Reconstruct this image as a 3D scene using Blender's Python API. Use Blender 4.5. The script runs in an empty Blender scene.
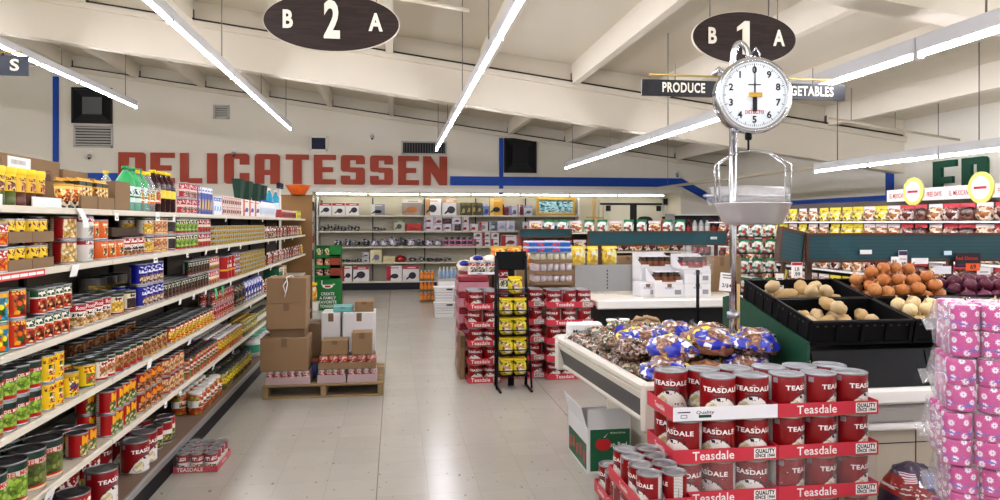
import bpy, bmesh, math, random
from mathutils import Vector, Matrix, noise
random.seed(7)
PI = math.pi
sc = bpy.context.scene
COL = sc.collection
# ---------------------------------------------------------------- view
TH = math.radians(8.3)
S_, C_ = math.sin(TH), math.cos(TH)
EYE = 1.6
def ray(px, py):
    r = (px - 500) / 720.; u = (223 - py) / 720.
    return (S_ + r * C_, C_ - r * S_, u)
def atz(px, py, z=0.):
    d = ray(px, py); t = (z - EYE) / d[2]
    return Vector((d[0] * t, d[1] * t, z))
def aty(px, py, Y):
    d = ray(px, py); t = Y / d[1]
    return Vector((d[0] * t, Y, EYE + d[2] * t))
def atx(px, py, X):
    d = ray(px, py); t = X / d[0]
    return Vector((X, d[1] * t, EYE + d[2] * t))
def yx(px, X):
    return atx(px, 223, X)[1]
cam_d = bpy.data.cameras.new('camera')
cam = bpy.data.objects.new('camera', cam_d)
COL.objects.link(cam)
cam.location = (0, 0, EYE)
cam.rotation_euler = (PI / 2, 0, -TH)
cam_d.sensor_width = 36
cam_d.lens = 36 * .72
cam_d.shift_y = -.027
cam_d.clip_end = 200
sc.camera = cam
sc.view_settings.view_transform = 'Standard'
sc.view_settings.look = 'None'
sc.view_settings.gamma = 1
sc.view_settings.use_curve_mapping = False
sc.view_settings.exposure = 0.32
# ---------------------------------------------------------------- materials
def lin(c):
    if isinstance(c, str):
        c = tuple(int(c[i:i + 2], 16) for i in (0, 2, 4))
    return tuple(((v / 255) / 12.92 if v / 255 <= .04045 else ((v / 255 + .055) / 1.055) ** 2.4) for v in c) + (1.,)
MATS = {}
def mat(name, col=None, rough=.5, metal=0., emit=0., bump=0., bscale=40., var=0., vscale=8., trans=0., alpha=1., spec=.32):
    if name in MATS: return MATS[name]
    m = bpy.data.materials.new(name); m.use_nodes = True
    nt = m.node_tree; b = nt.nodes['Principled BSDF']
    c = lin(col)
    b.inputs['Base Color'].default_value = c
    b.inputs['Roughness'].default_value = rough
    b.inputs['Metallic'].default_value = metal
    b.inputs['Specular IOR Level'].default_value = spec
    if trans: b.inputs['Transmission Weight'].default_value = trans
    if alpha < 1: b.inputs['Alpha'].default_value = alpha
    if emit:
        b.inputs['Emission Color'].default_value = c
        b.inputs['Emission Strength'].default_value = emit
    if bump or var:
        tc = nt.nodes.new('ShaderNodeTexCoord')
        nz = nt.nodes.new('ShaderNodeTexNoise'); nz.inputs['Scale'].default_value = vscale if var else bscale
        nz.inputs['Detail'].default_value = 3
        nt.links.new(tc.outputs['Object'], nz.inputs['Vector'])
        if var:
            mx = nt.nodes.new('ShaderNodeMix'); mx.data_type = 'RGBA'
            mx.inputs[6].default_value = tuple(v * (1 - var) for v in c[:3]) + (1,)
            mx.inputs[7].default_value = tuple(min(1, v * (1 + var * .6)) for v in c[:3]) + (1,)
            nt.links.new(nz.outputs['Fac'], mx.inputs[0])
            nt.links.new(mx.outputs[2], b.inputs['Base Color'])
        if bump:
            n2 = nz
            if var:
                n2 = nt.nodes.new('ShaderNodeTexNoise'); n2.inputs['Scale'].default_value = bscale
                nt.links.new(tc.outputs['Object'], n2.inputs['Vector'])
            bp = nt.nodes.new('ShaderNodeBump'); bp.inputs['Strength'].default_value = bump
            bp.inputs['Distance'].default_value = .01
            nt.links.new(n2.outputs['Fac'], bp.inputs['Height'])
            nt.links.new(bp.outputs['Normal'], b.inputs['Normal'])
    MATS[name] = m
    return m
class E:
    """a small expression over shader math nodes"""
    def __init__(s, nt, k): s.nt = nt; s.k = k
    def op(s, o, *xs):
        n = s.nt.nodes.new('ShaderNodeMath'); n.operation = o
        for i, x in enumerate((s,) + xs):
            if isinstance(x, E): s.nt.links.new(x.k, n.inputs[i])
            else: n.inputs[i].default_value = x
        return E(s.nt, n.outputs[0])
    def __add__(s, x): return s.op('ADD', x)
    def __sub__(s, x): return s.op('SUBTRACT', x)
    def __mul__(s, x): return s.op('MULTIPLY', x)
    def __truediv__(s, x): return s.op('DIVIDE', x)
    def lt(s, x): return s.op('LESS_THAN', x)
    def gt(s, x): return s.op('GREATER_THAN', x)
    def abs(s): return s.op('ABSOLUTE')
    def sin(s): return s.op('SINE')
    def pw(s, x): return s.op('POWER', x)
    def fr(s): return s.op('FRACT')
    def btw(s, a, b): return s.gt(a) * s.lt(b)
class Lab:
    """a printed surface: colour layers masked one over the other"""
    def __init__(s, name, rough=.35):
        s.m = bpy.data.materials.new(name); s.m.use_nodes = True
        s.nt = s.m.node_tree; s.b = s.nt.nodes['Principled BSDF']
        s.b.inputs['Roughness'].default_value = rough; s.b.inputs['Specular IOR Level'].default_value = .32
        s.deep = 1.35 if name.startswith('lab_') else 1.
        tc = s.nt.nodes.new('ShaderNodeTexCoord'); s.vec = tc.outputs['Object']
        sp = s.nt.nodes.new('ShaderNodeSeparateXYZ'); s.nt.links.new(s.vec, sp.inputs[0])
        s.x, s.y, s.z = (E(s.nt, sp.outputs[i]) for i in range(3))
        s.out = None
        MATS[name] = s.m
    def ang(s): return s.y.op('ARCTAN2', s.x)
    def comb(s, x, y, z=0.):
        n = s.nt.nodes.new('ShaderNodeCombineXYZ')
        for i, v in enumerate((x, y, z)):
            if isinstance(v, E): s.nt.links.new(v.k, n.inputs[i])
            else: n.inputs[i].default_value = v
        return n.outputs[0]
    def rgb(s, c):
        n = s.nt.nodes.new('ShaderNodeRGB'); n.outputs[0].default_value = tuple(v ** s.deep for v in lin(c)); return n.outputs[0]
    def base(s, c): s.out = s.rgb(c) if isinstance(c, (str, tuple)) else c
    def over(s, mask, c):
        n = s.nt.nodes.new('ShaderNodeMix'); n.data_type = 'RGBA'
        if isinstance(mask, E): s.nt.links.new(mask.k, n.inputs[0])
        else: n.inputs[0].default_value = mask
        s.nt.links.new(s.out, n.inputs[6])
        s.nt.links.new(s.rgb(c) if isinstance(c, (str, tuple)) else c, n.inputs[7])
        s.out = n.outputs[2]
    def noise(s, vec, scale, det=1.):
        n = s.nt.nodes.new('ShaderNodeTexNoise'); n.inputs['Scale'].default_value = scale
        n.inputs['Detail'].default_value = det
        s.nt.links.new(vec, n.inputs['Vector']); return E(s.nt, n.outputs['Fac'])
    def cells(s, vec, scale, cols):
        """rounded lumps (beans, peas) of the given colours"""
        n = s.nt.nodes.new('ShaderNodeTexVoronoi'); n.inputs['Scale'].default_value = scale
        s.nt.links.new(vec, n.inputs['Vector'])
        sp = s.nt.nodes.new('ShaderNodeSeparateColor'); s.nt.links.new(n.outputs['Color'], sp.inputs[0])
        r = s.nt.nodes.new('ShaderNodeValToRGB'); r.color_ramp.interpolation = 'CONSTANT'
        while len(r.color_ramp.elements) < len(cols): r.color_ramp.elements.new(.5)
        for i, c in enumerate(cols):
            r.color_ramp.elements[i].position = i / len(cols); r.color_ramp.elements[i].color = tuple(v ** s.deep for v in lin(c))
        s.nt.links.new(sp.outputs[0], r.inputs[0])
        return r.outputs[0], E(s.nt, n.outputs['Distance'])
    def done(s):
        s.nt.links.new(s.out, s.b.inputs['Base Color']); return s.m
# ---------------------------------------------------------------- mesh builder
class MB:
    def __init__(s): s.v = []; s.f = []; s.mi = []; s.sm = []; s.mats = []
    def add(s, vs, fs, m, smooth=False, M=None):
        if m not in s.mats: s.mats.append(m)
        k = s.mats.index(m); o = len(s.v)
        s.v += [tuple(M @ Vector(p)) for p in vs] if M is not None else [tuple(p) for p in vs]
        for f in fs:
            s.f.append([o + i for i in f]); s.mi.append(k); s.sm.append(smooth)
        return s
    def box(s, x0, x1, y0, y1, z0, z1, m, M=None, bev=0.):
        if x0 > x1: x0, x1 = x1, x0
        if y0 > y1: y0, y1 = y1, y0
        if z0 > z1: z0, z1 = z1, z0
        bev = min(bev, .45 * min(x1 - x0, y1 - y0, z1 - z0))
        if bev <= 0:
            v = [(x, y, z) for x in (x0, x1) for y in (y0, y1) for z in (z0, z1)]
            return s.add(v, [(0, 1, 3, 2), (4, 6, 7, 5), (0, 4, 5, 1), (2, 3, 7, 6), (0, 2, 6, 4), (1, 5, 7, 3)], m, False, M)
        c = ((x0 + x1) / 2, (y0 + y1) / 2, (z0 + z1) / 2); h = ((x1 - x0) / 2, (y1 - y0) / 2, (z1 - z0) / 2)
        v = []; idx = {}
        for sx in (-1, 1):
            for sy in (-1, 1):
                for sz in (-1, 1):
                    for a in range(3):
                        sg = (sx, sy, sz)
                        v.append(tuple(c[i] + sg[i] * (h[i] if i == a else h[i] - bev) for i in range(3)))
                        idx[(sx, sy, sz, a)] = len(v) - 1
        fs = []
        for a in range(3):
            b, d = [i for i in range(3) if i != a]
            for sg in (-1, 1):
                q = []
                for p, r in ((-1, -1), (1, -1), (1, 1), (-1, 1)):
                    k = [0, 0, 0]; k[a] = sg; k[b] = p; k[d] = r; q.append(idx[tuple(k) + (a,)])
                fs.append(q)
            for p in (-1, 1):
                for r in (-1, 1):
                    k0 = [0, 0, 0]; k0[a] = -1; k0[b] = p; k0[d] = r
                    k1 = list(k0); k1[a] = 1
                    fs.append([idx[tuple(k0) + (b,)], idx[tuple(k1) + (b,)], idx[tuple(k1) + (d,)], idx[tuple(k0) + (d,)]])
        for sx in (-1, 1):
            for sy in (-1, 1):
                for sz in (-1, 1):
                    fs.append([idx[(sx, sy, sz, a)] for a in range(3)])
        return s.add(v, fs, m, False, M)
    def lathe(s, prof, seg, m, M=None, smooth=True, capb=True, capt=True):
        v = []; f = []; n = len(prof)
        for r, z in prof:
            for k in range(seg):
                a = 2 * PI * k / seg; v.append((r * math.cos(a), r * math.sin(a), z))
        for i in range(n - 1):
            for k in range(seg):
                k2 = (k + 1) % seg
                f.append((i * seg + k, i * seg + k2, (i + 1) * seg + k2, (i + 1) * seg + k))
        s.add(v, f, m, smooth, M)
        if capb and prof[0][0] > 1e-6: s.add(v[:seg], [list(range(seg))[::-1]], m, False, M)
        if capt and prof[-1][0] > 1e-6: s.add(v[-seg:], [list(range(seg))], m, False, M)
        return s
    def tube(s, pts, r, m, seg=8, M=None, rs=None, caps=True):
        pts = [Vector(p) for p in pts]; n = len(pts); v = []; f = []
        up = Vector((0, 0, 1)); prev = None
        for i, p in enumerate(pts):
            t = (pts[min(i + 1, n - 1)] - pts[max(i - 1, 0)]).normalized()
            if prev is None:
                a = t.cross(up) if abs(t.dot(up)) < .95 else t.cross(Vector((1, 0, 0)))
            else: a = prev - t * prev.dot(t)
            a.normalize(); b = t.cross(a); prev = a
            rr = rs[i] if rs else r
            for k in range(seg):
                q = 2 * PI * k / seg
                v.append(p + (a * math.cos(q) + b * math.sin(q)) * rr)
        for i in range(n - 1):
            for k in range(seg):
                k2 = (k + 1) % seg
                f.append((i * seg + k, i * seg + k2, (i + 1) * seg + k2, (i + 1) * seg + k))
        if caps: f += [list(range(seg))[::-1], list(range((n - 1) * seg, n * seg))]
        return s.add(v, f, m, True, M)
    def prism(s, poly, d0, d1, m, M=None, smooth=False):
        """polygon in x,z extruded along y from d0 to d1"""
        n = len(poly)
        v = [(p[0], d0, p[1]) for p in poly] + [(p[0], d1, p[1]) for p in poly]
        f = [list(range(n)), list(range(n, 2 * n))[::-1]]
        s.add(v, f, m, False, M)
        return s.add(v, [(i, (i + 1) % n, n + (i + 1) % n, n + i) for i in range(n)], m, smooth, M)
    def text(s, body, size, m, M=None, ext=.001, bold=0., sx=1., width=None, wrap=None, align='CENTER'):
        """lettering in the x,z plane facing -y, centred; or wrapped on a cylinder of radius WRAP whose front is +x"""
        vs, fs = glyphs(body, ext, bold, align)
        if not vs: return s
        k = size
        if width:
            w = max(p[0] for p in vs) - min(p[0] for p in vs); kx = width / w
        else: kx = size * sx
        out = []
        for x, y, z in vs:
            X, Z, D = x * kx, y * k, z
            if wrap: a = X / wrap; R = wrap + .0007 + D; out.append((R * math.cos(a), R * math.sin(a), Z))
            else: out.append((X, -D, Z))
        return s.add(out, fs, m, False, M)
    def ellipsoid(s, c, r, m, seg=16, rings=10, fn=None, M=None, smooth=True):
        v = []; f = []
        for i in range(rings + 1):
            t = PI * i / rings
            for k in range(seg):
                a = 2 * PI * k / seg
                d = Vector((math.sin(t) * math.cos(a), math.sin(t) * math.sin(a), math.cos(t)))
                q = fn(d) if fn else d
                v.append((c[0] + q[0] * r[0], c[1] + q[1] * r[1], c[2] + q[2] * r[2]))
        for i in range(rings):
            for k in range(seg):
                k2 = (k + 1) % seg
                f.append((i * seg + k, (i + 1) * seg + k, (i + 1) * seg + k2, i * seg + k2))
        return s.add(v, f, m, smooth, M)
    def mesh(s, name):
        me = bpy.data.meshes.new(name)
        me.from_pydata(s.v, [], s.f)
        for m in s.mats: me.materials.append(m)
        me.polygons.foreach_set('material_index', s.mi)
        me.polygons.foreach_set('use_smooth', s.sm)
        bm = bmesh.new(); bm.from_mesh(me)
        bmesh.ops.remove_doubles(bm, verts=bm.verts, dist=1e-6)
        bmesh.ops.recalc_face_normals(bm, faces=bm.faces)
        bm.to_mesh(me); bm.free(); me.update()
        return me
    def build(s, name, parent=None, loc=None, rotz=0.):
        o = bpy.data.objects.new(name, s.mesh(name)); COL.objects.link(o)
        if parent is not None: o.parent = parent
        if loc is not None: o.location = loc
        if rotz: o.rotation_euler = (0, 0, rotz)
        return o
_gl = {}
def glyphs(body, ext, bold, align):
    key = (body, ext, bold, align)
    if key in _gl: return _gl[key]
    cu = bpy.data.curves.new('lettering', 'FONT')
    cu.body = body; cu.align_x = align; cu.align_y = 'CENTER'; cu.size = 1.
    cu.offset = bold; cu.resolution_u = 3; cu.space_character = 1. + bold * 3
    o = bpy.data.objects.new('lettering', cu); COL.objects.link(o)
    dg = bpy.context.evaluated_depsgraph_get(); dg.update()
    me = bpy.data.meshes.new_from_object(o.evaluated_get(dg))
    vs = [tuple(v.co) for v in me.vertices]; fs = [list(p.vertices) for p in me.polygons]
    bpy.data.objects.remove(o); bpy.data.curves.remove(cu); bpy.data.meshes.remove(me)
    if ext:      # thin raised letters: the same outline pushed out
        n = len(vs)
        vs = [(x, y, ext) for x, y, z in vs] 
    _gl[key] = (vs, fs)
    return _gl[key]
def tag(o, label, cat, group=None, kind=None):
    if label: o['label'] = label
    if cat: o['category'] = cat
    if group: o['group'] = group
    if kind: o['kind'] = kind
    return o
def thing(name, label, cat, loc=(0, 0, 0), rotz=0., group=None):
    o = bpy.data.objects.new(name, None); COL.objects.link(o)
    o.location = loc; o.rotation_euler = (0, 0, rotz); o.empty_display_size = .1
    return tag(o, label, cat, group)
def struct(o):
    o['kind'] = 'structure'; return o
KIDS = {}
def dup(root, loc, rotz=None, label=None, group=None):
    if root.name not in KIDS:
        KIDS[root.name] = [(c, list(c.children)) for c in root.children]
    r = root.copy(); COL.objects.link(r); r.location = loc
    if rotz is not None: r.rotation_euler = (0, 0, rotz)
    if label: r['label'] = label
    if group: r['group'] = group
    for c, gs in KIDS[root.name]:
        k = c.copy(); COL.objects.link(k); k.parent = r
        for g in gs:
            q = g.copy(); COL.objects.link(q); q.parent = k
    return r
class Proto:
    """first use moves the source itself, later uses copy it"""
    def __init__(s, root): s.root = root; s.used = False
    def put(s, loc, rotz=0., label=None, group=None):
        if not s.used:
            s.used = True; o = s.root; o.location = loc; o.rotation_euler = (0, 0, rotz)
            if label: o['label'] = label
            if group: o['group'] = group
            KIDS[o.name] = [(c, list(c.children)) for c in o.children]
            return o
        return dup(s.root, loc, rotz, label, group)
ORD = ['', 'first', 'second', 'third', 'fourth', 'fifth', 'sixth', 'seventh', 'eighth', 'ninth', 'tenth', 'eleventh', 'twelfth', 'thirteenth', 'fourteenth',
       'fifteenth', 'sixteenth', 'seventeenth', 'eighteenth', 'nineteenth', 'twentieth']
TENS = {20: 'twenty', 30: 'thirty', 40: 'forty', 50: 'fifty', 60: 'sixty'}
def ordn(n):
    if n <= 20: return ORD[n]
    t, u = n // 10 * 10, n % 10
    return TENS[t][:-1] + 'ieth' if u == 0 else TENS[t] + '-' + ORD[u]
def layer_word(k, n):
    if n == 1: return ''
    if k == 0: return 'bottom'
    if k == n - 1: return 'top'
    return 'middle' if n == 3 else ORD[k + 1]
# ================================================================ the room
WY = 17.30          # back wall
WX = 8.4            # wall on the produce side
LX = -9.6
FY = -7.5           # shop front, behind the camera
def roof(x): return 4.08 - .132 * x
M_wall = mat('wall_paint', 'E3DECF', .75, var=.05, vscale=1.2)
M_ceil = mat('ceiling_paint', 'D9D0BD', .85, var=.05, vscale=.8)
M_beam = mat('beam_paint', 'DBD3C1', .8, var=.04, vscale=1.5)
M_blue = mat('blue_stripe', '1246A8', .5)
M_shade = mat('dark_shade_strip', '2A2622', .7)  # dark tone standing in for shade along beams and back wall top
M_white = mat('white_enamel', 'EDEBE4', .35)
M_black = mat('black_paint', '0B0B0D', .5, spec=.15)
M_chrome = mat('chrome', 'C9CCD0', .18, 1.)
M_steel = mat('brushed_steel', 'A7A9AB', .35, 1.)
M_cream = mat('cream_enamel', 'DCD5C3', .45)
# floor: pale vinyl tiles, worn
F = Lab('floor_tiles', .22)
F.base('ABA69A')
n1 = F.noise(F.vec, .7, 4.); n2 = F.noise(F.vec, 9., 5.)
F.over((n1 - .3) * .35, '959085')
F.over((n2 - .35) * .4, 'BBB6AB')
tl = .3048
gx = ((F.x + .11) / tl).fr(); gy = (F.y / tl).fr()
tn = F.nt.nodes.new('ShaderNodeTexWhiteNoise'); tn.noise_dimensions = '2D'
F.nt.links.new(F.comb(((F.x + .11) / tl).op('FLOOR'), (F.y / tl).op('FLOOR')), tn.inputs['Vector'])
F.over(E(F.nt, tn.outputs['Value']) * .18, '8C887D')
F.over((gx.lt(.012) + gy.lt(.012)) * .26, '6E675C')
# long darker joints every five tiles
F.over(((F.x + .11) / (tl * 5)).fr().lt(.004) * .7, '5B554C')
sp = F.noise(F.comb(F.x * 1., F.y * .45), 26., 2.)
F.over(sp.gt(.71) * .55, '554D42')
sm_ = F.noise(F.comb(F.x * 3., F.y * .5), 5., 3.)
F.over(sm_.gt(.74) * .2, '6A6256')
F.done()
F.b.inputs['Roughness'].default_value = .22
F.b.inputs['Specular IOR Level'].default_value = .45
o = MB().box(LX - .2, WX + .2, FY, WY + 1., -.1, 0, F.m).build('floor'); struct(o)
# roof deck (slopes down to the produce side)
def slope_slab(x0, x1, y0, y1, dz0, dz1, m, name, parent=None):
    b = MB()
    v = [(x, y, roof(x) + dz) for x in (x0, x1) for y in (y0, y1) for dz in (dz0, dz1)]
    b.add(v, [(0, 1, 3, 2), (4, 6, 7, 5), (0, 4, 5, 1), (2, 3, 7, 6), (0, 2, 6, 4), (1, 5, 7, 3)], m)
    return b.build(name, parent)
struct(slope_slab(LX - .2, WX + .2, FY - .2, WY + .4, .34, .5, M_ceil, 'ceiling'))
n = 0
for by in (-2.2, 4.45, 10.9):
    n += 1
    b = MB()
    for (dz0, dz1, y0, y1) in ((-.54, .34, by, by + .24), (-.03, .05, by - .07, by), (-.03, .05, by + .24, by + .31)):
        v = [(x, y, roof(x) + dz) for x in (LX, WX) for y in (y0, y1) for dz in (dz0, dz1)]
        b.add(v, [(0, 1, 3, 2), (4, 6, 7, 5), (0, 4, 5, 1), (2, 3, 7, 6), (0, 2, 6, 4), (1, 5, 7, 3)], M_beam)
    struct(b.build('beam_%d' % n))
b = MB()
v = [(x, y, roof(x) + dz) for x in (LX, WX) for y in (WY - .08, WY) for dz in (-.04, .06)]
b.add(v, [(0, 1, 3, 2), (4, 6, 7, 5), (0, 4, 5, 1), (2, 3, 7, 6), (0, 2, 6, 4), (1, 5, 7, 3)], M_beam)
struct(b.build('trim_1'))
# thin dark tubes added as the shade line under the deck edge
for (y_, lb) in ((4.36, 'dark strip standing in for shade along the beam over the shop middle'), (10.81, 'dark strip standing in for shade along the beam before the back wall'), (WY - .10, 'dark strip standing in for shade along the top of the back wall')):
    tag(MB().tube([(LX + .1, y_, roof(LX + .1) + .062), (WX - .1, y_, roof(WX - .1) + .062)], .012, M_shade, 6).build('shade_strip'), lb, 'shade strip')
# purlins between the beams, on hangers
M_hang = mat('hanger_steel', '5B564D', .6, .3)
bays = ((-1.96, 4.45), (4.69, 10.9), (11.14, WY))
k = 0
for (y0, y1) in bays:
    x = -8.6
    while x < WX:
        k += 1
        b = MB()
        v = [(xx, y, roof(x) + dz) for xx in (x - .055, x + .055) for y in (y0, y1) for dz in (.03, .36)]
        b.add(v, [(0, 1, 3, 2), (4, 6, 7, 5), (0, 4, 5, 1), (2, 3, 7, 6), (0, 2, 6, 4), (1, 5, 7, 3)], M_beam)
        for yy in (y0, y1 - .06):
            b.box(x - .063, x - .056, yy, yy + .06, roof(x) + .02, roof(x) + .2, M_hang)
            b.box(x + .056, x + .063, yy, yy + .06, roof(x) + .02, roof(x) + .2, M_hang)
        struct(b.build('beam_%d' % (n + k)))
        x += 1.42
# walls
RL, RR, RT = -1.95, 7.13, 2.36      # the deli recess
b = MB()
b.prism([(LX, 0), (RL, 0), (RL, RT), (RR, RT), (RR, 0), (WX + .2, 0), (WX + .2, roof(WX) + .34), (LX, roof(LX) + .34)], WY, WY + .15, M_wall)
struct(b.build('wall_back'))
M_rec = mat('recess_paint', 'E6DFCB', .7, var=.04, vscale=1.)
b = MB()
b.box(RL - .1, RR + .1, WY + .95, WY + 1.05, 0, RT + .2, M_rec)
b.box(RL - .1, RL, WY + .15, WY + .95, 0, RT + .2, M_rec)
b.box(RR, RR + .1, WY + .15, WY + .95, 0, RT + .2, M_rec)
b.box(RL - .1, RR + .1, WY + .15, WY + .95, RT + .05, RT + .2, M_rec)
struct(b.build('wall_recess'))
struct(MB().prism([(-FY * -1, 0)] and [(FY, 0), (WY, 0), (WY, roof(WX) + .4), (FY, roof(WX) + .4)], WX, WX + .15, M_wall, Matrix(((0, 1, 0, 0), (1, 0, 0, 0), (0, 0, 1, 0), (0, 0, 0, 1)))).build('wall_right'))
struct(MB().box(LX - .15, LX, FY, WY, 0, roof(LX) + .4, M_wall).build('wall_left'))
# the shop front behind the camera: piers, header, panes
b = MB()
b.prism([(LX, 2.7), (WX, 2.7), (WX, roof(WX) + .4), (LX, roof(LX) + .4)], FY - .15, FY, M_wall)
b.box(LX, WX, FY - .15, FY, 0, .5, M_wall)
for x in (LX, -5.2, -.8, 3.6, WX - .3): b.box(x, x + .3, FY - .15, FY, .5, 2.7, M_wall)
struct(b.build('wall_front'))
M_glass = mat('window_glass', 'FFFFFF', .02, trans=1., spec=.3)
for i, (x0, x1) in enumerate(((LX + .3, -5.2), (-4.9, -.8), (-.5, 3.6), (3.9, WX - .3))):
    struct(MB().box(x0, x1, FY - .08, FY - .07, .5, 2.7, M_glass).build('window_%d' % (i + 1)))
# soffit lip above the deli shelving and the painted stripe
struct(MB().box(RL, RR, WY - .06, WY + .15, RT - .02, RT + .07, M_white).build('trim_2'))
b = MB()
b.box(-.02 + 1.33, 7.16, WY - .008, WY, 2.505, 2.725, M_blue)
b.prism([(7.155, 2.505), (7.155, 2.725), (8.4, 2.08), (8.4, 1.87)], WY - .009, WY, M_blue)
struct(b.build('trim_3'))
struct(MB().box(WX - .008, WX, 11.2, WY, 1.88, 2.08, M_blue).build('trim_4'))
struct(MB().box(WX - .03, WX, 11.15, 11.33, 0, 2.62, M_blue).build('trim_5'))
struct(MB().box(-7.53, -7.41, WY - .03, WY, 0, 4.86, M_blue).build('trim_6'))
struct(MB().box(2.50, 2.60, WY - .03, WY, 2.28, 3.66, M_blue).build('trim_7'))
struct(MB().box(-7.41, -6.15, WY - .008, WY, 2.505, 2.725, M_blue).build('trim_8'))
# ---- things on the back wall
M_dark = mat('dark_void', '0A0A0C', .5)
M_blind = mat('grey_board', '5A5C60', .6)
def wall_opening(x0, x1, z0, z1, label, slat=True):
    t = thing('wall_opening', label, 'wall opening', ((x0 + x1) / 2, WY, (z0 + z1) / 2))
    w, h = (x1 - x0) / 2, (z1 - z0) / 2
    f = MB()
    for a in ((-w, w, h - .04, h), (-w, w, -h, -h + .04), (-w, -w + .04, -h, h), (w - .04, w, -h, h)):
        f.box(a[0], a[1], -.05, .0, a[2], a[3], M_dark)
    f.build('frame', t)
    MB().box(-w + .04, w - .04, -.012, -.002, -h + .04, h - .04, M_dark).build('back_panel', t)
    g = MB()
    q = .48
    for sx in (-1, 1):
        g.add([(sx * (w - .04), -.045, -h + .04), (sx * (w - .04), -.045, h - .04), (sx * w * q, -.014, h * q), (sx * w * q, -.014, -h * q)], [(0, 1, 2, 3)], M_black)
    g.build('splay', t)
    MB().box(-w * q, w * q, -.03, -.014, -h * q, h * q, M_blind if slat else M_dark).build('inner_hatch', t)
    return t
wall_opening(-7.14, -6.29, 3.83, 4.63, 'square black opening with grey hatch above slatted grille')
wall_opening(2.62, 3.42, 2.82, 3.66, 'square black duct opening beside the blue upright', False)
M_grille = mat('grille_grey', 'B9B7B0', .5)
def grille(x0, x1, z0, z1, n, label, m, vert=False):
    t = thing('wall_grille', label, 'vent grille', ((x0 + x1) / 2, WY, (z0 + z1) / 2))
    w, h = (x1 - x0) / 2, (z1 - z0) / 2
    f = MB()
    for a in ((-w, w, h - .035, h), (-w, w, -h, -h + .035), (-w, -w + .035, -h, h), (w - .035, w, -h, h)):
        f.box(a[0], a[1], -.04, -.001, a[2], a[3], M_grille)
    f.build('frame', t)
    MB().box(-w + .035, w - .035, -.008, -.001, -h + .035, h - .035, M_dark).build('backing', t)
    s = MB()
    for i in range(n):
        if vert:
            x = -w + .035 + (2 * w - .07) * (i + .5) / n; s.box(x - .008, x + .008, -.03, -.01, -h + .035, h - .035, m)
        else:
            z = -h + .035 + (2 * h - .07) * (i + .5) / n
            s.add([(-w + .035, -.035, z - .02), (w - .035, -.035, z - .02), (w - .035, -.01, z + .022), (-w + .035, -.01, z + .022)], [(0, 1, 2, 3)], m)
    s.build('louver', t)
grille(-7.10, -6.28, 3.29, 3.80, 7, 'white slatted grille directly below the square black opening', M_grille)
grille(.15, 1.23, 3.23, 3.55, 16, 'wide dark louvered vent above the last red letters', M_blind, True)
grille(-4.12, -3.77, 3.99, 4.31, 5, 'small pale square vent high on wall, close to ceiling', M_grille)
t = thing('wall_hatch', 'small dark blue square pane in a white frame', 'wall hatch', (-1.77, WY, 3.46))
f = MB()
for a in ((-.2, .2, .135, .175), (-.2, .2, -.175, -.135), (-.2, -.16, -.175, .175), (.16, .2, -.175, .175)): f.box(a[0], a[1], -.03, -.001, a[2], a[3], M_white)
f.build('frame', t); MB().box(-.16, .16, -.012, -.002, -.135, .135, mat('navy_pane', '101A38', .25)).build('pane', t)
def security_camera(loc, label):
    t = thing('security_camera', label, 'security camera', loc)
    t.scale = (.62, .62, .62)
    MB().box(-.05, .05, -.02, -.001, .02, .14, M_white, bev=.008).build('bracket', t)
    MB().tube([(0, -.01, .09), (0, -.09, .06), (0, -.12, .0)], .018, M_white).build('arm', t)
    b = MB(); R = Matrix.Translation((0, -.13, -.05)) @ Matrix.Rotation(.5, 4, 'X')
    b.ellipsoid((0, 0, 0), (.075, .075, .075), M_steel, M=R); b.build('head', t)
    b = MB(); b.lathe([(.0, -.0), (.038, .0), (.038, .03), (.03, .03), (.028, .01)], 14, M_black, R @ Matrix.Translation((0, -.05, -.05)) @ Matrix.Rotation(PI / 2 + .8, 4, 'X')); b.build('lens', t)
security_camera((-.53, WY, 3.66), 'grey security camera above the red letters, by the louvered vent')
security_camera((-6.75, WY, 3.12), 'small security camera beneath the slatted grille')
security_camera((-3.66, WY, 3.22), 'small security camera above the red letter I')
security_camera((7.0, WY, 2.85), 'small security camera above the bend of the blue stripe')
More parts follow.
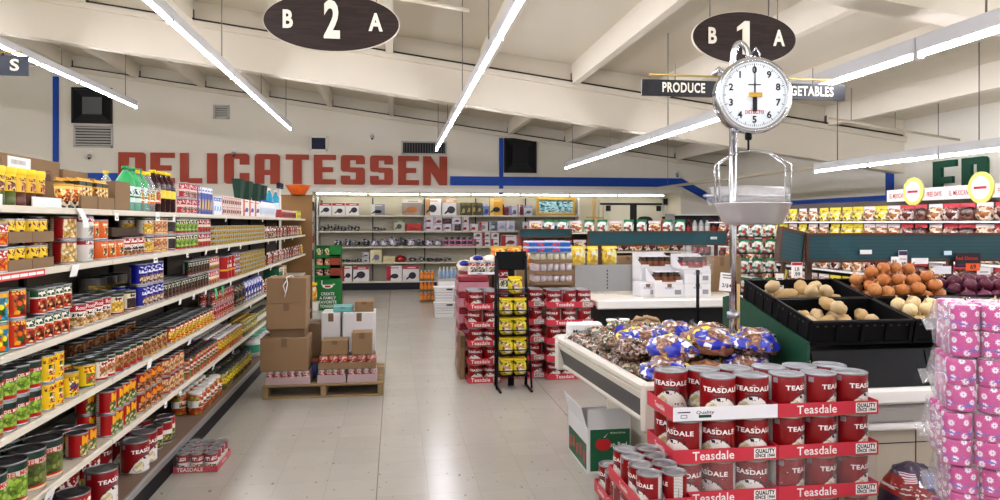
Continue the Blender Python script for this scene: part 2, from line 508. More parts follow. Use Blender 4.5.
# ---- block letters DELICATESSEN and FR
M_red = mat('letter_red', 'A5432E', .6, var=.08, vscale=3.)
M_grn = mat('letter_green', '124A35', .6)
def letter(ch, w, h, d, m, name, label, group, loc, rotz=0.):
    s = .38 * w; t = .17 * h; c = .10 * h     # stem, bar, corner cut
    P = []
    def R(x0, x1, z0, z1): P.append([(x0, z0), (x1, z0), (x1, z1), (x0, z1)])
    def corner(x0, x1, z0, z1, tl=0, tr=0, bl=0, br=0):
        q = []
        for (x, z, on, dx, dz) in ((x0, z0, bl, 1, 1), (x1, z0, br, -1, 1), (x1, z1, tr, -1, -1), (x0, z1, tl, 1, -1)):
            if on:
                arc = []
                for i in range(5):
                    a = PI / 2 * i / 4
                    arc.append((x + dx * c * (1 - math.sin(a)), z + dz * c * (1 - math.cos(a))))
                # travel direction counter-clockwise
                if (dx, dz) in ((1, 1), (-1, -1)): arc = arc[::-1] if (dx, dz) == (1, 1) else arc[::-1]
                if (dx, dz) == (1, 1): arc = sorted(arc, key=lambda p: p[0])
                elif (dx, dz) == (-1, 1): arc = sorted(arc, key=lambda p: p[0])
                elif (dx, dz) == (-1, -1): arc = sorted(arc, key=lambda p: -p[0])
                else: arc = sorted(arc, key=lambda p: -p[0])
                q += arc
            else: q.append((x, z))
        P.append(q)
    if ch == 'D':
        R(0, s, 0, h); corner(w - s, w, 0, h, tr=1, br=1); R(s, w - s, h - t, h); R(s, w - s, 0, t)
    elif ch in 'EF':
        R(0, s, 0, h); R(s, w, h - t, h); R(s, w * .86, h * .5 - t / 2, h * .5 + t / 2)
        if ch == 'E': R(s, w, 0, t)
    elif ch == 'L': R(0, s, 0, h); R(s, w, 0, t)
    elif ch == 'I': R(0, w, 0, h)
    elif ch == 'C':
        corner(0, s, 0, h, tl=1, bl=1); R(s, w - s, h - t, h); R(s, w - s, 0, t)
        corner(w - s, w, h * .64, h, tr=1); corner(w - s, w, 0, h * .36, br=1)
    elif ch == 'A':
        corner(0, s, 0, h, tl=1); corner(w - s, w, 0, h, tr=1); R(s, w - s, h - t, h); R(s, w - s, h * .3, h * .3 + t)
    elif ch == 'T': R((w - s) / 2, (w + s) / 2, 0, h - t); R(0, w, h - t, h)
    elif ch == 'S':
        corner(0, s, h * .44, h, tl=1, bl=1); R(s, w - s, h - t, h); corner(w - s, w, h * .70, h, tr=1)
        R(s, w - s, h * .5 - t / 2, h * .5 + t / 2)
        corner(w - s, w, 0, h * .58, tr=1, br=1); R(s, w - s, 0, t); corner(0, s, 0, h * .30, bl=1)
    elif ch == 'N':
        s2 = .32 * w; R(0, s2, 0, h); R(w - s2, w, 0, h); P.append([(s2, h), (s2, h * .45), (w - s2, 0), (w - s2, h * .55)])
    elif ch == 'R':
        R(0, s, 0, h); corner(w - s, w, h * .42, h, tr=1, br=1); R(s, w - s, h - t, h); R(s, w - s, h * .42, h * .42 + t); P.append([(w - s, h * .42), (w, h * .42 + .02), (w, 0), (w - s * .95, 0)])
    b = MB()
    for q in P: b.prism(q, -d, 0, m)
    return tag(b.build(name, None, loc, rotz), label, 'wall letter', group)
px = [('D', 119, 146), ('E', 151, 175), ('L', 180.5, 202.5), ('I', 207.5, 217.5), ('C', 224.5, 249.5), ('A', 255, 280), ('T', 286, 309), ('E', 314, 336), ('S', 341, 365), ('S', 370, 393), ('E', 398, 419), ('N', 423, 447)]
nm = ['red block letter D at the start of the wall word', 'red block letter E standing just after the D', 'red block letter L above the bottle shelf', 'red block letter I between L and C',
      'red block letter C above the brooms', 'red block letter A between C and T', 'red block letter T above the orange bowl', 'red block letter E just after the T',
      'red block letter S following the second E', 'red block letter S standing beside the last E', 'red block letter E just before the final N', 'red block letter N ending the wall word, beside blue stripe']
for (ch, a, c2), lb in zip(px, nm):
    p0, p1 = aty(a, 180, WY), aty(c2, 180, WY)
    letter(ch, p1[0] - p0[0], .69, .05, M_red, 'wall_letter', lb, 'red letters on the back wall', (p0[0], WY - .002, 2.505))
yF = 10.2
for i, ch in enumerate('FR'):
    letter(ch, .46, .60, .05, M_grn, 'wall_letter', ['green block letter F on the produce side wall', 'green block letter R after the F, cut by frame'][i], 'green letters on the side wall', (WX - .002, yF - i * .58, 1.96), -PI / 2)
# ---- fluorescent strips
M_tube = mat('lit_tube', 'F4F3FF', .3, emit=80.)
M_box = mat('strip_housing', 'C9CACB', .4)
def make_strip(L):
    t = thing('strip_light', '', 'strip light', (0, 0, 0))
    b = MB(); b.box(-.026, .026, 0, L, .04, .14, M_box, bev=.005); b.build('housing', t)
    for (a, c2) in ((.02, L / 2 - .02), (L / 2 + .02, L - .02)):
        MB().tube([(0, a, .022), (0, c2, .022)], .014, M_tube, 10).build('tube', t)
    for y in (0, L / 2, L): MB().box(-.022, .022, max(0, y - .02), min(L, y + .02), .0, .05, M_box).build('lamp_holder', t)
    return t
M_rod = mat('hanger_rod', '7C776D', .5, .6)
def hangers(t, x, z):
    for y in (1.9,):
        L = roof(x) + .34 - z - .14
        MB().tube([(0, y, .14), (0, y, .14 + L)], .006, M_rod, 6).build('hanger_rod', t)
rows = ((-7.5, 'outermost'), (-4.70, 'canned goods wall'), (-1.96, 'can shelf'), (.80, 'aisle'), (3.38, 'produce'), (6.08, 'side wall'))
LL = 2.44
for x, nm in rows:
    z = 3.10 - .127 * x
    src = make_strip(LL); hangers(src, x, z)
    pr_ = Proto(src)
    i = 0; y = 14.05 - LL
    if nm == 'side wall': y = yx(815, 6.08) - LL
    while y > -6.4:
        i += 1
        pr_.put((x, y, z), 0, 'white fluorescent strip light over the %s, %s from the back wall' % (nm, ordn(i)), 'fluorescent strips over the ' + nm)
        y -= LL + .01
# shelf-top lamps in the recess
src = None
M_tube2 = mat('lit_tube_shelf', 'FFFBEF', .3, emit=16.)
x = RL + .1; i = 0
while x + 1.22 < RR - .1:
    t = thing('strip_light', 'slim lit tube under deli soffit, %s counting from the can shelf' % ordn(i + 1), 'strip light', (x, WY + .10, 2.275), 0, 'tubes under the soffit')
    MB().box(0, 1.2, -.03, .03, .03, .08, M_white).build('housing', t)
    MB().tube([(.02, 0, .012), (1.18, 0, .012)], .014, M_tube2, 8).build('tube', t)
    x += 1.23; i += 1
# conduits on the ceiling
M_pipe = mat('conduit', 'BFB49E', .6)
for (y, x0, x1, dz, lb) in ((6.0, -3.1, .62, -.62, 'long pale conduit hung below the roof beside oval sign'), (5.2, 4.2, 8.2, .02, 'pale conduit hung below the roof above produce'), (9.6, 6.2, 8.3, -.15, 'short pale conduit near the side wall ceiling')):
    t = MB().tube([(x0, y, roof(x0) + dz), (x1, y, roof(x1) + dz)], .018, M_pipe, 8)
    n_ = 3
    for i in range(n_):
        x = x0 + (x1 - x0) * (i + .5) / n_
        t.tube([(x, y, roof(x) + dz), (x, y, roof(x) + .34)], .005, M_rod, 5)
    tag(t.build('ceiling_conduit'), lb, 'conduit')
_z = 3.10 - .127 * 6.08 + .09; _y = yx(815, 6.08)
tag(MB().tube([(6.08, _y + .01, _z), (6.08, 16.2, _z)], .03, M_pipe, 8).tube([(6.08, 15.5, _z), (6.08, 15.5, roof(6.08) + .34)], .006, M_rod, 6).build('ceiling_conduit'), 'pale unlit raceway continuing from the side wall strip lights to the back', 'conduit')
# ---- light from the shop front
for i, (x0, x1) in enumerate(((LX + .3, -5.2), (-4.9, -.8), (-.5, 3.6), (3.9, WX - .3))):
    ld = bpy.data.lights.new('daylight', 'AREA'); ld.shape = 'RECTANGLE'; ld.size = x1 - x0; ld.size_y = 2.2
    ld.energy = 70; ld.color = (.95, .98, 1.)
    lo = bpy.data.objects.new('daylight', ld); COL.objects.link(lo)
    lo.location = ((x0 + x1) / 2, FY + .05, 1.6); lo.rotation_euler = (-PI / 2, 0, 0)
    lo.rotation_euler = (PI / 2, 0, PI); 
w = bpy.data.worlds.new('world'); sc.world = w; w.use_nodes = True
w.node_tree.nodes['Background'].inputs[0].default_value = lin('DDE6F0')
w.node_tree.nodes['Background'].inputs[1].default_value = 1.
# ================================================================ printed labels
def L_band(name, base, h, r, bands=(), pic=None, words=(), pans=(), rough=.32):
    """label of a can or jar: bands (z0,z1,colour) by height share, pic (z0,z1,half angle,scale,colours), words (z0,z1,colour,half angle) of small print"""
    L = Lab(name, rough); a = L.ang(); z = L.z / h
    L.base(base)
    for (z0, z1, c) in bands: L.over(z.btw(z0, z1), c)
    if pic:
        z0, z1, w, scl, cols = pic
        c, d = L.cells(L.comb(a * r, L.z, 0.), scl * 2.3, cols)
        edge = (L.ang() * 2.).sin() * .03
        mask = (z + edge).btw(z0, z1) * a.abs().lt(w)
        L.over(mask, c)
        L.over(mask * d.gt(.62) * .55, '2A1A10')
    for (z0, z1, c, w) in words:
        hh = (z1 - z0) * h
        v = L.comb(a * r / hh * 1.1, z * (.9 / (z1 - z0)), 3.7)
        nz = L.noise(v, 2.2, 1.)
        L.over(z.btw(z0, z1) * a.abs().lt(w) * nz.gt(.5), c)
    # the back of every label: white panel of small print
    b = (a.abs() - 2.35).abs().lt(.32) * z.btw(.1, .9)
    L.over(b, 'E6E2DA'); L.over(b * (z * 14.).fr().gt(.55) * .7, '55504A')
    return L.done()
M_tin = mat('tin_lid', '8D8F90', .42, .9, bump=.0)
M_lid = mat('dark_tin_lid', '4C4C4D', .45, .75)
M_rim = mat('tin_rim', 'A2A4A5', .38, 1.)
M_gap = mat('tray_card_brown', '7E6649', .8, var=.08)
M_card = mat('corrugated_card', '84694A', .8, var=.07, vscale=5., bump=.05, bscale=120.)
M_card2 = mat('corrugated_card_dark', '6C553C', .8, var=.07, vscale=5.)
def can_parts(r, h, lab, t, seg=28, lidm=None, word=None, ring=True):
    """a tin: body with rims, lid, printed wrap"""
    lidm = lidm or M_tin
    b = MB()
    b.lathe([(r * .985, 0), (r * 1.0, .002), (r * 1.0, .005), (r * .975, .007), (r * .975, h - .007), (r * 1.0, h - .005), (r * 1.0, h - .001), (r * .97, h), (r * .955, h - .003)], seg, M_rim, capt=False)
    b.build('can_body', t)
    l = MB()
    l.lathe([(r * .957, h - .0045), (r * .88, h - .0045), (r * .86, h - .0032), (r * .80, h - .0032), (r * .78, h - .0045), (r * .5, h - .0045), (r * .48, h - .0037), (0., h - .0037)], seg, lidm, capb=False)
    l.build('lid', t)
    w = MB(); w.lathe([(r * .982, .008), (r * .985, .0085), (r * .985, h - .0085), (r * .982, h - .008)], seg, lab, capb=False, capt=False)
    if word:
        for (txt, size, m, zz, wd, bold) in word:
            w.text(txt, size, m, Matrix.Translation((0, 0, zz)), .0002, bold, wrap=r * .985, width=wd)
    w.build('label', t)
def can_one(name, r, h, lab, seg=16, lidm=None):
    lidm = lidm or M_lid
    b = MB()
    b.lathe([(r * .985, 0), (r, .004), (r * .975, .007), (r * .975, h - .007), (r, h - .004), (r * .97, h), (r * .95, h - .003)], seg, M_rim, capt=False, capb=True)
    b.lathe([(r * .983, .008), (r * .983, h - .008)], seg, lab, capb=False, capt=False)
    b.lathe([(r * .955, h - .0035), (r * .8, h - .0035), (r * .78, h - .005), (0., h - .0045)], seg, lidm, capb=False)
    return b.build(name)
# sizes
RA, HA = .0385, .113
RB, HB = .050, .122
RC, HC = .0775, .177
RT_, HT = .042, .042
RM, HM = .053, .176
# ================================================================ the long shelving of tins
GX = -1.48          # shelf lip
GB = -1.93          # back panel
GY0, GY1 = 1.7, 12.35
SH = {1: 1.668, 2: 1.407, 3: 1.09, 4: .775, 5: .455, 6: .17}
SHW = {1: 'top shelf', 2: 'second shelf down', 3: 'third shelf down', 4: 'fourth shelf down', 5: 'fifth shelf down', 6: 'base shelf'}
M_shelf = mat('shelf_cream', 'CFC8B2', .45, var=.06, vscale=3.)
M_deck = mat('shelf_deck', '6E5A49', .6, var=.15, vscale=6.)
M_lip = mat('shelf_lip', 'D8D2BE', .35)
M_kick = mat('kick_plate', '101012', .5, spec=.12)
M_edge = mat('price_rail', '8F8E8A', .35, .6)
M_back = mat('gondola_back', '4A433A', .7, var=.1)
g = thing('gondola_shelf', 'long cream steel gondola shelving carrying rows of tins along the aisle', 'shelving', (GX, GY0, 0))
gi = Matrix.Translation((-GX, -GY0, 0))
MB().box(GB - .03, GB, GY0, GY1, .0, SH[1] + .02, M_back, gi).build('back_panel', g)
MB().box(GB, -1.41, GY0, GY1, 0, .14, M_kick, gi).build('kick_plate', g)
b = MB(); b.box(GB, -1.395, GY0, GY1, .14, SH[6], M_deck, gi); b.build('base_deck', g)
b = MB(); b.box(-1.395, -1.375, GY0, GY1, .13, SH[6] + .004, M_edge, gi, bev=.004); b.build('base_edge', g)
nseg = 9; sl = (GY1 - GY0) / nseg
for s in range(1, 6):
    z = SH[s]
    for i in range(nseg):
        y0 = GY0 + i * sl + .004; y1 = GY0 + (i + 1) * sl - .004
        b = MB(); b.box(GB, GX - .012, y0, y1, z - .022, z, M_shelf, gi)
        sb = b.build('shelf_board', g)
        b = MB()
        b.box(GX - .012, GX, y0, y1, z - .028, z + .002, M_lip, gi, bev=.003)
        b.box(GX, GX + .003, y0, y1, z - .026, z - .004, M_lip, gi)
        b.build('price_channel', sb)
for i in range(nseg + 1):
    y = GY0 + i * sl
    MB().box(GB, GB + .025, y - .015, y + .015, .17, SH[1], M_black, gi).build('upright', g)
# far side of the run: only its outline can ever show
MB().box(GB - .48, GB - .03, GY0, GY1, 0, .16, M_kick, gi).build('rear_base', g)
for s in range(1, 6): MB().box(GB - .44, GB - .03, GY0, GY1, SH[s] - .02, SH[s], M_shelf, gi).build('rear_shelf', g)
# pegboard end panel
M_peg = mat('pegboard', '84623A', .75, var=.1, vscale=10.)
t = thing('end_panel', 'brown pegboard panel closing the far end of the tin shelving', 'panel', (-1.62, GY1 + .03, 0))
b = MB(); b.box(-.25, .25, -.0, .02, .0, 2.05, M_peg); b.build('board', t)
MB().box(-.26, .26, -.004, .024, 2.05, 2.07, M_card2).build('cap', t)
# ---- filling
M_w = mat('print_white', 'F1EFEA', .4); M_y = mat('print_yellow', 'F2D21E', .4); M_r = mat('print_red', 'B81D24', .4); M_k = mat('print_black', '141414', .5)
M_gd = mat('print_dark_green', '0E4030', .4); M_bl = mat('print_blue', '1A2E8C', .4)
BEAN = ('B98A5A', 'A06C40', 'C9A06E', '8A5A34'); PEA = ('8FB23E', 'A9C455', '6F962C', 'B9D070'); CORN = ('F0D060', 'E2B93C', 'F7E08A')
RED = ('B5352A', 'D5563A', '8C1F1A'); DARK = ('2B1C1A', '40302A', '59423A'); MIX = ('C84B32', 'E0C080', '6C8A3A', '8A3020'); PORK = ('D8B48A', 'C07A4A', 'E8D0A8')
def feed(shelf, x0, x1, proto, rd, h, layers, rows, desc, cat, group, xf=GX - .012, face=0., gap=.003, jit=0., top_rows=None, skip=()):
    """columns of tins side by side along the shelf between two image columns of the front line"""
    y0, y1 = yx(x0, xf - rd) , yx(x1, xf - rd)
    step = 2 * rd + gap
    n = max(1, int((y1 - y0 + gap) / step)); off = y0 + rd + ((y1 - y0) - n * step + gap) / 2
    for i in range(n):
        y = off + i * step
        for q in range(rows):
            for k in range(layers if (top_rows is None or q < top_rows) else 1):
                if (i, q, k) in skip: continue
                lw = layer_word(k, layers)
                where = '%s from near end' % ordn(i + 1)
                lab = '%s, %s, %s row%s, %s' % (desc, SHW[shelf], ORD[q + 1] if q else 'front', ', ' + lw + ' layer' if lw else '', where)
                dx = random.uniform(-jit, 0)
                proto.put((xf - rd - q * step + dx, y + random.uniform(-1, 1) * gap * .3, SH[shelf] + .0006 + k * (h + .0006)), face + random.uniform(-.25, .25), lab, group)
def kind(name, cat, r, h, lab, seg=16, lidm=None, parts=False, word=None):
    if parts:
        t = thing(name, '', cat); can_parts(r, h, lab, t, 26, lidm or M_lid, word)
        return Proto(t)
    o = can_one(name, r, h, lab, seg, lidm); o['category'] = cat
    return Proto(o)
# --- fourth shelf down
K_tom = kind('food_can', 'can', RB, HB, L_band('lab_tomatillo', '123C2B', HB, RB, ((.0, .2, 'B92A20'), (.60, .74, 'C33127')), (.16, .6, 1.5, 34., PEA), ()), parts=True,
             word=[('DEL MONTE', .016, M_w, HB * .67, .085, .02)])
feed(4, -42, 38, K_tom, RB, HB, 2, 2, 'green can of whole tomatillos', 'can', 'green tomatillo cans', top_rows=2)
K_yel = kind('food_can', 'can', RA * 1.1, HB, L_band('lab_yellow', 'F0CE1C', HB, RA, ((.0, .05, 'E8B020'),), (.25, .62, .7, 40., ('C8352A', 'F2E6C0', 'E8C040', '2A6A58')), ((.70, .88, '8C2A14', 1.2), (.05, .2, 'B8301E', .8))), parts=True,
             word=[('EL PATO', .018, M_r, HB * .79, .06, .03)])
feed(4, 39, 58, K_yel, RA * 1.1, HB, 2, 2, 'yellow can of spiced sauce', 'can', 'tall stack of yellow sauce cans', top_rows=1)
K_yel2 = kind('food_can', 'can', RB, HB, L_band('lab_yellow_duck', 'F0CE1C', HB, RB, ((.78, 1., 'D8B414'),), (.2, .62, .8, 36., ('C8352A', '2A6A98', 'E8C040', 'F2E6C0')), ((.05, .2, '3A6A2A', .8),)), parts=True,
              word=[('EL PATO', .022, M_k, HB * .72, .085, .03)])
feed(4, 57.5, 76, K_yel2, RB, HB, 1, 3, 'yellow can with duck picture', 'can', 'low row of yellow duck cans')
K_yp = kind('food_can', 'can', RB, HB, L_band('lab_yellow_green', 'EFD532', HB, RB, ((.0, .12, '2F7A34'),), (.18, .6, 1., 36., ('E8B58A', 'D0683A', '6C9A3A')), ((.66, .9, 'C8321E', 1.2),)), parts=True)
feed(4, 76.5, 92, K_yp, RB, HB, 1, 3, 'yellow can banded with green', 'can', 'yellow and green cans')
K_wr = kind('food_can', 'can', RB, HB, L_band('lab_white_red', 'E9E4D8', HB, RB, ((.0, .16, 'B42A22'), (.84, 1., '1D5A38')), (.2, .6, 1.2, 30., PORK), ((.62, .82, 'B01F1F', 1.3),)), parts=True)
feed(4, 93, 109, K_wr, RB, HB, 1, 2, 'white and red stew can', 'can', 'white and red stew cans')
K_ranch = kind('food_can', 'can', RB, HB, L_band('lab_ranch', '1F5A3A', HB, RB, ((.0, .2, 'B8261E'), (.66, .8, 'C9342A')), (.18, .64, 1.5, 34., BEAN), ((.67, .79, 'F1E6D0', 1.2),)))
feed(4, 110, 137, K_ranch, RB, HB, 1, 2, 'green-topped pinto bean can', 'can', 'green topped bean cans')
K_pinto = kind('bean_can', 'can', RB, HB, L_band('lab_pinto', 'A8321F', HB, RB, ((.8, 1., '214A30'), (.0, .12, 'D8B23A')), (.12, .7, 1.6, 30., BEAN), ((.7, .84, 'E9D9B0', 1.),)))
feed(4, 138, 163, K_pinto, RB, HB, 1, 2, 'rust-coloured pinto bean can', 'can', 'rust coloured bean cans')
K_gold = kind('bean_can', 'can', RB, HB, L_band('lab_gold', 'B23A20', HB, RB, ((.86, 1., '245032'),), (.25, .6, 1.3, 28., ('E9C33A', 'F3DE7A', 'D8A020')), ((.62, .82, 'F6EBD2', 1.2), (.05, .2, 'F0D040', 1.))))
feed(4, 164, 210, K_gold, RB, HB, 1, 3, 'gold-printed hominy can', 'can', 'gold printed cans')
# back stock of big bean tins behind the low rows
K_bigbean = kind('bean_tin', 'can', RC * .95, HC * .86, L_band('lab_bigbean', '7A1D1A', HC * .86, RC, ((.0, .14, 'A8261E'), (.9, 1., '1F4A34')), (.14, .86, 2.6, 34., ('8A5A38', 'A87848', '6C4428', 'B98A5A')), ()), 20)
y = yx(68, -1.84)
for k in range(6):
    for q in range(1):
        K_bigbean.put((-1.828, y + .02 + k * (2 * RC + .004), SH[4] + .001), .3, 'large brown bean tin at shelf back, fourth shelf, %s from near end' % ordn(k + 1), 'large bean tins at the back of the fourth shelf')
# tall red tower with green tags
K_redtall = kind('chili_can', 'can', RA, HB * .98, L_band('lab_redtall', 'A81E2A', HB, RA, ((.35, .55, 'DCC9A0'),), (.36, .56, 2.8, 60., RED), ((.62, .86, 'E8D8D0', 2.6), (.1, .28, 'E8D8D0', 2.6))), 14)
feed(4, 211, 231, K_redtall, RA, HB * .98, 2, 2, 'slim red chili can', 'can', 'slim red chili cans')
# --- fifth shelf down
K_green10 = kind('large_can', 'can', RC, HC, L_band('lab_green10', '134331', HC, RC, ((.0, .17, 'BD2A20'), (.06, .12, 'E9D9B0'), (.66, .80, 'D9D2C4')), (.17, .66, 1.7, 22., PEA), ()), parts=True,
                 word=[('DEL MONTE', .026, M_r, HC * .73, .15, .03)])
yb = yx(68, -1.5)
gb_lab = L_band('lab_beans10', '134331', HC, RC, ((.0, .17, 'BD2A20'), (.06, .12, 'E9D9B0'), (.66, .80, 'D9D2C4')), (.17, .66, 1.7, 16., ('6B7A34', '7F8C46', '56652A', '98A05C')), ())
K_gbean10 = kind('large_can', 'can', RC, HC, gb_lab, parts=True, word=[('DEL MONTE', .026, M_r, HC * .73, .15, .03)])
st = 2 * RC + .004
for i in range(7):
    y = yb - RC - i * st
    if y < 1.8: break
    for q in range(2):
        P = K_gbean10 if i < 2 else K_green10
        P.put((GX - .014 - RC - q * st, y, SH[5] + .001), random.uniform(-.3, .2), '%s, fifth shelf, %s row, %s before the red cans' % ('catering-size green can of green beans' if i < 2 else 'catering-size green can of peas', 'front' if q == 0 else 'rear', ordn(i + 1)),
              'catering-size green cans')
def tile_word(txt, h, r, z, w): return [(txt, h, M_y, z, w, .02)]
K_red = kind('pepper_can', 'can', RB, HB, L_band('lab_redpepper', 'B11A1E', HB, RB, (), (.08, .5, .9, 30., ('5E7A3C', '8AA05A', 'E4D8B0', 'D8C890')), ((.5, .9, 'E8B12C', .75),)), parts=True)
feed(5, 71, 91, K_red, RB, HB, 1, 2, 'red can with yellow lettering', 'can', 'low row of red pepper cans')
K_red2 = kind('pepper_can', 'can', RB, HB, L_band('lab_redpepper2', 'B5161B', HB, RB, (), (.06, .48, .9, 30., ('4E7A3C', '7A9A4A', 'E4D8B0')), ((.5, .9, 'E9B82C', .75),)), parts=True)
feed(5, 101, 131, K_red2, RB, HB, 2, 2, 'red can of green peppers', 'can', 'double stack of red pepper cans')
K_red3 = kind('pepper_can', 'can', RB, HB, L_band('lab_redpepper3', 'A01A18', HB, RB, ((.0, .1, 'D8B030'),), (.1, .5, 1.1, 30., ('A86A4A', 'D8B08A', '7A3A22')), ((.54, .9, 'E2A030', .9),)))
feed(5, 132, 158, K_red3, RB, HB, 2, 2, 'red can of chipotle peppers', 'can', 'double stack of chipotle cans')
K_tan = kind('bean_can', 'can', RB, HB, L_band('lab_tan', 'B0402A', HB, RB, ((.86, 1., '8C1D1A'),), (.12, .8, 1.5, 30., PORK), ((.5, .7, 'E9D9B0', .8),)))
feed(5, 158.5, 180, K_tan, RB, HB, 2, 2, 'tan and rust bean can', 'can', 'double stack of tan bean cans', top_rows=1)
# jars
M_jlid_k = mat('jar_lid_black', '2A2A2B', .4); M_jlid_w = mat('jar_lid_white', 'D8D6D0', .35); M_jlid_g = mat('jar_lid_gold', 'B99A4A', .35, .7)
def jar(name, r, h, content, lab, lidm, band=(.3, .62)):
    t = thing(name, '', 'jar')
    b = MB(); b.lathe([(r * .9, 0), (r, .006), (r, h * .72), (r * .93, h * .80), (r * .72, h * .87), (r * .72, h * .9)], 18, content); b.build('glass_body', t)
    b = MB(); b.lathe([(r * .80, h * .885), (r * .81, h * .89), (r * .81, h * .985), (r * .77, h)], 18, lidm); b.build('lid', t)
    b = MB(); b.lathe([(r * 1.012, h * band[0]), (r * 1.012, h * band[1])], 18, lab, capb=False, capt=False); b.build('label', t)
    return Proto(t)
def chunky(name, cols, scl, rough=.12):
    L = Lab(name, rough); c, d = L.cells(L.vec, scl, cols); L.base(c); L.over(d.gt(.6) * .5, '1A0F08'); L.b.inputs['Coat Weight'].default_value = .6
    return L.done()
C_salsa = chunky('salsa_fill', ('B8391E', 'D0562A', '8E2415', '6C7A30', 'C8602A'), 70.)
C_olive = chunky('olive_fill', ('6C6A26', '8A8636', '54521C'), 45.)
C_mixed = chunky('mixed_fill', ('C0641E', 'E0A03A', '6C8A2E', 'A8391E'), 50.)
LJ1 = L_band('lab_salsa', 'F0EBDD', .15, .045, ((.30, .36, '2A6A3A'),), (.36, .5, 1.2, 40., MIX), ((.5, .62, 'A8261E', 1.2),))
LJ2 = L_band('lab_jar_yellow', 'E8CF2E', .15, .045, ((.30, .36, 'A8261E'),), None, ((.4, .58, '1F3A2A', 1.2),))
LJ3 = L_band('lab_jar_green', '3A6A2E', .15, .045, ((.30, .36, 'D8C23A'),), (.36, .5, 1.2, 40., CORN), ((.5, .62, 'F0EBDD', 1.2),))
J1 = jar('salsa_jar', .046, .152, C_salsa, LJ1, M_jlid_k); J2 = jar('salsa_jar', .046, .15, C_mixed, LJ2, M_jlid_w); J3 = jar('olive_jar', .044, .16, C_olive, LJ3, M_jlid_g)
feed(5, 181, 214, J1, .046, .152, 1, 3, 'red salsa jar', 'jar', 'red salsa jars')
feed(5, 214.5, 239, J2, .046, .15, 1, 3, 'yellow-labelled salsa jar', 'jar', 'yellow labelled salsa jars')
feed(5, 239.5, 254, J3, .044, .16, 1, 2, 'tall olive jar', 'jar', 'tall olive jars')
# --- base shelf
# hominy tins: claret above, white sweep below
def teasdale_label(name, h, r):
    L = Lab(name, .28); a = L.ang(); z = L.z / h
    L.base('981620')
    zb = a * a * -.27 + .53
    L.over(z.lt(zb) * a.abs().lt(1.45), 'ECE8E2')
    L.over((z - zb).abs().lt(.012) * a.abs().lt(1.4), '5A5A5C')
    L.over(z.btw(.565, .595) * a.abs().lt(.5), '6E6A70')
    da = (a + .62) * r; dz = (z - .21) * h; dd = (da * da + dz * dz).pw(.5)
    L.over(dd.lt(r * .40), '8A867A'); c, d = L.cells(L.comb(a * r, L.z, 0.), 55., ('E9E2C2', 'F3EEDC', 'D6CDA0')); L.over(dd.lt(r * .38), c)
    v = L.comb(a * r * 60., z * 7., 1.)
    L.over(z.btw(.42, .50) * (a - .12).abs().lt(.55) * L.noise(v, 1.6, 0.).gt(.5), '26262A')
    L.over(z.btw(.12, .2) * (a - .5).abs().lt(.4) * L.noise(v, 1.6, 0.).gt(.5), '8E1A22')
    b = ((a - 2.0).abs().lt(.38) + (a + 2.4).abs().lt(.33)) * z.btw(.06, .94)
    L.over(b, 'E6E3DE'); L.over(b * (z * 24.).fr().gt(.6) * .75, '44424A'); L.over((a.abs() - 2.0).abs().lt(.02) * z.btw(.1, .6), '44424A')
    b2 = (a + 1.75).abs().lt(.16) * z.btw(.80, .93); L.over(b2, '9C9AA0')
    return L.done()
def teasdale_word(h, r):
    w = [('TEASDALE', h * .16, M_w, h * .695, r * 2.25, .035)]
    return w
def teas_extra(t, r, h):
    """the little crown mark above the name"""
    lb = [c for c in t.children if c.name.startswith('label')][0]
    b = MB()
    R = r * .985 + .0009
    for da, hh in ((-.09, .55), (0, 1.), (.09, .55)):
        a0, a1 = da - .03, da + .03
        z0 = h * .785; z1 = z0 + h * .06 * hh
        b.add([(R * math.cos(a0 * .5), R * math.sin(a0 * .5), z0), (R * math.cos(a1 * .5), R * math.sin(a1 * .5), z0), (R * math.cos(da * 1.6), R * math.sin(da * 1.6), z1)], [(0, 1, 2)], M_w)
    b.build('emblem', lb)
M_teas = teasdale_label('lab_hominy', HC, RC)
tt = thing('large_can', '', 'can'); can_parts(RC, HC, M_teas, tt, 32, M_tin, teasdale_word(HC, RC)); teas_extra(tt, RC, HC)
K_teas = Proto(tt)
xb = -1.40
p = atz(131, 471, SH[6])
def base_can(P, px, py, face, label, group=None, r=RC):
    q = atz(px, py, SH[6]); P.put((min(q[0] - r * .2, -1.42 - r), q[1] + r * .9, SH[6] + .001), face, label, group)
K_teas.put((-1.488, atz(131, 474, SH[6])[1] + .06, SH[6] + .001), -.35, 'claret and white hominy tin, largest on the base shelf, first from near end', 'base shelf hominy tins')
yq = K_teas.root.location[1]
K_teas.put((-1.50, yq + .18, SH[6] + .001), -.1, 'claret and white hominy tin on the base shelf, second, behind the first', 'base shelf hominy tins')
K_teas.put((-1.68, yq - .03, SH[6] + .001), .3, 'claret hominy tin at the back of the base shelf, beside the first', 'base shelf hominy tins')
K_teas.put((-1.68, yq + .16, SH[6] + .001), .2, 'claret hominy tin at the back of the base shelf, beside the second', 'base shelf hominy tins')
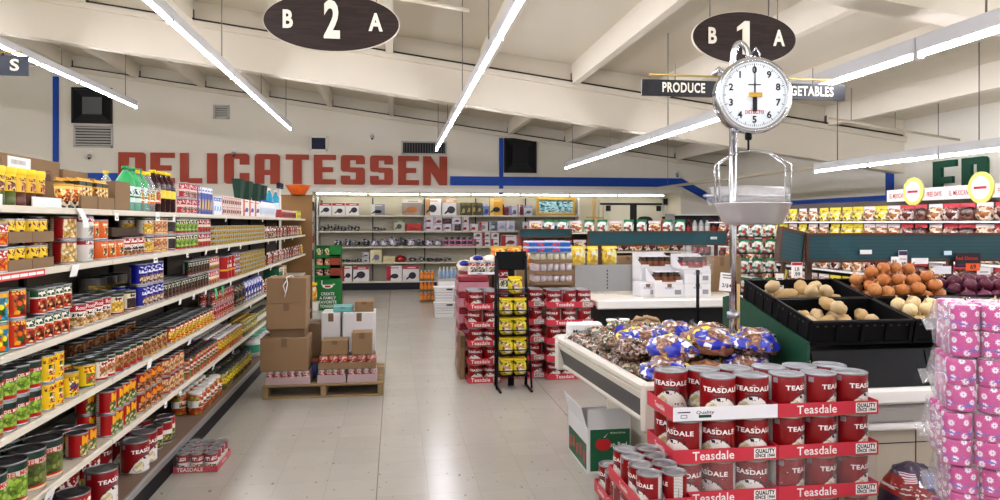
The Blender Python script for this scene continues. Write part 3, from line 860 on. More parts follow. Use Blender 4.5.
# paper-capped tins nearer the camera
K_rw = kind('large_can', 'can', RC, HC, L_band('lab_rw10', 'A51A20', HC, RC, ((.0, .35, 'EDE8DD'), (.36, .40, 'D8B030')), (.04, .34, 1.2, 26., ('4A7A3A', '9CB060', 'E4D8B0')), ((.62, .86, 'F3EEE2', 1.1),)), parts=True)
for i, y in enumerate((2.35, 2.52, 2.70)):
    if abs(y - yq) < .16: continue
    K_rw.put((-1.52 - (.02 if i % 2 else 0), y, SH[6] + .001), -.2, 'catering-size red tin with white foot, base shelf, %s from near end' % ordn(i + 1), 'catering-size red tins on the base shelf')
K_teas.put((-1.485, yx(98, -1.50), SH[6] + .001), -.25, 'claret and white hominy tin on the base shelf, before the largest one, beside red tins', 'base shelf hominy tins')
for i, (px_, x_) in enumerate(((72, -1.49), (50, -1.49), (84, -1.66), (62, -1.66))): K_rw.put((x_, yx(px_, x_), SH[6] + .001), -.2, 'catering-size red tin with white foot, base shelf, %s row, %s from hominy' % ('front' if i < 2 else 'rear', ORD[i % 2 + 1]), 'catering-size red tins on the base shelf')
# red, white and green tins beyond
K_rwg = kind('food_can', 'can', RB * 1.15, HB * 1.15, L_band('lab_rwg', 'A51E22', HB * 1.15, RB * 1.15, ((.3, .62, 'EDE8DD'), (.0, .12, '2A5A36')), (.12, .4, 1.3, 30., ('3A6A34', '7A9A4A', 'C8B080')), ()), parts=True)
for i, (x, y) in enumerate(((-1.52, yq + .42), (-1.50, yq + .55), (-1.52, yq + .68), (-1.66, yq + .46), (-1.65, yq + .6))):
    K_rwg.put((x, y, SH[6] + .001), -.1, 'red, white and green tin on the base shelf, %s past the hominy' % ordn(i + 1), 'red, white and green tins on the base shelf')
yj = yx(188, -1.44)
def base_row(P, x0, x1, r, rows, desc, group):
    y0, y1 = yx(x0, -1.43 - r), yx(x1, -1.43 - r); n = max(1, int((y1 - y0) / (2 * r + .006)))
    for i in range(n):
        for q in range(rows):
            P.put((-1.425 - r - q * (2 * r + .006) - random.uniform(0, .008), y0 + r + i * (2 * r + .006), SH[6] + .001), random.uniform(-.3, .3), '%s on base shelf, %s row, %s from near end' % (desc, 'front' if q == 0 else ORD[q + 1], ordn(i + 1)), group)
J4 = jar('pickle_jar', .055, .165, C_mixed, LJ1, M_jlid_w); J5 = jar('pickle_jar', .05, .16, C_olive, LJ2, M_jlid_k)
base_row(J4, 193, 219, .055, 2, 'orange pickle jar', 'orange pickle jars')
base_row(J5, 219.5, 249, .05, 2, 'yellow-labelled pickle jar', 'yellow labelled pickle jars')
# --- third shelf down
K_or = kind('fruit_can', 'can', RB, HB, L_band('lab_orangefruit', 'D8481C', HB, RB, ((.82, 1., 'C03018'),), (.12, .78, .8, 22., ('E8781E', '8A1D12', 'F0B53A', '3A7A3A')), ((.80, .95, 'F2D21E', 1.),)), parts=True)
K_orgr = kind('fruit_can', 'can', RB, HB, L_band('lab_greenfruit', '3A8A34', HB, RB, ((.8, 1., 'E0B41E'),), (.1, .78, .9, 22., ('F0E040', '4AA8C8', 'E8781E', '3A7A3A')), ()), parts=True)
feed(3, -34, 4, K_orgr, RB, HB, 2, 2, 'green fruit juice can', 'can', 'green fruit juice cans', top_rows=1)
feed(3, 4.5, 19, K_or, RB, HB, 2, 1, 'orange fruit juice can', 'can', 'orange fruit juice cans')
K_grrd = kind('fruit_can', 'can', RA, HA, L_band('lab_greenred', '1E6A40', HA, RA, ((.0, .62, 'B3261E'), (.62, .68, 'F0EBDD')), (.1, .6, 1.1, 34., ('8A1D12', 'D8602A', 'F0D8A0', '3A1A12')), ((.70, .92, 'F3EEE2', 1.1),)), parts=True)
feed(3, 19.5, 65, K_grrd, RA, HA, 1, 3, 'green-topped red chili can', 'can', 'lower layer of green topped chili cans')
yl0, yl1 = yx(28, -1.55), yx(64, -1.55)
for i in range(7):
    y = yl0 + .04 + i * (2 * RA + .003)
    if y > yl1: break
    for q in range(1):
        K_grrd.put((GX - .014 - RA - q * .08, y, SH[3] + HA + .002), .1, 'green-topped red chili can stacked on top, third shelf, %s row, %s along' % ('front' if q == 0 else 'second', ordn(i + 1)), 'upper layer of green topped chili cans')
K_wb = kind('bean_can', 'can', RB, HB, L_band('lab_whitebean', 'EEEAE0', HB, RB, ((.66, .95, 'B8202A'),), (.06, .42, 1.4, 34., ('C89A62', 'E8D0A0', 'A87840', 'D8B888')), ((.46, .6, '2A2A30', 1.2),)), parts=True, word=[('Rosarita', .026, M_w, HB * .80, .085, .01)])
feed(3, 66, 107, K_wb, RB, HB, 1, 3, 'white and red refried bean can', 'can', 'white and red refried bean cans')
K_gc = kind('corn_can', 'can', RB, HB, L_band('lab_corn', 'E9E2CE', HB, RB, ((.84, 1., '1E5A36'), (.0, .14, 'B02A22')), (.14, .6, 1.4, 30., CORN), ((.62, .82, '8A1D1A', 1.1),)))
feed(3, 107.5, 120, K_gc, RB, HB, 1, 3, 'cream corn can', 'can', 'cream corn cans')
K_bb = kind('corn_can', 'can', RB, HB, L_band('lab_blackbean', 'E4DDCB', HB, RB, ((.84, 1., '1E5A36'), (.0, .14, 'B02A22')), (.14, .6, 1.4, 30., DARK), ((.62, .82, '8A1D1A', 1.1),)))
feed(3, 120.5, 132, K_bb, RB, HB, 1, 3, 'black bean can', 'can', 'black bean cans')
K_blue = kind('blue_can', 'can', RB, HB * 1.08, L_band('lab_blue', '16249A', HB, RB, ((.0, .08, 'D8D4CC'),), (.08, .46, .9, 30., ('C8A888', '6A4A3A', 'E8D8C0')), ((.6, .92, 'E9EAF0', 1.),)))
feed(3, 132.5, 160, K_blue, RB, HB * 1.08, 2, 2, 'blue can', 'can', 'double stack of blue cans', top_rows=1)
K_dg = kind('coffee_can', 'can', RA, HA, L_band('lab_darkgreen', '12402C', HA, RA, ((.0, .3, '6A1D1A'),), (.06, .5, 1.2, 34., ('5A3A2A', '8A5A3A', '2A1A14')), ((.62, .84, 'D8D2C0', 1.2),)), 14)
feed(3, 160.5, 205, K_dg, RA, HA, 1, 3, 'dark green can', 'can', 'dark green cans, lower layer')
y0_, y1_ = yx(184, -1.55), yx(204, -1.55)
for i in range(int((y1_ - y0_) / .08)):
    for q in range(1): K_dg.put((GX - .014 - RA, y0_ + .04 + i * .08, SH[3] + HA + .002), 0, 'dark green can stacked on top, third shelf, %s in its row' % ordn(i + 1), 'dark green cans, upper layer')
K_pk = kind('soup_can', 'can', RA, HA, L_band('lab_pink', 'C04A4A', HA, RA, ((.4, .6, 'EADFD0'),), (.1, .4, 1.5, 50., MIX), ((.64, .9, 'F3E6DE', 1.6),)), 14)
feed(3, 205.5, 216, K_pk, RA, HA, 2, 2, 'pink soup can', 'can', 'pink soup cans')
K_bigred = kind('big_red_tin', 'can', .065, .21, L_band('lab_bigred', 'B3151C', .21, .065, ((.36, .44, 'E4B93A'),), None, ((.5, .8, 'F0E6E0', .5),)), 18)
feed(3, 219, 229.5, K_bigred, .065, .21, 1, 1, 'big red tin', 'can', 'big red tins')
K_pur = kind('soup_can', 'can', RA, HA, L_band('lab_purple', '6A4A7A', HA, RA, ((.4, .55, 'D8D0D8'),), (.1, .4, 1.5, 50., MIX), ((.64, .9, 'F3E6DE', 1.6),)), 14)
feed(3, 230.5, 237, K_pur, RA, HA, 2, 1, 'purple soup can', 'can', 'purple soup cans')
K_tun = kind('tuna_can', 'can', RT_, HT, L_band('lab_tuna', 'D2B62E', HT, RT_, ((.0, .25, '7A6A1A'),), None, ((.3, .8, '4A4A1A', 2.6),)), 14, M_tin)
feed(3, 237.5, 262, K_tun, RT_, HT, 5, 1, 'flat yellow fish tin', 'tin', 'flat yellow tins, third shelf')
# --- second shelf down
K_y46 = kind('juice_can', 'can', RA, .094, L_band('lab_yjuice', 'F2D21E', .094, RA, ((.0, .08, 'C8A010'),), (.2, .5, .6, 40., ('3A3A2A', 'C8352A', 'F2E6C0')), ((.62, .88, '7A2A14', 1.2),)), parts=True)
K_rdn = kind('fruit_can', 'can', RA, .094, L_band('lab_rednear', 'C02A20', .094, RA, (), (.1, .55, .9, 40., ('E8781E', 'F0B53A', 'D8402A')), ((.6, .9, 'F3EEE2', 1.),)), parts=True)
feed(2, -24, 4, K_rdn, RA, .1, 2, 1, 'red fruit can', 'can', 'red fruit cans, second shelf')
# cardboard trays of yellow cans, two high
ya, yb_ = yx(6, -1.5), yx(52, -1.5)
ntr = 2
for k in range(2):
    for j in range(ntr):
        L_ = (yb_ - ya) / ntr
        y0 = ya + j * L_ + .002; y1 = y0 + L_ - .004
        z0 = SH[2] + .001 + k * .112
        t = thing('can_tray', 'low brown card tray of yellow cans, second shelf, %s tray, %s' % ('bottom' if k == 0 else 'top', ('near end', 'far end')[j]), 'tray', (GX - .012, y0, z0), 0, 'card trays of yellow cans')
        L2 = y1 - y0
        b = MB(); b.box(-.17, 0, 0, L2, 0, .003, M_gap); b.build('tray_floor', t)
        MB().box(-.003, 0, 0, L2, .003, .045, M_gap).build('front_wall', t)
        MB().box(-.17, -.167, 0, L2, .003, .045, M_gap).build('rear_wall', t)
        for yy in (0, L2 - .003): MB().box(-.167, -.003, yy, yy + .003, .003, .045, M_gap).build('end_wall', t)
        n = int((L2 - .008) / (2 * RA + .001)); off = (L2 - n * (2 * RA + .001)) / 2
        for i in range(n):
            for q in range(2):
                K_y46.put((GX - .012 - .005 - RA - q * (2 * RA + .001), y0 + off + RA + i * (2 * RA + .001), z0 + .0035), random.uniform(-.2, .2),
                          'yellow juice can in the %s card tray at the %s, %s row, %s' % ('bottom' if k == 0 else 'top', ('near end', 'far end')[j], 'front' if q == 0 else 'rear', ordn(i + 1)), 'yellow juice cans in card trays')
K_brn = kind('brown_can', 'can', .05, .105, L_band('lab_brown', '3A2418', .105, .05, (), (.15, .75, 1.6, 40., ('6A4A2A', '8A6A3A', '4A301C')), ((.78, .95, 'B08A4A', 1.),)), 18)
y = ya + .06
for i in range(6):
    for k in range(2):
        K_brn.put((-1.83, y + i * .115, SH[2] + .001 + k * .106), 0, 'dark brown can behind the card trays, %s layer, %s from near end' % (('bottom', 'top')[k], ordn(i + 1)), 'dark brown cans behind the trays')
K_pea = kind('nut_can', 'can', .056, .112, L_band('lab_nuts', 'A8262A', .112, .056, ((.86, 1., '8E1A20'),), (.08, .86, 1.3, 30., ('E8D29A', 'D8B870', 'F2E6C4', 'C89A50')), ()), parts=True)
feed(2, 54, 72, K_pea, .056, .112, 2, 2, 'red can pictured with hominy', 'can', 'red cans pictured with hominy')
K_wl = kind('nut_can', 'can', .056, .112, L_band('lab_whitepic', 'DCD8D0', .112, .056, ((.76, 1., 'A8202A'),), (.1, .6, .7, 34., ('8A8A84', 'C8C4BA', 'EAE6DC')), ((.78, .95, 'EAD8D8', 1.),)), parts=True)
feed(2, 72.5, 89, K_wl, .056, .112, 2, 2, 'white and claret can', 'can', 'white and claret cans')
K_ora = kind('orange_can', 'can', .056, .104, L_band('lab_orange', 'D8741C', .104, .056, ((.9, 1., 'C05A14'),), (.2, .55, .6, 34., ('7A4A2A', 'E8C070', 'F0E0B0')), ((.6, .8, 'F0E0B0', .8),)), parts=True)
feed(2, 89.5, 118, K_ora, .056, .104, 1, 2, 'orange can', 'can', 'orange cans, bottom layer')
yy_ = yx(91, -1.5)
for i in range(2): K_ora.put((GX - .07, yy_ + .075 + i * .117, SH[2] + .1065), .2, 'orange can standing on the other orange cans, %s' % ('near end', 'far end')[i], 'orange cans, top layer')
K_rdw = kind('bean_can', 'can', RB, HA, L_band('lab_redwhite2', 'EBE5DA', HA, RB, ((.62, 1., 'B2242A'), (.0, .14, 'A85A2A')), (.04, .3, 1.6, 34., BEAN), ((.7, .9, 'F3EEE2', 1.2), (.34, .56, '3A3A40', 1.2))), 18)
feed(2, 118.5, 139, K_rdw, RB, HA, 1, 2, 'red-topped white can', 'can', 'red topped white cans')
t_y0, t_y1 = yx(112, -1.5), yx(139, -1.5)
tag(MB().box(-1.62, -1.50, t_y0, t_y1, SH[2] + .118, SH[2] + .168, mat('tray_dark_brown', '3A2A1A', .8), bev=.003).build('flat_carton'), 'flat dark brown carton laid across cans, second shelf', 'carton')
K_ch = kind('corn_can', 'can', RB, HA, L_band('lab_corn2', 'EAE3CF', HA, RB, ((.86, 1., '1E5A36'), (.0, .12, 'B02A22')), (.12, .66, 1.5, 30., CORN), ((.68, .84, '8A1D1A', 1.),)), 18)
feed(2, 139.5, 150, K_ch, RB, HA, 2, 2, 'pale green corn can', 'can', 'pale corn cans, second shelf')
K_pt = kind('bean_can', 'can', RB, HA, L_band('lab_pinto2', 'E8DCC4', HA, RB, ((.0, .14, 'D8B23A'), (.86, 1., 'B2322A')), (.14, .78, 1.6, 30., ('D8A878', 'C88A5A', 'E8C8A0')), ()), 18)
feed(2, 150.5, 163, K_pt, RB, HA, 2, 2, 'pink pinto bean can', 'can', 'pink pinto cans, second shelf')
K_bk = kind('bean_can', 'can', RB, HA, L_band('lab_black2', 'E8E0D0', HA, RB, ((.0, .14, 'B23A2A'), (.86, 1., '2A5A3A')), (.14, .74, 1.4, 26., DARK), ()), 18)
feed(2, 163.5, 172, K_bk, RB, HA, 2, 2, 'black bean picture can', 'can', 'black bean cans, second shelf')
K_gp = kind('pea_can', 'can', RB, HA, L_band('lab_pea2', '1F5030', HA, RB, ((.0, .16, 'B22A22'),), (.18, .62, 1.5, 30., PEA), ((.66, .9, 'EAE3CF', 1.2),)), 18)
feed(2, 172.5, 193, K_gp, RB, HA, 2, 2, 'dark green pea can', 'can', 'dark green pea cans, second shelf')
K_rp = kind('soup_can', 'can', RA, HA, L_band('lab_redsoup', 'A8343A', HA, RA, ((.42, .6, 'EADFD0'),), (.1, .4, 1.6, 50., RED), ((.64, .9, 'F3E6DE', 1.8),)), 14)
feed(2, 195, 208, K_rp, RA, HA, 2, 2, 'red soup can', 'can', 'red soup cans, second shelf')
K_tun2 = kind('tuna_can', 'can', RT_, HT, L_band('lab_tuna2', 'CDB030', HT, RT_, ((.75, 1., '3A6A3A'),), None, ((.2, .65, '5A4A14', 2.6),)), 14, M_tin)
feed(2, 209, 262, K_tun2, RT_, HT, 4, 1, 'flat gold fish tin', 'tin', 'flat gold tins, second shelf')
# --- big dark tins lying or standing at the back of the third shelf
t = thing('large_can', 'catering-size dark can lying on its side above the green-topped cans', 'can')
can_parts(RC, HC, L_band('lab_darkside', '7A1D22', HC, RC, ((.4, .6, '4A4A4C'),)), t, 28, M_lid)
q = aty(24, 288, yx(24, -1.56))
t.location = (-1.70, yx(24, -1.6), SH[3] + HA * 2 + .004 - .035); t.rotation_euler = (0, PI / 2, 0)
t.location = (-1.905, yx(24, -1.6) - .02, SH[3] + HA + .006 + RC)
K_back = kind('large_can', 'can', RC, HC, L_band('lab_backcorn', '8A8680', HC, RC, ((.0, .2, 'B02A22'),), (.2, .7, 1.1, 26., CORN), ()), 20)
y = yx(84, -1.84)
for i in range(3): K_back.put((-1.83, y + .1 + i * .17, SH[3] + .001 + 0.), -.4, 'catering-size corn can standing behind the bean cans, third shelf, %s' % ordn(i + 1), 'large corn cans behind the beans')
# ================================================================ cartons, bottles, bags: shared builders
def art_box(name, cat, w, d, h, base, accent, motif, seedv=0, side=None, parent=None):
    """a printed carton, front facing -y, base centre at its origin"""
    t = thing(name, '', cat)
    bm_ = mat('carton_' + base, base, .45); ac = mat('carton_' + accent, accent, .45); mo = mat('carton_' + motif, motif, .45)
    b = MB(); b.box(-w / 2, w / 2, 0, d, 0, h, bm_ if not side else mat('carton_' + side, side, .5), bev=.0015); b.build('carton_body', t)
    R = random.Random(seedv)
    f = MB(); y = -.0006
    f.box(-w / 2 + .002, w / 2 - .002, y, 0, .002, h - .002, bm_)
    k = R.random()
    if k < .5: f.box(-w / 2 + .002, w / 2 - .002, y * 1.6, y, h * .78, h - .002, ac)
    else: f.box(-w / 2 + .002, -w / 2 + w * .3, y * 1.6, y, .002, h - .002, ac)
    e = []
    cx, cz, rx, rz = w * R.uniform(-.05, .15), h * R.uniform(.32, .45), w * R.uniform(.22, .3), h * R.uniform(.14, .24)
    for i in range(14): e.append((cx + rx * math.cos(2 * PI * i / 14), cz + rz * math.sin(2 * PI * i / 14)))
    f.prism(e, y * 2.2, y, mo)
    f.prism([(cx - rx * .9, cz), (cx - rx * 1.7, cz - rz * .9), (cx - rx * 1.55, cz - rz * 1.3), (cx - rx * .6, cz - rz * .5)], y * 2.2, y, mo)
    f.box(-w * .2, w * .3, y * 2.4, y * 1.6, h * .84, h * .9, bm_ if k < .5 else ac)
    f.build('front_print', t)
    return t
def lumpy(seedv, amp=.18, fr=2.2):
    o = Vector((seedv * 3.1, seedv * 1.7, seedv * .9))
    def fn(d):
        return d * (1 + amp * noise.noise(d * fr + o) + amp * .5 * noise.noise(d * fr * 2.6 + o))
    return fn
def bottle(name, r, h, liquid, cap, label, glass=None, neck=.30, cat='bottle', lz=(.2, .55)):
    t = thing(name, '', cat)
    b = MB()
    b.lathe([(r * .85, 0), (r, .006), (r, h * .60), (r * .93, h * .68), (r * .5, h * .82), (r * neck, h * .88), (r * neck, h * .93)], 18, liquid); b.build('bottle_body', t)
    b = MB(); b.lathe([(r * (neck + .09), h * .92), (r * (neck + .09), h * .995), (r * neck, h)], 14, cap); b.build('cap', t)
    b = MB(); b.lathe([(r * 1.012, h * lz[0]), (r * 1.012, h * lz[1])], 18, label, capb=False, capt=False); b.build('label', t)
    return t
M_card_in = M_card2
def open_tray(name, label, cat, loc, w, d, h, lip, m, rotz=0., group=None, back=None):
    """open-top carton, front facing -y; its front wall LIP high and its rear wall BACK high"""
    t = thing(name, label, cat, loc, rotz, group); k = .004
    MB().box(-w / 2, w / 2, 0, d, 0, k, m).build('tray_floor', t)
    MB().box(-w / 2, w / 2, 0, k, k, lip, m).build('front_wall', t)
    MB().box(-w / 2, w / 2, d - k, d, k, back or h, m).build('rear_wall', t)
    for x in (-w / 2, w / 2 - k):
        b = MB(); hb = back or h
        R = Matrix.Translation((x, 0, 0)) @ Matrix(((0, 1, 0, 0), (1, 0, 0, 0), (0, 0, 1, 0), (0, 0, 0, 1)))
        b.prism([(k, k), (d - k, k), (d - k, hb), (d * .5, hb if h == hb else h), (k, lip)], 0, k, m, R); b.build('end_wall', t)
    return t
# ================================================================ top shelf, near end to far end
TZ = SH[1] + .0005
FX = GX - .012
# big carton lying along the shelf
p0, p1 = yx(2, -1.72), yx(60, -1.72)
t = thing('cardboard_box', 'large brown carton with white address sheet, behind yellow-topped jars', 'box', (-1.72, (p0 + p1) / 2, TZ), PI / 2)
w = p1 - p0
MB().box(-w / 2, w / 2, 0, .18, 0, .245, M_card, bev=.003).build('carton_body', t)
MB().box(-w * .42, -w * .05, -.001, 0, .13, .235, M_w).build('address_sheet', t)
b = MB()
b.text('IIIIIIIIIIII', .03, M_k, Matrix.Translation((-w * .25, -.0012, .21)), 0, 0, width=w * .22); b.build('printing', t)
M_brk = mat('carton_print', '5A3A28', .7)
b = MB(); n = 24
for (r0, r1) in ((.045, .038), (.03, 0.)):
    v = []
    for i in range(n): a = 2 * PI * i / n; v += [(w * .27 + r0 * math.cos(a), -.0008, .15 + r0 * math.sin(a)), (w * .27 + max(r1, .001) * math.cos(a), -.0008, .15 + max(r1, .001) * math.sin(a))]
    b.add(v, [(2 * i, 2 * ((i + 1) % n), 2 * ((i + 1) % n) + 1, 2 * i + 1) for i in range(n)], M_brk)
b.build('round_stamp', t)
# yellow topped jars
def spice(nm, low, lab):
    t = thing(nm, '', 'jar')
    b = MB(); b.lathe([(.034, 0), (.036, .004), (.036, .058)], 18, low); b.build('jar_body', t)
    b = MB(); b.lathe([(.0365, .058), (.0365, .128)], 18, lab, capb=False, capt=False); b.build('label', t)
    b = MB(); b.lathe([(.038, .128), (.039, .13), (.039, .15), (.036, .154)], 18, M_y); b.build('lid', t)
    return Proto(t)
sb = spice('seasoning_jar', mat('paste_brown', '5A2E1C', .3), L_band('lab_spice1', 'E9C84A', .154, .036, ((.75, .9, 'F2D21E'),), (.38, .6, .8, 60., ('8A2A1A', 'D8A878', 'B8502A')), ((.66, .76, '6A2A14', 1.),)))
sg = spice('seasoning_jar', mat('paste_green', '4C5A1E', .3), L_band('lab_spice2', 'EACB3A', .154, .036, ((.75, .9, 'F4DC2A'),), (.38, .6, .8, 60., ('5A2A1A', 'E8C898', 'A8502A')), ((.66, .76, '6A2A14', 1.),)))
y0, y1 = yx(-12, FX), yx(58.5, FX)
n = int((y1 - y0) / .081)
for i in range(n):
    P = sg if i in (n - 4, n - 5, n - 6) else sb
    P.put((FX - .042, y0 + .04 + i * .081, TZ), random.uniform(-.3, .3), 'yellow-lidded seasoning jar with %s paste, top shelf, %s from near end' % ('green' if P is sg else 'brown', ordn(i + 1)), 'yellow-lidded seasoning jars')
for i, (a, c2) in enumerate(((-6, 3), (33, 62))):
    p0, p1 = yx(a, FX + .006), yx(c2, FX + .006)
    tag(MB().box(FX + .0, FX + .004, p0, p1, TZ, TZ + .042, M_w).build('white_card_strip'), ['short white card strip along the top shelf edge, near end', 'long white card strip before the seasoning jars'][i], 'card strip')
# noodle cups and cardboard sleeves
L = Lab('lab_noodle', .35); c, d = L.cells(L.vec, 90., ('E8B84A', 'D8782A', 'F2E2B0', '8A4A1E')); L.base('EFD890'); L.over(L.z.btw(.0, .09), c)
c2_, d2_ = L.cells(L.vec, 60., ('3A2A22', '6A5A4A', 'E8E0D0')); L.over(L.z.lt(.035), c2_); L.done()
t = thing('noodle_cup', '', 'cup'); b = MB(); b.lathe([(.031, 0), (.040, .105)], 18, L.m); b.build('cup_body', t); b = MB(); b.lathe([(.042, .105), (.042, .112), (.038, .114)], 18, mat('cup_lid', 'D8A03A', .4)); b.build('lid', t)
NC = Proto(t); y0 = yx(60.5, FX - .05)
for i in range(2): NC.put((FX - .045, y0 + .02 + i * .085, TZ), 0, 'orange-patterned noodle cup after the seasoning jars, %s in its row' % ordn(i + 1), 'patterned noodle cups')
p0 = yx(64, -1.68)
t = open_tray('cardboard_box', 'tall open brown carton behind the noodle cups', 'box', (-1.70, p0 + .19, TZ), .30, .17, .21, .21, M_card, PI / 2)
# tray cartons of yellow packets
def packet(nm, w, d, h, lab):
    t = thing(nm, '', 'packet'); MB().box(-w / 2, w / 2, 0, d, 0, h, lab, bev=.004).build('pouch', t)
    MB().box(-w / 2, w / 2, d * .4, d * .6, h, h + .012, lab).build('seal', t); return Proto(t)
L = Lab('lab_packet', .4); L.base('E3B93C'); c, d = L.cells(L.vec, 70., ('F2D86A', 'C8782A', '6A3A1E', 'F0E2B0')); L.over(L.z.btw(.03, .10), c); L.over(L.z.btw(.11, .13), '3A3A22'); L.done()
PK = packet('soup_packet', .075, .03, .135, L.m)
yy = yx(81, FX)
for j, (wd, desc) in enumerate(((.19, 'first'), (.21, 'second'), (.22, 'third'))):
    open_tray('display_carton', 'short brown carton of yellow packets on the top shelf, %s of three' % desc, 'box', (FX, yy + wd / 2 + .004, TZ), wd, .16, .13 if j < 2 else .15, .065 if j < 2 else .16, M_card, PI / 2, 'cartons of yellow packets')
    for i in range(int((wd - .014) / .078)):
        for q in range(3):
            PK.put((FX - .012 - q * .046, yy + .05 + i * .078, TZ + .005), PI / 2, 'yellow soup packet in the %s short carton, %s place, %s behind front' % (desc, ordn(i + 1), ordn(q + 1)), 'yellow soup packets in cartons')
    yy += wd + .012
t = thing('cardboard_box', 'small plain brown box behind the yellow packets on top shelf', 'box', (-1.80, yx(88, -1.8), TZ), PI / 2)
MB().box(-.11, .11, 0, .1, 0, .20, M_card).build('carton_body', t); MB().box(-.11, .11, -.001, .0, .085, .115, M_card2).build('tape', t)
# bottles
M_grn_cap = mat('cap_green', '1F8A4A', .35); M_yel_cap = mat('cap_yellow', 'EBCB1E', .35)
G_water = mat('clear_bottle', 'DDE8EA', .08, trans=.75, spec=.5); G_teal = mat('teal_bottle', '8ACDB4', .1, trans=.35); G_dark = mat('dark_juice', '2E0F14', .1); G_amber = mat('amber_juice', '9A5A1E', .12)
M_grn_wrap = mat('green_shrink_wrap', '2FA35A', .3, bump=.3, bscale=60.)
t = bottle('water_bottle', .050, .262, G_teal, M_grn_cap, L_band('lab_teal', 'DDEBE4', .262, .05, ((.3, .34, '1F8A4A'),), None, ((.36, .5, '2A5A4A', 1.4),)), cat='bottle')
b = MB(); b.lathe([(.0515, .262 * .56), (.0515, .262 * .62), (.048, .262 * .69), (.027, .262 * .82), (.0165, .262 * .885)], 18, M_grn_wrap, capb=False, capt=False); b.build('shoulder_wrap', t)
B1 = Proto(t); yg = yy + .045
for i in range(3): B1.put((FX - .055, yg + .03 + i * .108, TZ), 0, 'green-capped bottle on the top shelf, %s of three' % ordn(i + 1), 'green-capped bottles')
MB()
t = bottle('juice_bottle', .042, .25, G_water, M_yel_cap, L_band('lab_jc', 'EFEDE6', .25, .042, ((.2, .26, 'E08A1E'),), (.28, .44, .9, 40., ('E08A1E', '6A9A3A', 'F0C84A')), ((.46, .54, '3A3A3A', 1.),), ), cat='bottle')
B2 = Proto(t)
B2.put((-1.74, yx(106, -1.74), TZ), 0, 'clear bottle with yellow cap behind the green-capped bottles', 'clear bottles with yellow caps')
y0 = yx(134, FX - .05)
for i in range(3): B2.put((FX - .052, y0 + .05 + i * .1, TZ), 0, 'clear bottle with yellow cap after the green-capped ones, %s in row' % ordn(i + 1), 'clear bottles with yellow caps')
t = bottle('juice_bottle', .048, .275, G_dark, M_yel_cap, L_band('lab_jd', 'E9E2D2', .275, .048, ((.2, .24, 'C8641E'),), (.26, .46, .8, 40., ('E08A1E', '6A9A3A', 'C83A1E')), ((.48, .54, '5A2A3A', 1.),)), cat='bottle')
B3 = Proto(t); y0 = yx(151, FX - .05)
B3.put((FX - .056, y0 + .05, TZ), 0, 'dark juice bottle with fruit-pictured label, yellow cap', 'dark juice bottles')
t = bottle('juice_bottle', .048, .275, G_dark, M_yel_cap, mat('lab_yellowband', 'E6CF3A', .4), cat='bottle', lz=(.34, .54))
B4 = Proto(t)
for i in range(3): B4.put((FX - .056, y0 + .157 + i * .106, TZ), 0, 'dark juice bottle with plain yellow band, %s after the fruit-pictured one' % ordn(i + 1), 'yellow-banded juice bottles')
for i in range(3): B4.put((FX - .166, y0 + .05 + i * .106, TZ), 0, 'dark juice bottle with yellow band in the rear row, %s along' % ordn(i + 1), 'yellow-banded juice bottles')
K_pk2 = kind('soup_can', 'can', RA * 1.05, HA, L_band('lab_pinkred', 'B8424E', HA, RA, ((.44, .58, 'E8D2CA'),), (.1, .42, 1.2, 40., ('7A8A3A', 'E8D2CA', 'B03040', 'D86A6A')), ((.62, .88, 'EFD9D6', 1.8),)), 16)
feed(1, 179, 197, K_pk2, RA * 1.05, HA, 2, 1, 'rose-coloured soup can', 'can', 'rose soup cans, top shelf')
def feed_box(shelf, x0, x1, proto, w, h, layers, rows, d, desc, group):
    y0, y1 = yx(x0, FX), yx(x1, FX); st = w + .004; n = max(1, int((y1 - y0) / st))
    for i in range(n):
        for q in range(rows):
            for k in range(layers):
                lw = layer_word(k, layers)
                proto.put((FX - .004 - q * (d + .006) - random.uniform(0, .004), y0 + st * (i + .5), SH[shelf] + .0008 + k * (h + .001)), PI / 2,
                          '%s, %s%s%s, %s from near end' % (desc, SHW[shelf], '' if rows == 1 else ', %s row' % ('front' if q == 0 else 'rear'), ', %s layer' % lw if lw else '', ordn(i + 1)), group)
BX1 = Proto(art_box('soap_box', 'box', .085, .09, .215, '1B3A96', 'E8ECF4', 'D8B23A', 3)); feed_box(1, 199, 214.5, BX1, .085, .215, 1, 1, .09, 'tall blue box', 'tall blue boxes')
BX2 = Proto(art_box('soap_box', 'box', .09, .08, .15, 'E6EBF0', '2A6AB8', '6AA8D8', 4)); feed_box(1, 214.5, 222.5, BX2, .09, .15, 1, 1, .08, 'white and pale blue box', 'white and blue boxes')
BX3 = Proto(art_box('tea_box', 'box', .075, .07, .085, 'E6DCD2', 'B3262E', '4A3A2A', 5)); feed_box(1, 223, 243, BX3, .075, .085, 2, 1, .07, 'small red and cream box', 'small red and cream boxes')
BX4 = Proto(art_box('candle_box', 'box', .30, .20, .17, 'EDEBE6', 'D8562A', '2A3A8A', 6)); feed_box(1, 243.5, 265, BX4, .30, .17, 1, 1, .2, 'wide white box with red flash', 'wide white boxes')
t = bottle('cleaner_bottle', .04, .2, mat('bottle_white', 'E9E9E6', .3), mat('cap_blue', '2A4AA8', .4), mat('lab_cleaner', 'C8D2E0', .4), cat='bottle'); CB = Proto(t)
y0 = yx(265.5, FX)
for i in range(9): CB.put((FX - .05, y0 + .05 + i * .09, TZ), 0, 'white cleaner bottle after the wide boxes, %s in row' % ordn(i + 1), 'white cleaner bottles')
BX5 = Proto(art_box('tea_box', 'box', .08, .07, .11, '8E2A2A', 'E2D6CC', '5A1A1A', 7)); feed_box(1, 282, 297, BX5, .08, .11, 1, 1, .07, 'dark red small box', 'dark red small boxes')
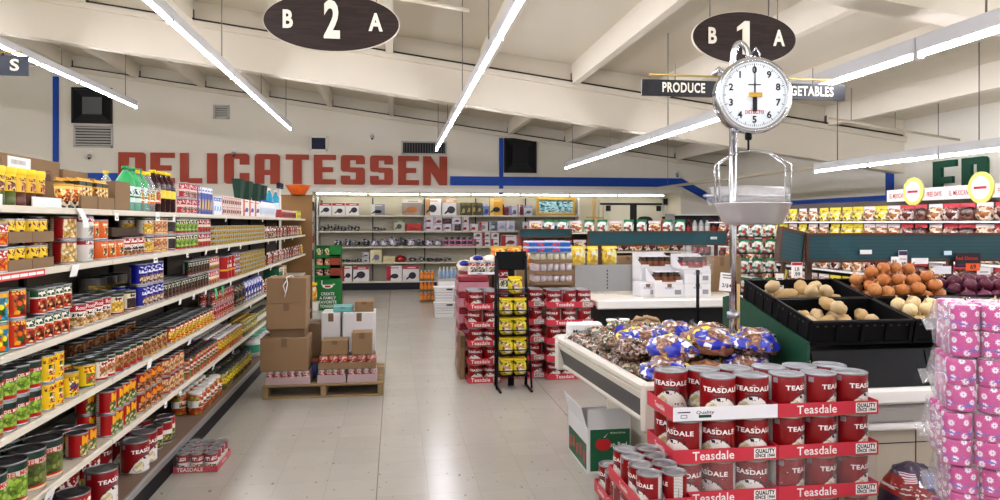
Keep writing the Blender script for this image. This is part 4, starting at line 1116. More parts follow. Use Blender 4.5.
BX6 = Proto(art_box('tea_box', 'box', .09, .07, .12, 'C9C23A', '6A8A2A', '8A7A1A', 8)); feed_box(1, 297.5, 301.5, BX6, .09, .12, 1, 1, .07, 'yellow-green small box', 'yellow-green small boxes')
# brooms stood bristles-up behind the white boxes
M_bris = mat('bristle_green', '1D3A2C', .8, bump=.6, bscale=160., var=.3, vscale=60.)
for i, x in enumerate((240.5, 249, 257.5, 263.5)):
    Y = yx(x, -1.74)
    t = thing('broom', 'dark green broom standing bristles up on the top shelf, %s of four' % ORD[i + 1], 'broom', (-1.76, Y, TZ), 0, 'upturned brooms')
    MB().tube([(0, 0, 0), (0, 0, .20)], .014, mat('broom_neck', '2A2A2A', .5)).build('stump', t)
    b = MB(); v = []
    for zz, ww, dd in ((.17, .06, .03), (.24, .08, .035), (.43, .13, .05)): v += [(-dd, -ww, zz), (dd, -ww, zz), (dd, ww, zz), (-dd, ww, zz)]
    f = [(0, 1, 2, 3)[::-1], (8, 9, 10, 11)]
    for q in (0, 4):
        for k in range(4): f.append((q + k, q + (k + 1) % 4, q + 4 + (k + 1) % 4, q + 4 + k))
    b.add(v, f, M_bris); b.build('bristle_head', t)
t = bottle('cleaner_bottle', .06, .42, mat('bottle_cyan', '1E8AA8', .2), M_white, mat('lab_cyan', 'CFE4EA', .4), cat='bottle'); CY = Proto(t)
CY.put((-1.75, yx(269, -1.75), TZ), 0, 'cyan cleaner bottle beside the upturned brooms'); CY.put((-1.76, yx(275.5, -1.76), TZ), 0, 'cyan cleaner bottle beneath the dark blue brush')
t = thing('scrub_brush', 'dark blue scrub brush lying up by the pegboard', 'brush', (-1.62, yx(280, -1.62), TZ + .0), PI / 2)
MB().box(-.16, .16, -.03, .03, .42, .445, mat('brush_back', '12162E', .5), bev=.01).build('brush_back', t); MB().box(-.155, .155, -.027, .027, .445, .50, mat('brush_bristle', '0C0F1E', .9, bump=.5, bscale=200.), bev=.006).build('bristles', t)
MB().tube([(0, 0, 0), (0, 0, .42)], .012, M_white).build('stand_rod', t)
t = thing('plastic_bowl', 'orange bowl upturned on top of the pegboard panel', 'bowl', (-1.60, GY1 + .04, 2.072)); MO = mat('orange_plastic', 'E8641C', .35)
b = MB(); b.lathe([(.10, 0), (.11, .0), (.21, .155), (.215, .16), (.20, .16), (.10, .012), (0, .012)], 22, MO); b.build('bowl_shell', t)
b = MB(); b.lathe([(.10, 0.), (.105, .02)], 22, mat('orange_plastic_dark', 'C84E12', .4)); b.build('foot_ring', t)
# ---- far part of the lower shelves: hanging spice bags, coffee sacks, boxes
def bag(nm, w, d, h, body, head, hh=.03, cat='bag', sd=1, seg=12):
    """small filled cellophane bag with a stapled header card, front -y, base at origin"""
    t = thing(nm, '', cat)
    b = MB(); fn = lumpy(sd, .14, 2.); sup = lambda q: math.copysign(abs(q) ** .6, q)
    b.ellipsoid((0, 0, (h - hh) / 2), (w / 2 * 1.02, d / 2, (h - hh) / 2 * 1.02), body, seg, 8, lambda v: Vector((max(-.98, min(.98, sup(v[0]) * fn(v).length)), v[1] * fn(v).length, max(-.97, min(1., sup(v[2]) * fn(v).length))))); b.build('bag_body', t)
    MB().box(-w / 2, w / 2, -.003, .003, h - hh * 1.25, h, head).build('header_card', t)
    return Proto(t)
def speck(name, cols, scl, rough=.25, coat=.25):
    L = Lab(name, rough); c, d = L.cells(L.vec, scl, cols); L.base(c); L.b.inputs['Coat Weight'].default_value = coat; return L.done()
SP1 = speck('spice_red', ('7A1E1A', 'A8402A', 'D8C8B8', '5A1612', 'E9E2DA'), 60.); SP2 = speck('spice_brown', ('4A2E1E', '7A5A3A', 'C8B090', 'E4DCD0'), 60.); SP3 = speck('spice_gold', ('C8A23A', 'A87A2A', 'E8D28A', '7A5A1E'), 60.)
BG = [bag('spice_bag', .11, .05, .15, SP1, mat('header_white', 'D2C8BE', .5), .016, sd=1), bag('spice_bag', .11, .05, .15, SP2, mat('header_red', '8E2424', .5), .022, sd=2), bag('spice_bag', .11, .05, .15, SP3, MATS['header_white'], .016, sd=3)]
def feed_bag(shelf, x0, x1, layers, desc, group, step=.118, h=.1505):
    y0, y1 = yx(x0, FX - .03), yx(x1, FX - .03); n = int((y1 - y0) / step)
    for i in range(n):
        for k in range(layers):
            P = BG[2] if i > n - 4 else BG[(i + k) % 2]
            lw = layer_word(k, layers)
            P.put((FX - .03 - random.uniform(0, .03), y0 + step * (i + .5), SH[shelf] + .001 + k * h), PI / 2 + random.uniform(-.12, .12), '%s, %s%s, %s from the flat tins' % (desc, SHW[shelf], ', %s tier' % lw if lw else '', ordn(i + 1)), group)
feed_bag(2, 264, 303, 1, 'speckled spice bag', 'spice bags, second shelf')
feed_bag(3, 263, 303, 1, 'speckled spice bag', 'spice bags, third shelf')
C_sack = speck('coffee_blue', ('15206A', '1B2A8C', 'D8D8E0', '0F164A', 'B8BCD0'), 34.); C_sackk = speck('coffee_black', ('0E0E10', '1A1A1C', '8A6A3A', '0A0A0C'), 40.)
CS = [bag('coffee_bag', .15, .09, .235, C_sackk, M_black, .02, sd=5), bag('coffee_bag', .15, .09, .235, C_sack, mat('header_blue', '18267A', .5), .02, sd=6)]
y0 = yx(232, FX - .06)
for i in range(9):
    P = CS[0] if i < 3 else CS[1]
    P.put((FX - .06, y0 + .08 + i * .158, SH[4] + .001), PI / 2, '%s coffee bag on the fourth shelf, %s after the slim red cans' % ('black' if i < 3 else 'blue', ordn(i + 1)), 'coffee bags')
feed_bag(4, 263, 278, 1, 'speckled spice bag', 'spice bags, fourth shelf')
y0 = yx(279, FX)
for i, (w, c, lb) in enumerate(((.30, '1E5A3A', 'dark green carton on the fourth shelf past the spice bags'), (.34, 'A98A64', 'brown printed carton at the far end of the fourth shelf'))):
    t = art_box('tea_carton', 'box', w, .2, .24, c, 'E0D8C8', '5A3A2A', 9 + i); t.location = (FX, y0 + w / 2, SH[4] + .001); t.rotation_euler = (0, 0, PI / 2); t['label'] = lb; y0 += w + .02
J6 = jar('olive_jar', .05, .17, C_olive, mat('lab_plain_white', 'DAD6C8', .4), M_jlid_k)
y0 = yx(257, FX)
for i in range(7): J6.put((FX - .055, y0 + .06 + i * .108, SH[5] + .001), 0, 'olive jar with pale label at the far fifth shelf, %s along' % ordn(i + 1), 'pale-labelled olive jars')
BK = Proto(bottle('cooking_oil_tub', .085, .235, mat('tub_white', 'D5D6D0', .35), mat('tub_lid', '5AA88A', .4), mat('lab_tub', '3A9A7A', .4), neck=.8, cat='tub'))
y0 = yx(250, -1.52)
for i in range(4): BK.put((-1.52, y0 + .1 + i * .20, SH[6] + .001), 0, 'white tub with green band on the base shelf, %s before the pallet' % ordn(i + 1), 'white tubs')
# ---- price tags
M_tag = mat('price_tag', 'F4F2EC', .5); M_tagr = mat('price_tag_red', 'C83232', .5)
NT = 0
def price_tag(s, px_, big=False, dz=0., word='shelf'):
    global NT; NT += 1
    Y = yx(px_, GX)
    w, h = (.075, .055) if big else (.05, .04)
    t = thing('price_tag', 'white price ticket on the %s lip, %s from near end' % (SHW[s], word), 'price tag', (GX + .0042, Y, SH[s] - .055 + dz))
    MB().box(0, .0012, -w / 2, w / 2, 0, h, M_tag, Matrix.Rotation(random.uniform(-.1, .3), 4, 'Y')).build('card', t)
    MB().box(.0013, .0018, -w * .3, w * .3, h * .25, h * .4, M_k).build('print', t)
PX = {1: (80, 116, 157, 173, 225, 262), 2: (72, 155, 187, 205, 216, 228, 240, 268, 276, 284, 292), 3: (179, 193, 205, 230, 258, 270), 4: (148, 188, 250, 272), 5: (165, 180, 212, 232), 6: (205, 224, 240)}
for s, xs in PX.items():
    for i, x in enumerate(xs): price_tag(s, x, x in (72, 157, 155, 188, 148), .0, ordn(i + 1))
t = thing('price_tag', 'tilted white price ticket hanging under the green bean cans', 'price tag', (GX + .0045, yx(45, GX), SH[5] - .06), 0)
MB().box(0, .0015, -.045, .045, 0, .07, M_tag, Matrix.Rotation(.3, 4, 'Y')).build('card', t)
b = MB(); b.text('95', .035, M_bl, Matrix.Rotation(.3, 4, 'Y') @ Matrix.Translation((.0022, .005, .02)) @ Matrix.Rotation(PI / 2, 4, 'Z'), 0, .01); b.build('print', t)
p0, p1 = yx(-8, GX), yx(44, GX)
t = thing('sale_strip', 'red and white sale strip on the second shelf lip', 'sign', (GX + .0035, 0, SH[2] - .03))
MB().box(0, .001, p0, p1, .0, .028, M_tagr).build('card', t)
b = MB()
for i in range(6):
    y = p0 + (p1 - p0) * (i + .5) / 6; b.box(.001, .0016, y - .04, y + .02, .008, .02, M_tag)
b.build('print', t)
for i, (s, x) in enumerate(((1, 77), (4, 214), (4, 221))):
    c = 'F4F2EC' if s == 1 else '2FB85A'
    t = thing('shelf_flag', ['curled white paper flag drooping from the top shelf', 'green paper flag hung above the slim red cans', 'green paper flag beside the other green flag'][i], 'shelf flag', (GX + .006, yx(x, GX), (SH[1] - .0) if s == 1 else SH[3] - .03))
    b = MB(); v = []
    for k in range(6): v += [(.003 + .012 * math.sin(k * .5), -.03 + k * .012 * (i == 0), -.018 * k), (.003 + .012 * math.sin(k * .5), .03 + k * .012 * (i == 0), -.018 * k)]
    b.add(v, [(2 * k, 2 * k + 1, 2 * k + 3, 2 * k + 2) for k in range(5)], mat('flag_' + c, c, .5), True); b.build('paper', t)
# ================================================================ the deli shelving in the recess
BY = WY + .12          # shelf lips
M_bsh = mat('back_shelf_cream', 'C9C3B0', .5, var=.04)
M_bpan = mat('back_shelf_panel', 'C4BEAA', .6, var=.08, vscale=3.)
M_navy = mat('navy_kick', '10141F', .4)
BX0, BX1 = -1.80, 4.52
t = thing('wall_shelving', 'long cream wall shelving of cookware in the deli recess', 'shelving', (BX0, BY, 0))
Wd = BX1 - BX0
BZ = (1.785, 1.408, 1.035, .66, .21)
MB().box(0, Wd, .46, .49, .0, 2.22, M_bpan).build('back_panel', t)
MB().box(0, Wd, .02, .46, 0, .17, M_navy).build('kick_plate', t)
for z in BZ:
    n = 5
    for i in range(n):
        b = MB(); b.box(Wd * i / n + .003, Wd * (i + 1) / n - .003, .012, .46, z - .03, z, M_bsh); sb_ = b.build('shelf_board', t)
        MB().box(Wd * i / n + .003, Wd * (i + 1) / n - .003, 0, .012, z - .035, z + .003, M_lip).build('price_channel', sb_)
for i in range(6): MB().box(Wd * i / 5 - .012, Wd * i / 5 + .012, .43, .46, .17, 2.22, M_k).build('upright', t)
for x in (-.03, Wd): MB().box(x, x + .03, 0.02, .49, 0, 2.22, M_white).build('end_panel', t)
def bx(px, Y=None): return aty(px, 223, Y or BY)[0]
BN = 0
def bput(t, x0, s, y=.04, label='', group=None):
    t.location = (x0, BY + y, BZ[s] + .001)
    if label: t['label'] = label
    if group: t['group'] = group
    return t
def box_at(px0, px1, ph, s, base, accent, motif, label, sd, name='cookware_box', group=None, d=.2, dz=0., side=None):
    """carton between two image columns, PH image rows high, on shelf S"""
    x0, x1 = bx(px0), bx(px1); h = ph * 17.3 / 720
    t = art_box(name, 'box', x1 - x0 - .006, d, h, base, accent, motif, sd, side)
    bput(t, (x0 + x1) / 2, s, .03, label, group); t.location.z += dz
    return h
# top shelf
for i, (a, c) in enumerate(((319, 331.5), (332, 345), (345.5, 359))):
    box_at(a, c, 12, 0, 'E8E6E4', 'A83038', '2E3038', 'white pan box with claret corner on the top deli shelf, %s of three' % ORD[i + 1], 11 + i * 7, group='white pan boxes, top deli shelf')
t = bottle('wine_bottle', .045, .36, mat('bottle_black_glass', '140C0A', .1), M_k, mat('lab_wine', 'B02A30', .4), cat='bottle', lz=(.15, .5)); bput(t, bx(320.5), 0, .33, 'dark bottle with claret label behind the first white pan box'); t.location.y = BY + .30
box_at(370.5, 385, 11, 0, '8E929A', 'E2E2E0', '15171C', 'grey box pictured with a black pot, alone on the top deli shelf', 30)
box_at(402, 422, 16, 0, '9A928C', 'D8D2CC', 'B8743A', 'large grey box pictured with golden food, top deli shelf', 41)
for i, (a, c) in enumerate(((425.5, 441), (442, 456.5))):
    box_at(a, c, 16.5, 0, 'E9E7EC', 'C89A6A', '3A3A40', 'tall white box with faces along its top, %s of the pair' % ORD[i + 1], 52 + i * 3, group='tall white boxes, top deli shelf')
for i in range(4): box_at(461 + i * 5.4, 466 + i * 5.4, 13, 0, '4A4A3A', '8A7A4A', 'B8A05A', 'narrow dark patterned box on the top deli shelf, %s of four' % ORD[i + 1], 60 + i, 'tool_box_carton', 'narrow dark patterned boxes')
box_at(483, 489.5, 12, 0, '7A8AB0', 'D8DCE8', '3A4A7A', 'narrow pale blue box beside the dark patterned boxes', 71)
box_at(490, 503, 17, 0, 'D9A23A', 'E8C880', '1A1A1A', 'orange-yellow box with dark motif, top deli shelf', 77)
for i in range(2):
    box_at(504 + i * 14.5, 509 + i * 14.5, 11, 0, '7A2A30', 'D8C8C8', '4A1A20', 'slim maroon box on the top deli shelf, %s of two' % ORD[i + 1], 80 + i, group='slim maroon boxes')
    box_at(509.5 + i * 14.5, 518 + i * 14.5, 10, 0, 'C9CBD8', '8A90B8', '5A608A', 'pale lilac box beside a slim maroon box, %s of two' % ORD[i + 1], 84 + i, group='pale lilac boxes')
# framed picture leaning on the top shelf
x0, x1 = bx(537), bx(576.5); w = x1 - x0; h = 19 * 17.3 / 720
M_gold = mat('gold_frame', 'C9A24E', .35, .6, var=.15, vscale=20.)
t = thing('picture_frame', 'wide gold-framed picture of a blue waterfall standing on the top deli shelf', 'picture', ((x0 + x1) / 2, BY + .06, BZ[0] + .001))
fr = .075
for a in ((-w / 2, w / 2, 0, fr), (-w / 2, w / 2, h - fr, h), (-w / 2, -w / 2 + fr, fr, h - fr), (w / 2 - fr, w / 2, fr, h - fr)): MB().box(a[0], a[1], 0, .04, a[2], a[3], M_gold, bev=.012).build('frame_rail', t)
L = Lab('waterfall_picture', .3); L.base('2E4A44'); nz = L.noise(L.comb(L.x * 1.2, 0., L.z * 4.), 6., 3.)
L.over(nz.btw(.44, .62), '5FB6CC'); L.over(nz.btw(.5, .56), 'DDF2F6'); L.over((L.z).gt(h * .74) * .8, '3A4A2E'); L.done()
MB().box(-w / 2 + fr * .8, w / 2 - fr * .8, .015, .03, fr * .8, h - fr * .8, L.m).build('canvas', t)
# second shelf
PANCOL = (('8A8C90', 'B0B2B6', 'E0E0E2', '4A4C50'), ('A09AB8', 'D0CCDC', '6A6480', 'E8E6EC'), ('5A5C62', '8A8C92', 'C8C8CC', '3A3C40'), ('A8A6A0', '6A6862', 'DCDAD4', '3E3C38'))
PM = [speck('wrapped_%d' % i, c, 26., .22) for i, c in enumerate(PANCOL)]
def wrapped(w, h, m, sd):
    """a lidded pan in crumpled clear wrap"""
    t = thing('wrapped_pan', '', 'pan')
    fn = lumpy(sd, .3, 2.4)
    b = MB(); cl = lambda q, a: max(-a, min(a, q)); b.ellipsoid((0, 0, h * .46), (w / 2, .12, h * .52), m, 14, 9, lambda d: Vector((cl(fn(d)[0], .97), cl(fn(d)[1], 1.1), max(fn(d)[2], -.86)))); b.build('wrapped_body', t)
    b = MB(); b.tube([(w * .2, -.03, h * .6), (w * .32, -.08, h * .72), (w * .45, -.15, h * .66)], .016, M_k, 8); b.build('handle', t)
    b = MB(); b.lathe([(.03, h * .86), (.035, h * .95), (.02, h * 1.02), (0, h * 1.02)], 10, M_k, M=Matrix.Translation((-.02, -.02, 0))); b.build('knob', t)
    return t
def pans(s, p0, p1, n, ph, word, kinds=(0, 1, 2, 3)):
    x0, x1 = bx(p0), bx(p1); st = (x1 - x0) / n
    for i in range(n):
        h = ph * 17.3 / 720 * random.uniform(.7, 1.05)
        t = wrapped(st * .98, h, PM[random.choice(kinds)], i + s * 20 + int(p0)); bput(t, x0 + st * (i + .45), s, .16)
        t['label'] = 'crumple-wrapped pan on the %s deli shelf %s, %s along' % (ORD[s + 1], word, ordn(i + 1)); t['group'] = 'wrapped pans, %s deli shelf' % ORD[s + 1]
pans(1, 319, 360, 6, 6, 'at its start', (0, 3)); pans(1, 373, 386, 2, 4, 'past the gap', (0,))
box_at(394, 405, 11, 1, 'C9C4B4', '6A7A4A', '4A5A3A', 'small grey-green box beside the red box', 91)
box_at(406, 421.5, 7, 1, 'B0302A', 'C84038', '8A2420', 'flat bright red box on the second deli shelf', 92)
nn = 0
for r in range(2):
    for i in range(4):
        nn += 1
        box_at(424 + i * 9.3, 433 + i * 9.3, 7, 1, 'DEDCE4' if (i < 2 or (r == 1 and i == 3) or (r == 0 and i == 2)) else '30323A', 'B8B4C0', '8A3A3A', 'small glassware box on the second deli shelf, %s tier, %s of four' % (('bottom', 'top')[r], ORD[i + 1]), 100 + nn, 'glassware_box', 'small glassware boxes, second deli shelf', .16, r * (7 * 17.3 / 720 + .002))
for r in range(2): box_at(461.5, 469, 7, 1, 'DCD8DC', 'A8A4AC', 'A02A34', 'small white box with red item, %s of two stacked beside the glassware' % ('lower', 'upper')[r], 115 + r, 'glassware_box', None, .16, r * (7 * 17.3 / 720 + .002))
box_at(469.5, 478, 7, 1, 'E2DEDC', 'B8B4B4', 'A02A34', 'low white box with red motif, beside the stacked pair', 118, 'glassware_box')
box_at(479, 488, 9, 1, 'DDD6D4', 'B03038', '8A90A0', 'white box with red band, second deli shelf', 119, 'glassware_box')
box_at(489, 497, 9, 1, '5A626E', 'A8B0BC', 'C8CCD4', 'slate grey box, second deli shelf', 120, 'glassware_box')
for i in range(2): box_at(497.5 + i * 9, 506 + i * 9, 10, 1, 'C6C8DC', 'E4E4F0', '9A9CB8', 'square lilac box on the second deli shelf, %s of the pair' % ORD[i + 1], 121 + i, 'glassware_box', 'square lilac boxes')
for i in range(9): box_at(523 + i * 6, 528.5 + i * 6, 9, 1, 'E6E4E8', 'F2F0F0', '3A4A8A' if i % 2 else '8A2A3A', 'small white mug box behind the teal board, %s of nine' % ORD[i + 1], 130 + i, 'mug_box', 'white mug boxes')
# third shelf
pans(2, 333, 443, 12, 9, 'in one long run', (1, 0, 2, 1)); 
x0 = bx(443)
t = thing('drink_rack', 'pink-banded tray of dark purple tumblers on the third deli shelf', 'tray', (0, 0, 0)); w = bx(473) - bx(444)
for z in (.02, .13): MB().box(-w / 2, w / 2, 0, .012, z, z + .03, mat('pink_band', 'D88AA8', .4)).build('pink_rail', t)
MB().box(-w / 2, w / 2, .0, .14, 0, .012, mat('pink_band', 'D88AA8', .4)).build('tray_floor', t)
bput(t, bx(458.5), 2, .04)
TB = Proto(bottle('tumbler', .05, .21, mat('tumbler_purple', '3A2A48', .25), mat('tumbler_lid', '6A5A80', .35), mat('tumbler_band', '4A3A58', .3), neck=.8, cat='tumbler'))
for i in range(5): TB.put((bx(446.5 + i * 6), BY + .115, BZ[2] + .0135), 0, 'dark purple tumbler in the pink-banded tray, %s of five' % ORD[i + 1], 'purple tumblers')
nn = 0
for r in range(2):
    for i in range(3):
        nn += 1; box_at(474 + i * 8.6, 482 + i * 8.6, 7.5, 2, 'E2DCDC', 'A82A34', '5A5A60', 'claret and white lamp box on the third deli shelf, %s tier, %s of three' % (('bottom', 'top')[r], ORD[i + 1]), 140 + nn, 'lamp_box', 'claret and white boxes, third deli shelf', .16, r * (7.5 * 17.3 / 720 + .002))
for i in range(4): box_at(501 + i * 17, 517 + i * 17, 11, 2, 'E6E0E0', 'B03038', '2A3A8A' if i % 2 else '7A3038', 'white and red kitchenware box below the teal board, %s of four' % ORD[i + 1], 150 + i, 'kitchenware_box', 'kitchenware boxes, third deli shelf')
# fourth shelf
pans(3, 339, 362, 4, 4, 'at its start', (2, 0)); 
for r in range(2): box_at(362, 369, 5, 3, 'C8C8C8', 'A0A0A4', '5A5A60', 'small grey tin box on the fourth deli shelf, %s of two stacked' % ('lower', 'upper')[r], 160 + r, 'tin_box', None, .15, r * (5 * 17.3 / 720 + .002))
box_at(370, 382, 12.5, 3, 'CFC594', 'E4DCB4', '7A7AA0', 'cream box with lilac picture on the fourth deli shelf', 163)
box_at(383, 395, 6, 3, 'D8CC9A', 'E0D6A8', 'C8BC88', 'low plain cream box on the fourth deli shelf', 164)
t = wrapped(.26, .16, mat('red_enamel', 'A0282A', .25), 5); bput(t, bx(401), 3, .16, 'red enamel pan on the fourth deli shelf')
pans(3, 408, 452, 5, 5, 'past the red pan', (0, 2, 3))
# bottom shelf
for i, (a, c) in enumerate(((341, 352), (353, 369), (386, 402), (402.5, 419))):
    box_at(a, c, 15, 4, 'E4E0E0', 'A82A38', '2A2A30', 'big white skillet box edged in red on the bottom deli shelf, %s of four' % ORD[i + 1], 170 + i * 2, 'skillet_box', 'skillet boxes, bottom deli shelf', .25)
# small side rack beside the shelving
t = thing('side_rack', 'narrow white end rack between pegboard and deli shelving', 'rack', (bx(310), BY - .0, 0))
MB().box(-.03, .09, .2, .26, 0, 2.2, M_white).build('rack_panel', t)
for i in range(5): MB().box(-.03, .09, .0, .2, .35 + i * .38, .365 + i * .38, M_white).build('rack_shelf', t)
for i in range(5):
    t = art_box('spice_carton', 'box', .09, .12, .22, ('E0DCD8', '3A3A44', 'B83A2A', 'D8D4D0', '2A2A30')[i], 'C8C4C0', '6A3A2A', 190 + i); t.location = (bx(310) + .03, BY + .03, .366 + i * .38)
    t['label'] = 'small carton on the narrow white end rack, %s shelf up' % ORD[i + 1]; t['group'] = 'cartons on the end rack'
# cream partition and the double doors beyond the shelving
M_dr = mat('door_cream', 'DDD8C6', .5, var=.04)
RB_ = WY + .95
d0, d1 = aty(603, 223, RB_)[0], aty(662, 223, RB_)[0]
zt = aty(630, 205, RB_)[2]
t = thing('door_1', '', None, (0, RB_, 0)); t['kind'] = 'structure'
mid = (d0 + d1) / 2
MB().box(d0, mid - .09, -.05, -.01, 0, zt, M_dr, bev=.004).build('door_leaf', t); MB().box(mid + .09, d1, -.05, -.01, 0, zt, M_dr, bev=.004).build('door_leaf', t)
MB().box(mid - .09, mid + .09, -.06, -.0, 0, zt, M_k).build('centre_post', t)
MB().box(d0 - .1, d1 + .1, -.08, 0, zt, zt + .05, M_k).build('door_track', t)
MB().box(d0 - .12, d1 + .12, -.07, 0, zt + .05, zt + .12, M_dr).build('door_header', t)
for x in (d0 - .12, d1 + .02): MB().box(x, x + .1, -.07, 0, 0, zt + .05, M_dr).build('door_jamb', t)
for x in (d0 + .12, d1 - .12):
    b = MB(); b.box(x - .06, x + .06, -.10, -.05, zt - .16, zt - .02, M_k, bev=.01); b.build('roller_bracket', t)
t = thing('fire_extinguisher', 'red fire extinguisher hung beside the double doors', 'fire extinguisher', (aty(661, 223, RB_)[0], RB_ - .2, 1.25))
b = MB(); b.lathe([(.07, 0), (.085, .02), (.085, .36), (.05, .44), (.03, .46)], 16, mat('extinguisher_red', 'C22A26', .3)); b.build('cylinder', t)
MB().box(-.05, .05, -.02, .02, .46, .52, M_k, bev=.008).build('valve', t); MB().tube([(.03, -.02, .48), (.10, -.04, .40), (.10, -.05, .2)], .012, M_k).build('hose', t)
t = thing('wall_speaker', 'small grey speaker box high beside the double doors', 'speaker', (aty(664, 205, RB_)[0], RB_ - .1, 2.06)); MB().box(-.08, .08, 0, .08, 0, .2, M_steel, bev=.01).build('case', t); MB().box(-.06, .06, -.004, 0, .02, .18, M_k).build('grille', t)
t = thing('office_chair', 'dark office chair seen over the teal board, before the double doors', 'chair', (aty(645, 230, 14.6)[0], 14.4, 0))
b = MB(); b.ellipsoid((0, .2, 1.50), (.19, .05, .24), mat('chair_fabric', '2A2A2C', .8), 16, 10, lambda d: Vector((math.copysign(abs(d[0]) ** .6, d[0]), d[1], math.copysign(abs(d[2]) ** .6, d[2])))); b.build('backrest', t)
MB().box(-.25, .25, -.25, .22, 1.08, 1.16, mat('chair_fabric', '2A2A2C', .8), bev=.03).build('seat', t); MB().tube([(0, .22, 1.1), (0, .26, 1.3)], .03, M_k).build('spine', t); MB().tube([(0, 0, .06), (0, 0, 1.08)], .03, M_steel).build('gas_stem', t)
for i in range(5):
    a = i * 2 * PI / 5; MB().tube([(0, 0, .1), (.3 * math.cos(a), .3 * math.sin(a), .04)], .025, M_k).build('foot_spoke', t)
# wooden cross post right of the picture
M_wood = mat('pale_wood', 'C9A468', .6, var=.15, vscale=12.)
t = thing('wooden_stand', 'pale wooden peg stand between the picture and the double doors', 'stand', (aty(594, 223, WY + .5)[0], WY + .5, 0))
MB().box(-.035, .035, -.02, .02, 0, 2.25, M_wood, bev=.005).build('post', t); MB().box(-.22, .22, -.035, -.02, 1.72, 1.76, M_wood).build('crossbar', t); MB().box(-.2, .2, -.2, .2, 0, .05, M_wood).build('foot', t)
# ================================================================ the aisle: pallet of cartons
def pallet(x0, x1, y0, y1, label):
    t = thing('wooden_pallet', label, 'pallet', ((x0 + x1) / 2, y0, 0)); w = x1 - x0; d = y1 - y0
    M = mat('pallet_wood', '8E7550', .75, var=.22, vscale=9.)
    for i in range(3):
        x = -w / 2 + (w - .05) * i / 2; MB().box(x, x + .05, 0, d, .018, .105, M, bev=.003).build('stringer', t)
    for i in range(7):
        y = d * i / 7; MB().box(-w / 2, w / 2, y, y + d / 7 - .03, .106, .124, M, bev=.003).build('deck_board', t)
    for y in (0, d / 2 - .05, d - .1): MB().box(-w / 2, w / 2, y, y + .1, 0, .017, M, bev=.003).build('bottom_board', t)
    return t
PY = 6.76
pallet(-1.19, -.11, PY, PY + 1.0, 'wooden pallet on the aisle floor carrying brown cartons and canned drinks')
def carton(x0, x1, y0, d, z0, h, label, m=None, tape=True, string=False, rot=0., name='cardboard_box'):
    m = m or M_card; w = x1 - x0
    t = thing(name, label, 'box', ((x0 + x1) / 2, y0, z0), rot)
    MB().box(-w / 2, w / 2, 0, d, 0, h, m, bev=.004).build('carton_body', t)
    if tape:
        MB().box(-.025, .025, -.0008, .0, h * .72, h - .003, M_card2).build('tape', t)
        MB().box(-w / 2 + .004, w / 2 - .004, d / 2 - .004, d / 2 + .004, h, h + .0012, M_card2).build('lid_seam', t)
    if string:
        b = MB(); b.tube([(-w * .05, -.006, h * .25), (.0, -.012, h * .55), (w * .03, -.01, h * .8), (w * .0, -.008, h + .006), (w * .08, .08, h + .02), (w * .16, .02, h + .012)], .005, M_white, 6); b.tube([(w * .0, -.01, h * .9), (-w * .08, -.012, h * .7), (-w * .03, -.012, h * .45)], .005, M_white, 6); b.build('string', t)
    return t
pz = .125
X = lambda px: aty(px, 223, PY + .02)[0]
Z = lambda py: aty(310, py, PY + .02)[2]
def can_case(x0, x1, y0, d, z0, m, nx, ny, P, r, h, label, canlabel, grp, lip=.06):
    w = x1 - x0
    open_tray('can_tray', label, 'tray', ((x0 + x1) / 2, y0, z0), w, d, lip, lip, m)
    sx = (w - .01) / nx; sy = (d - .01) / ny
    for i in range(nx):
        for j in range(ny):
            P.put((x0 + .005 + sx * (i + .5), y0 + .005 + sy * (j + .5), z0 + .0045), -PI / 2 + random.uniform(-.4, .4), '%s, %s across, %s row' % (canlabel, ordn(i + 1), 'front' if j == 0 else ORD[j + 1]), grp)
M_wraptray = mat('wrap_grey_pink', 'B09A98', .35)
K_soda = kind('drink_can', 'can', .0315, .12, L_band('lab_soda', 'DCD0CE', .12, .033, ((.0, .25, 'B8A8A8'),), None, ((.55, .85, 'C02030', 1.5),)), 14, M_tin)
can_case(X(265), X(310), PY + .02, .27, pz, M_wraptray, 6, 4, K_soda, .033, .12, 'pinkish tray of cans under the brown cartons on the pallet', 'red and white drink can under the brown cartons', 'drink cans under the cartons', .065)
zt = pz + .126
t = carton(X(260.5), X(308), PY + .0, .36, zt, Z(338) - Z(371), 'big plain brown carton, lowest of the stack on the pallet')
z2 = zt + Z(338) - Z(371) + .001
carton(X(269), X(304), PY + .07, .30, z2, .07, 'flattened brown carton sandwiched low in the pallet stack', M_card2)
z3 = z2 + .071
carton(X(265.5), X(305.5), PY + .05, .32, z3, .235, 'brown taped carton, second from top of the pallet stack')
z4 = z3 + .236
carton(X(266), X(306), PY + .05, .32, z4, .235, 'brown carton tied with white string, topmost of the pallet stack', None, True, True)
carton(X(303), X(316.5), PY + .42, .3, pz, .5, 'tall brown carton behind the stack on the pallet', M_card2)
t = thing('product_tub', 'red-lidded tub between the two halves of the pallet', 'tub', (X(312.5), PY + .30, pz)); b = MB(); b.lathe([(.05, 0), (.06, .15)], 18, mat('tub_blue', '3A5A8A', .35)); b.build('tub_body', t); b = MB(); b.lathe([(.063, .15), (.063, .175), (.055, .18)], 18, mat('lid_redbrown', '9A4A34', .4)); b.build('lid', t)
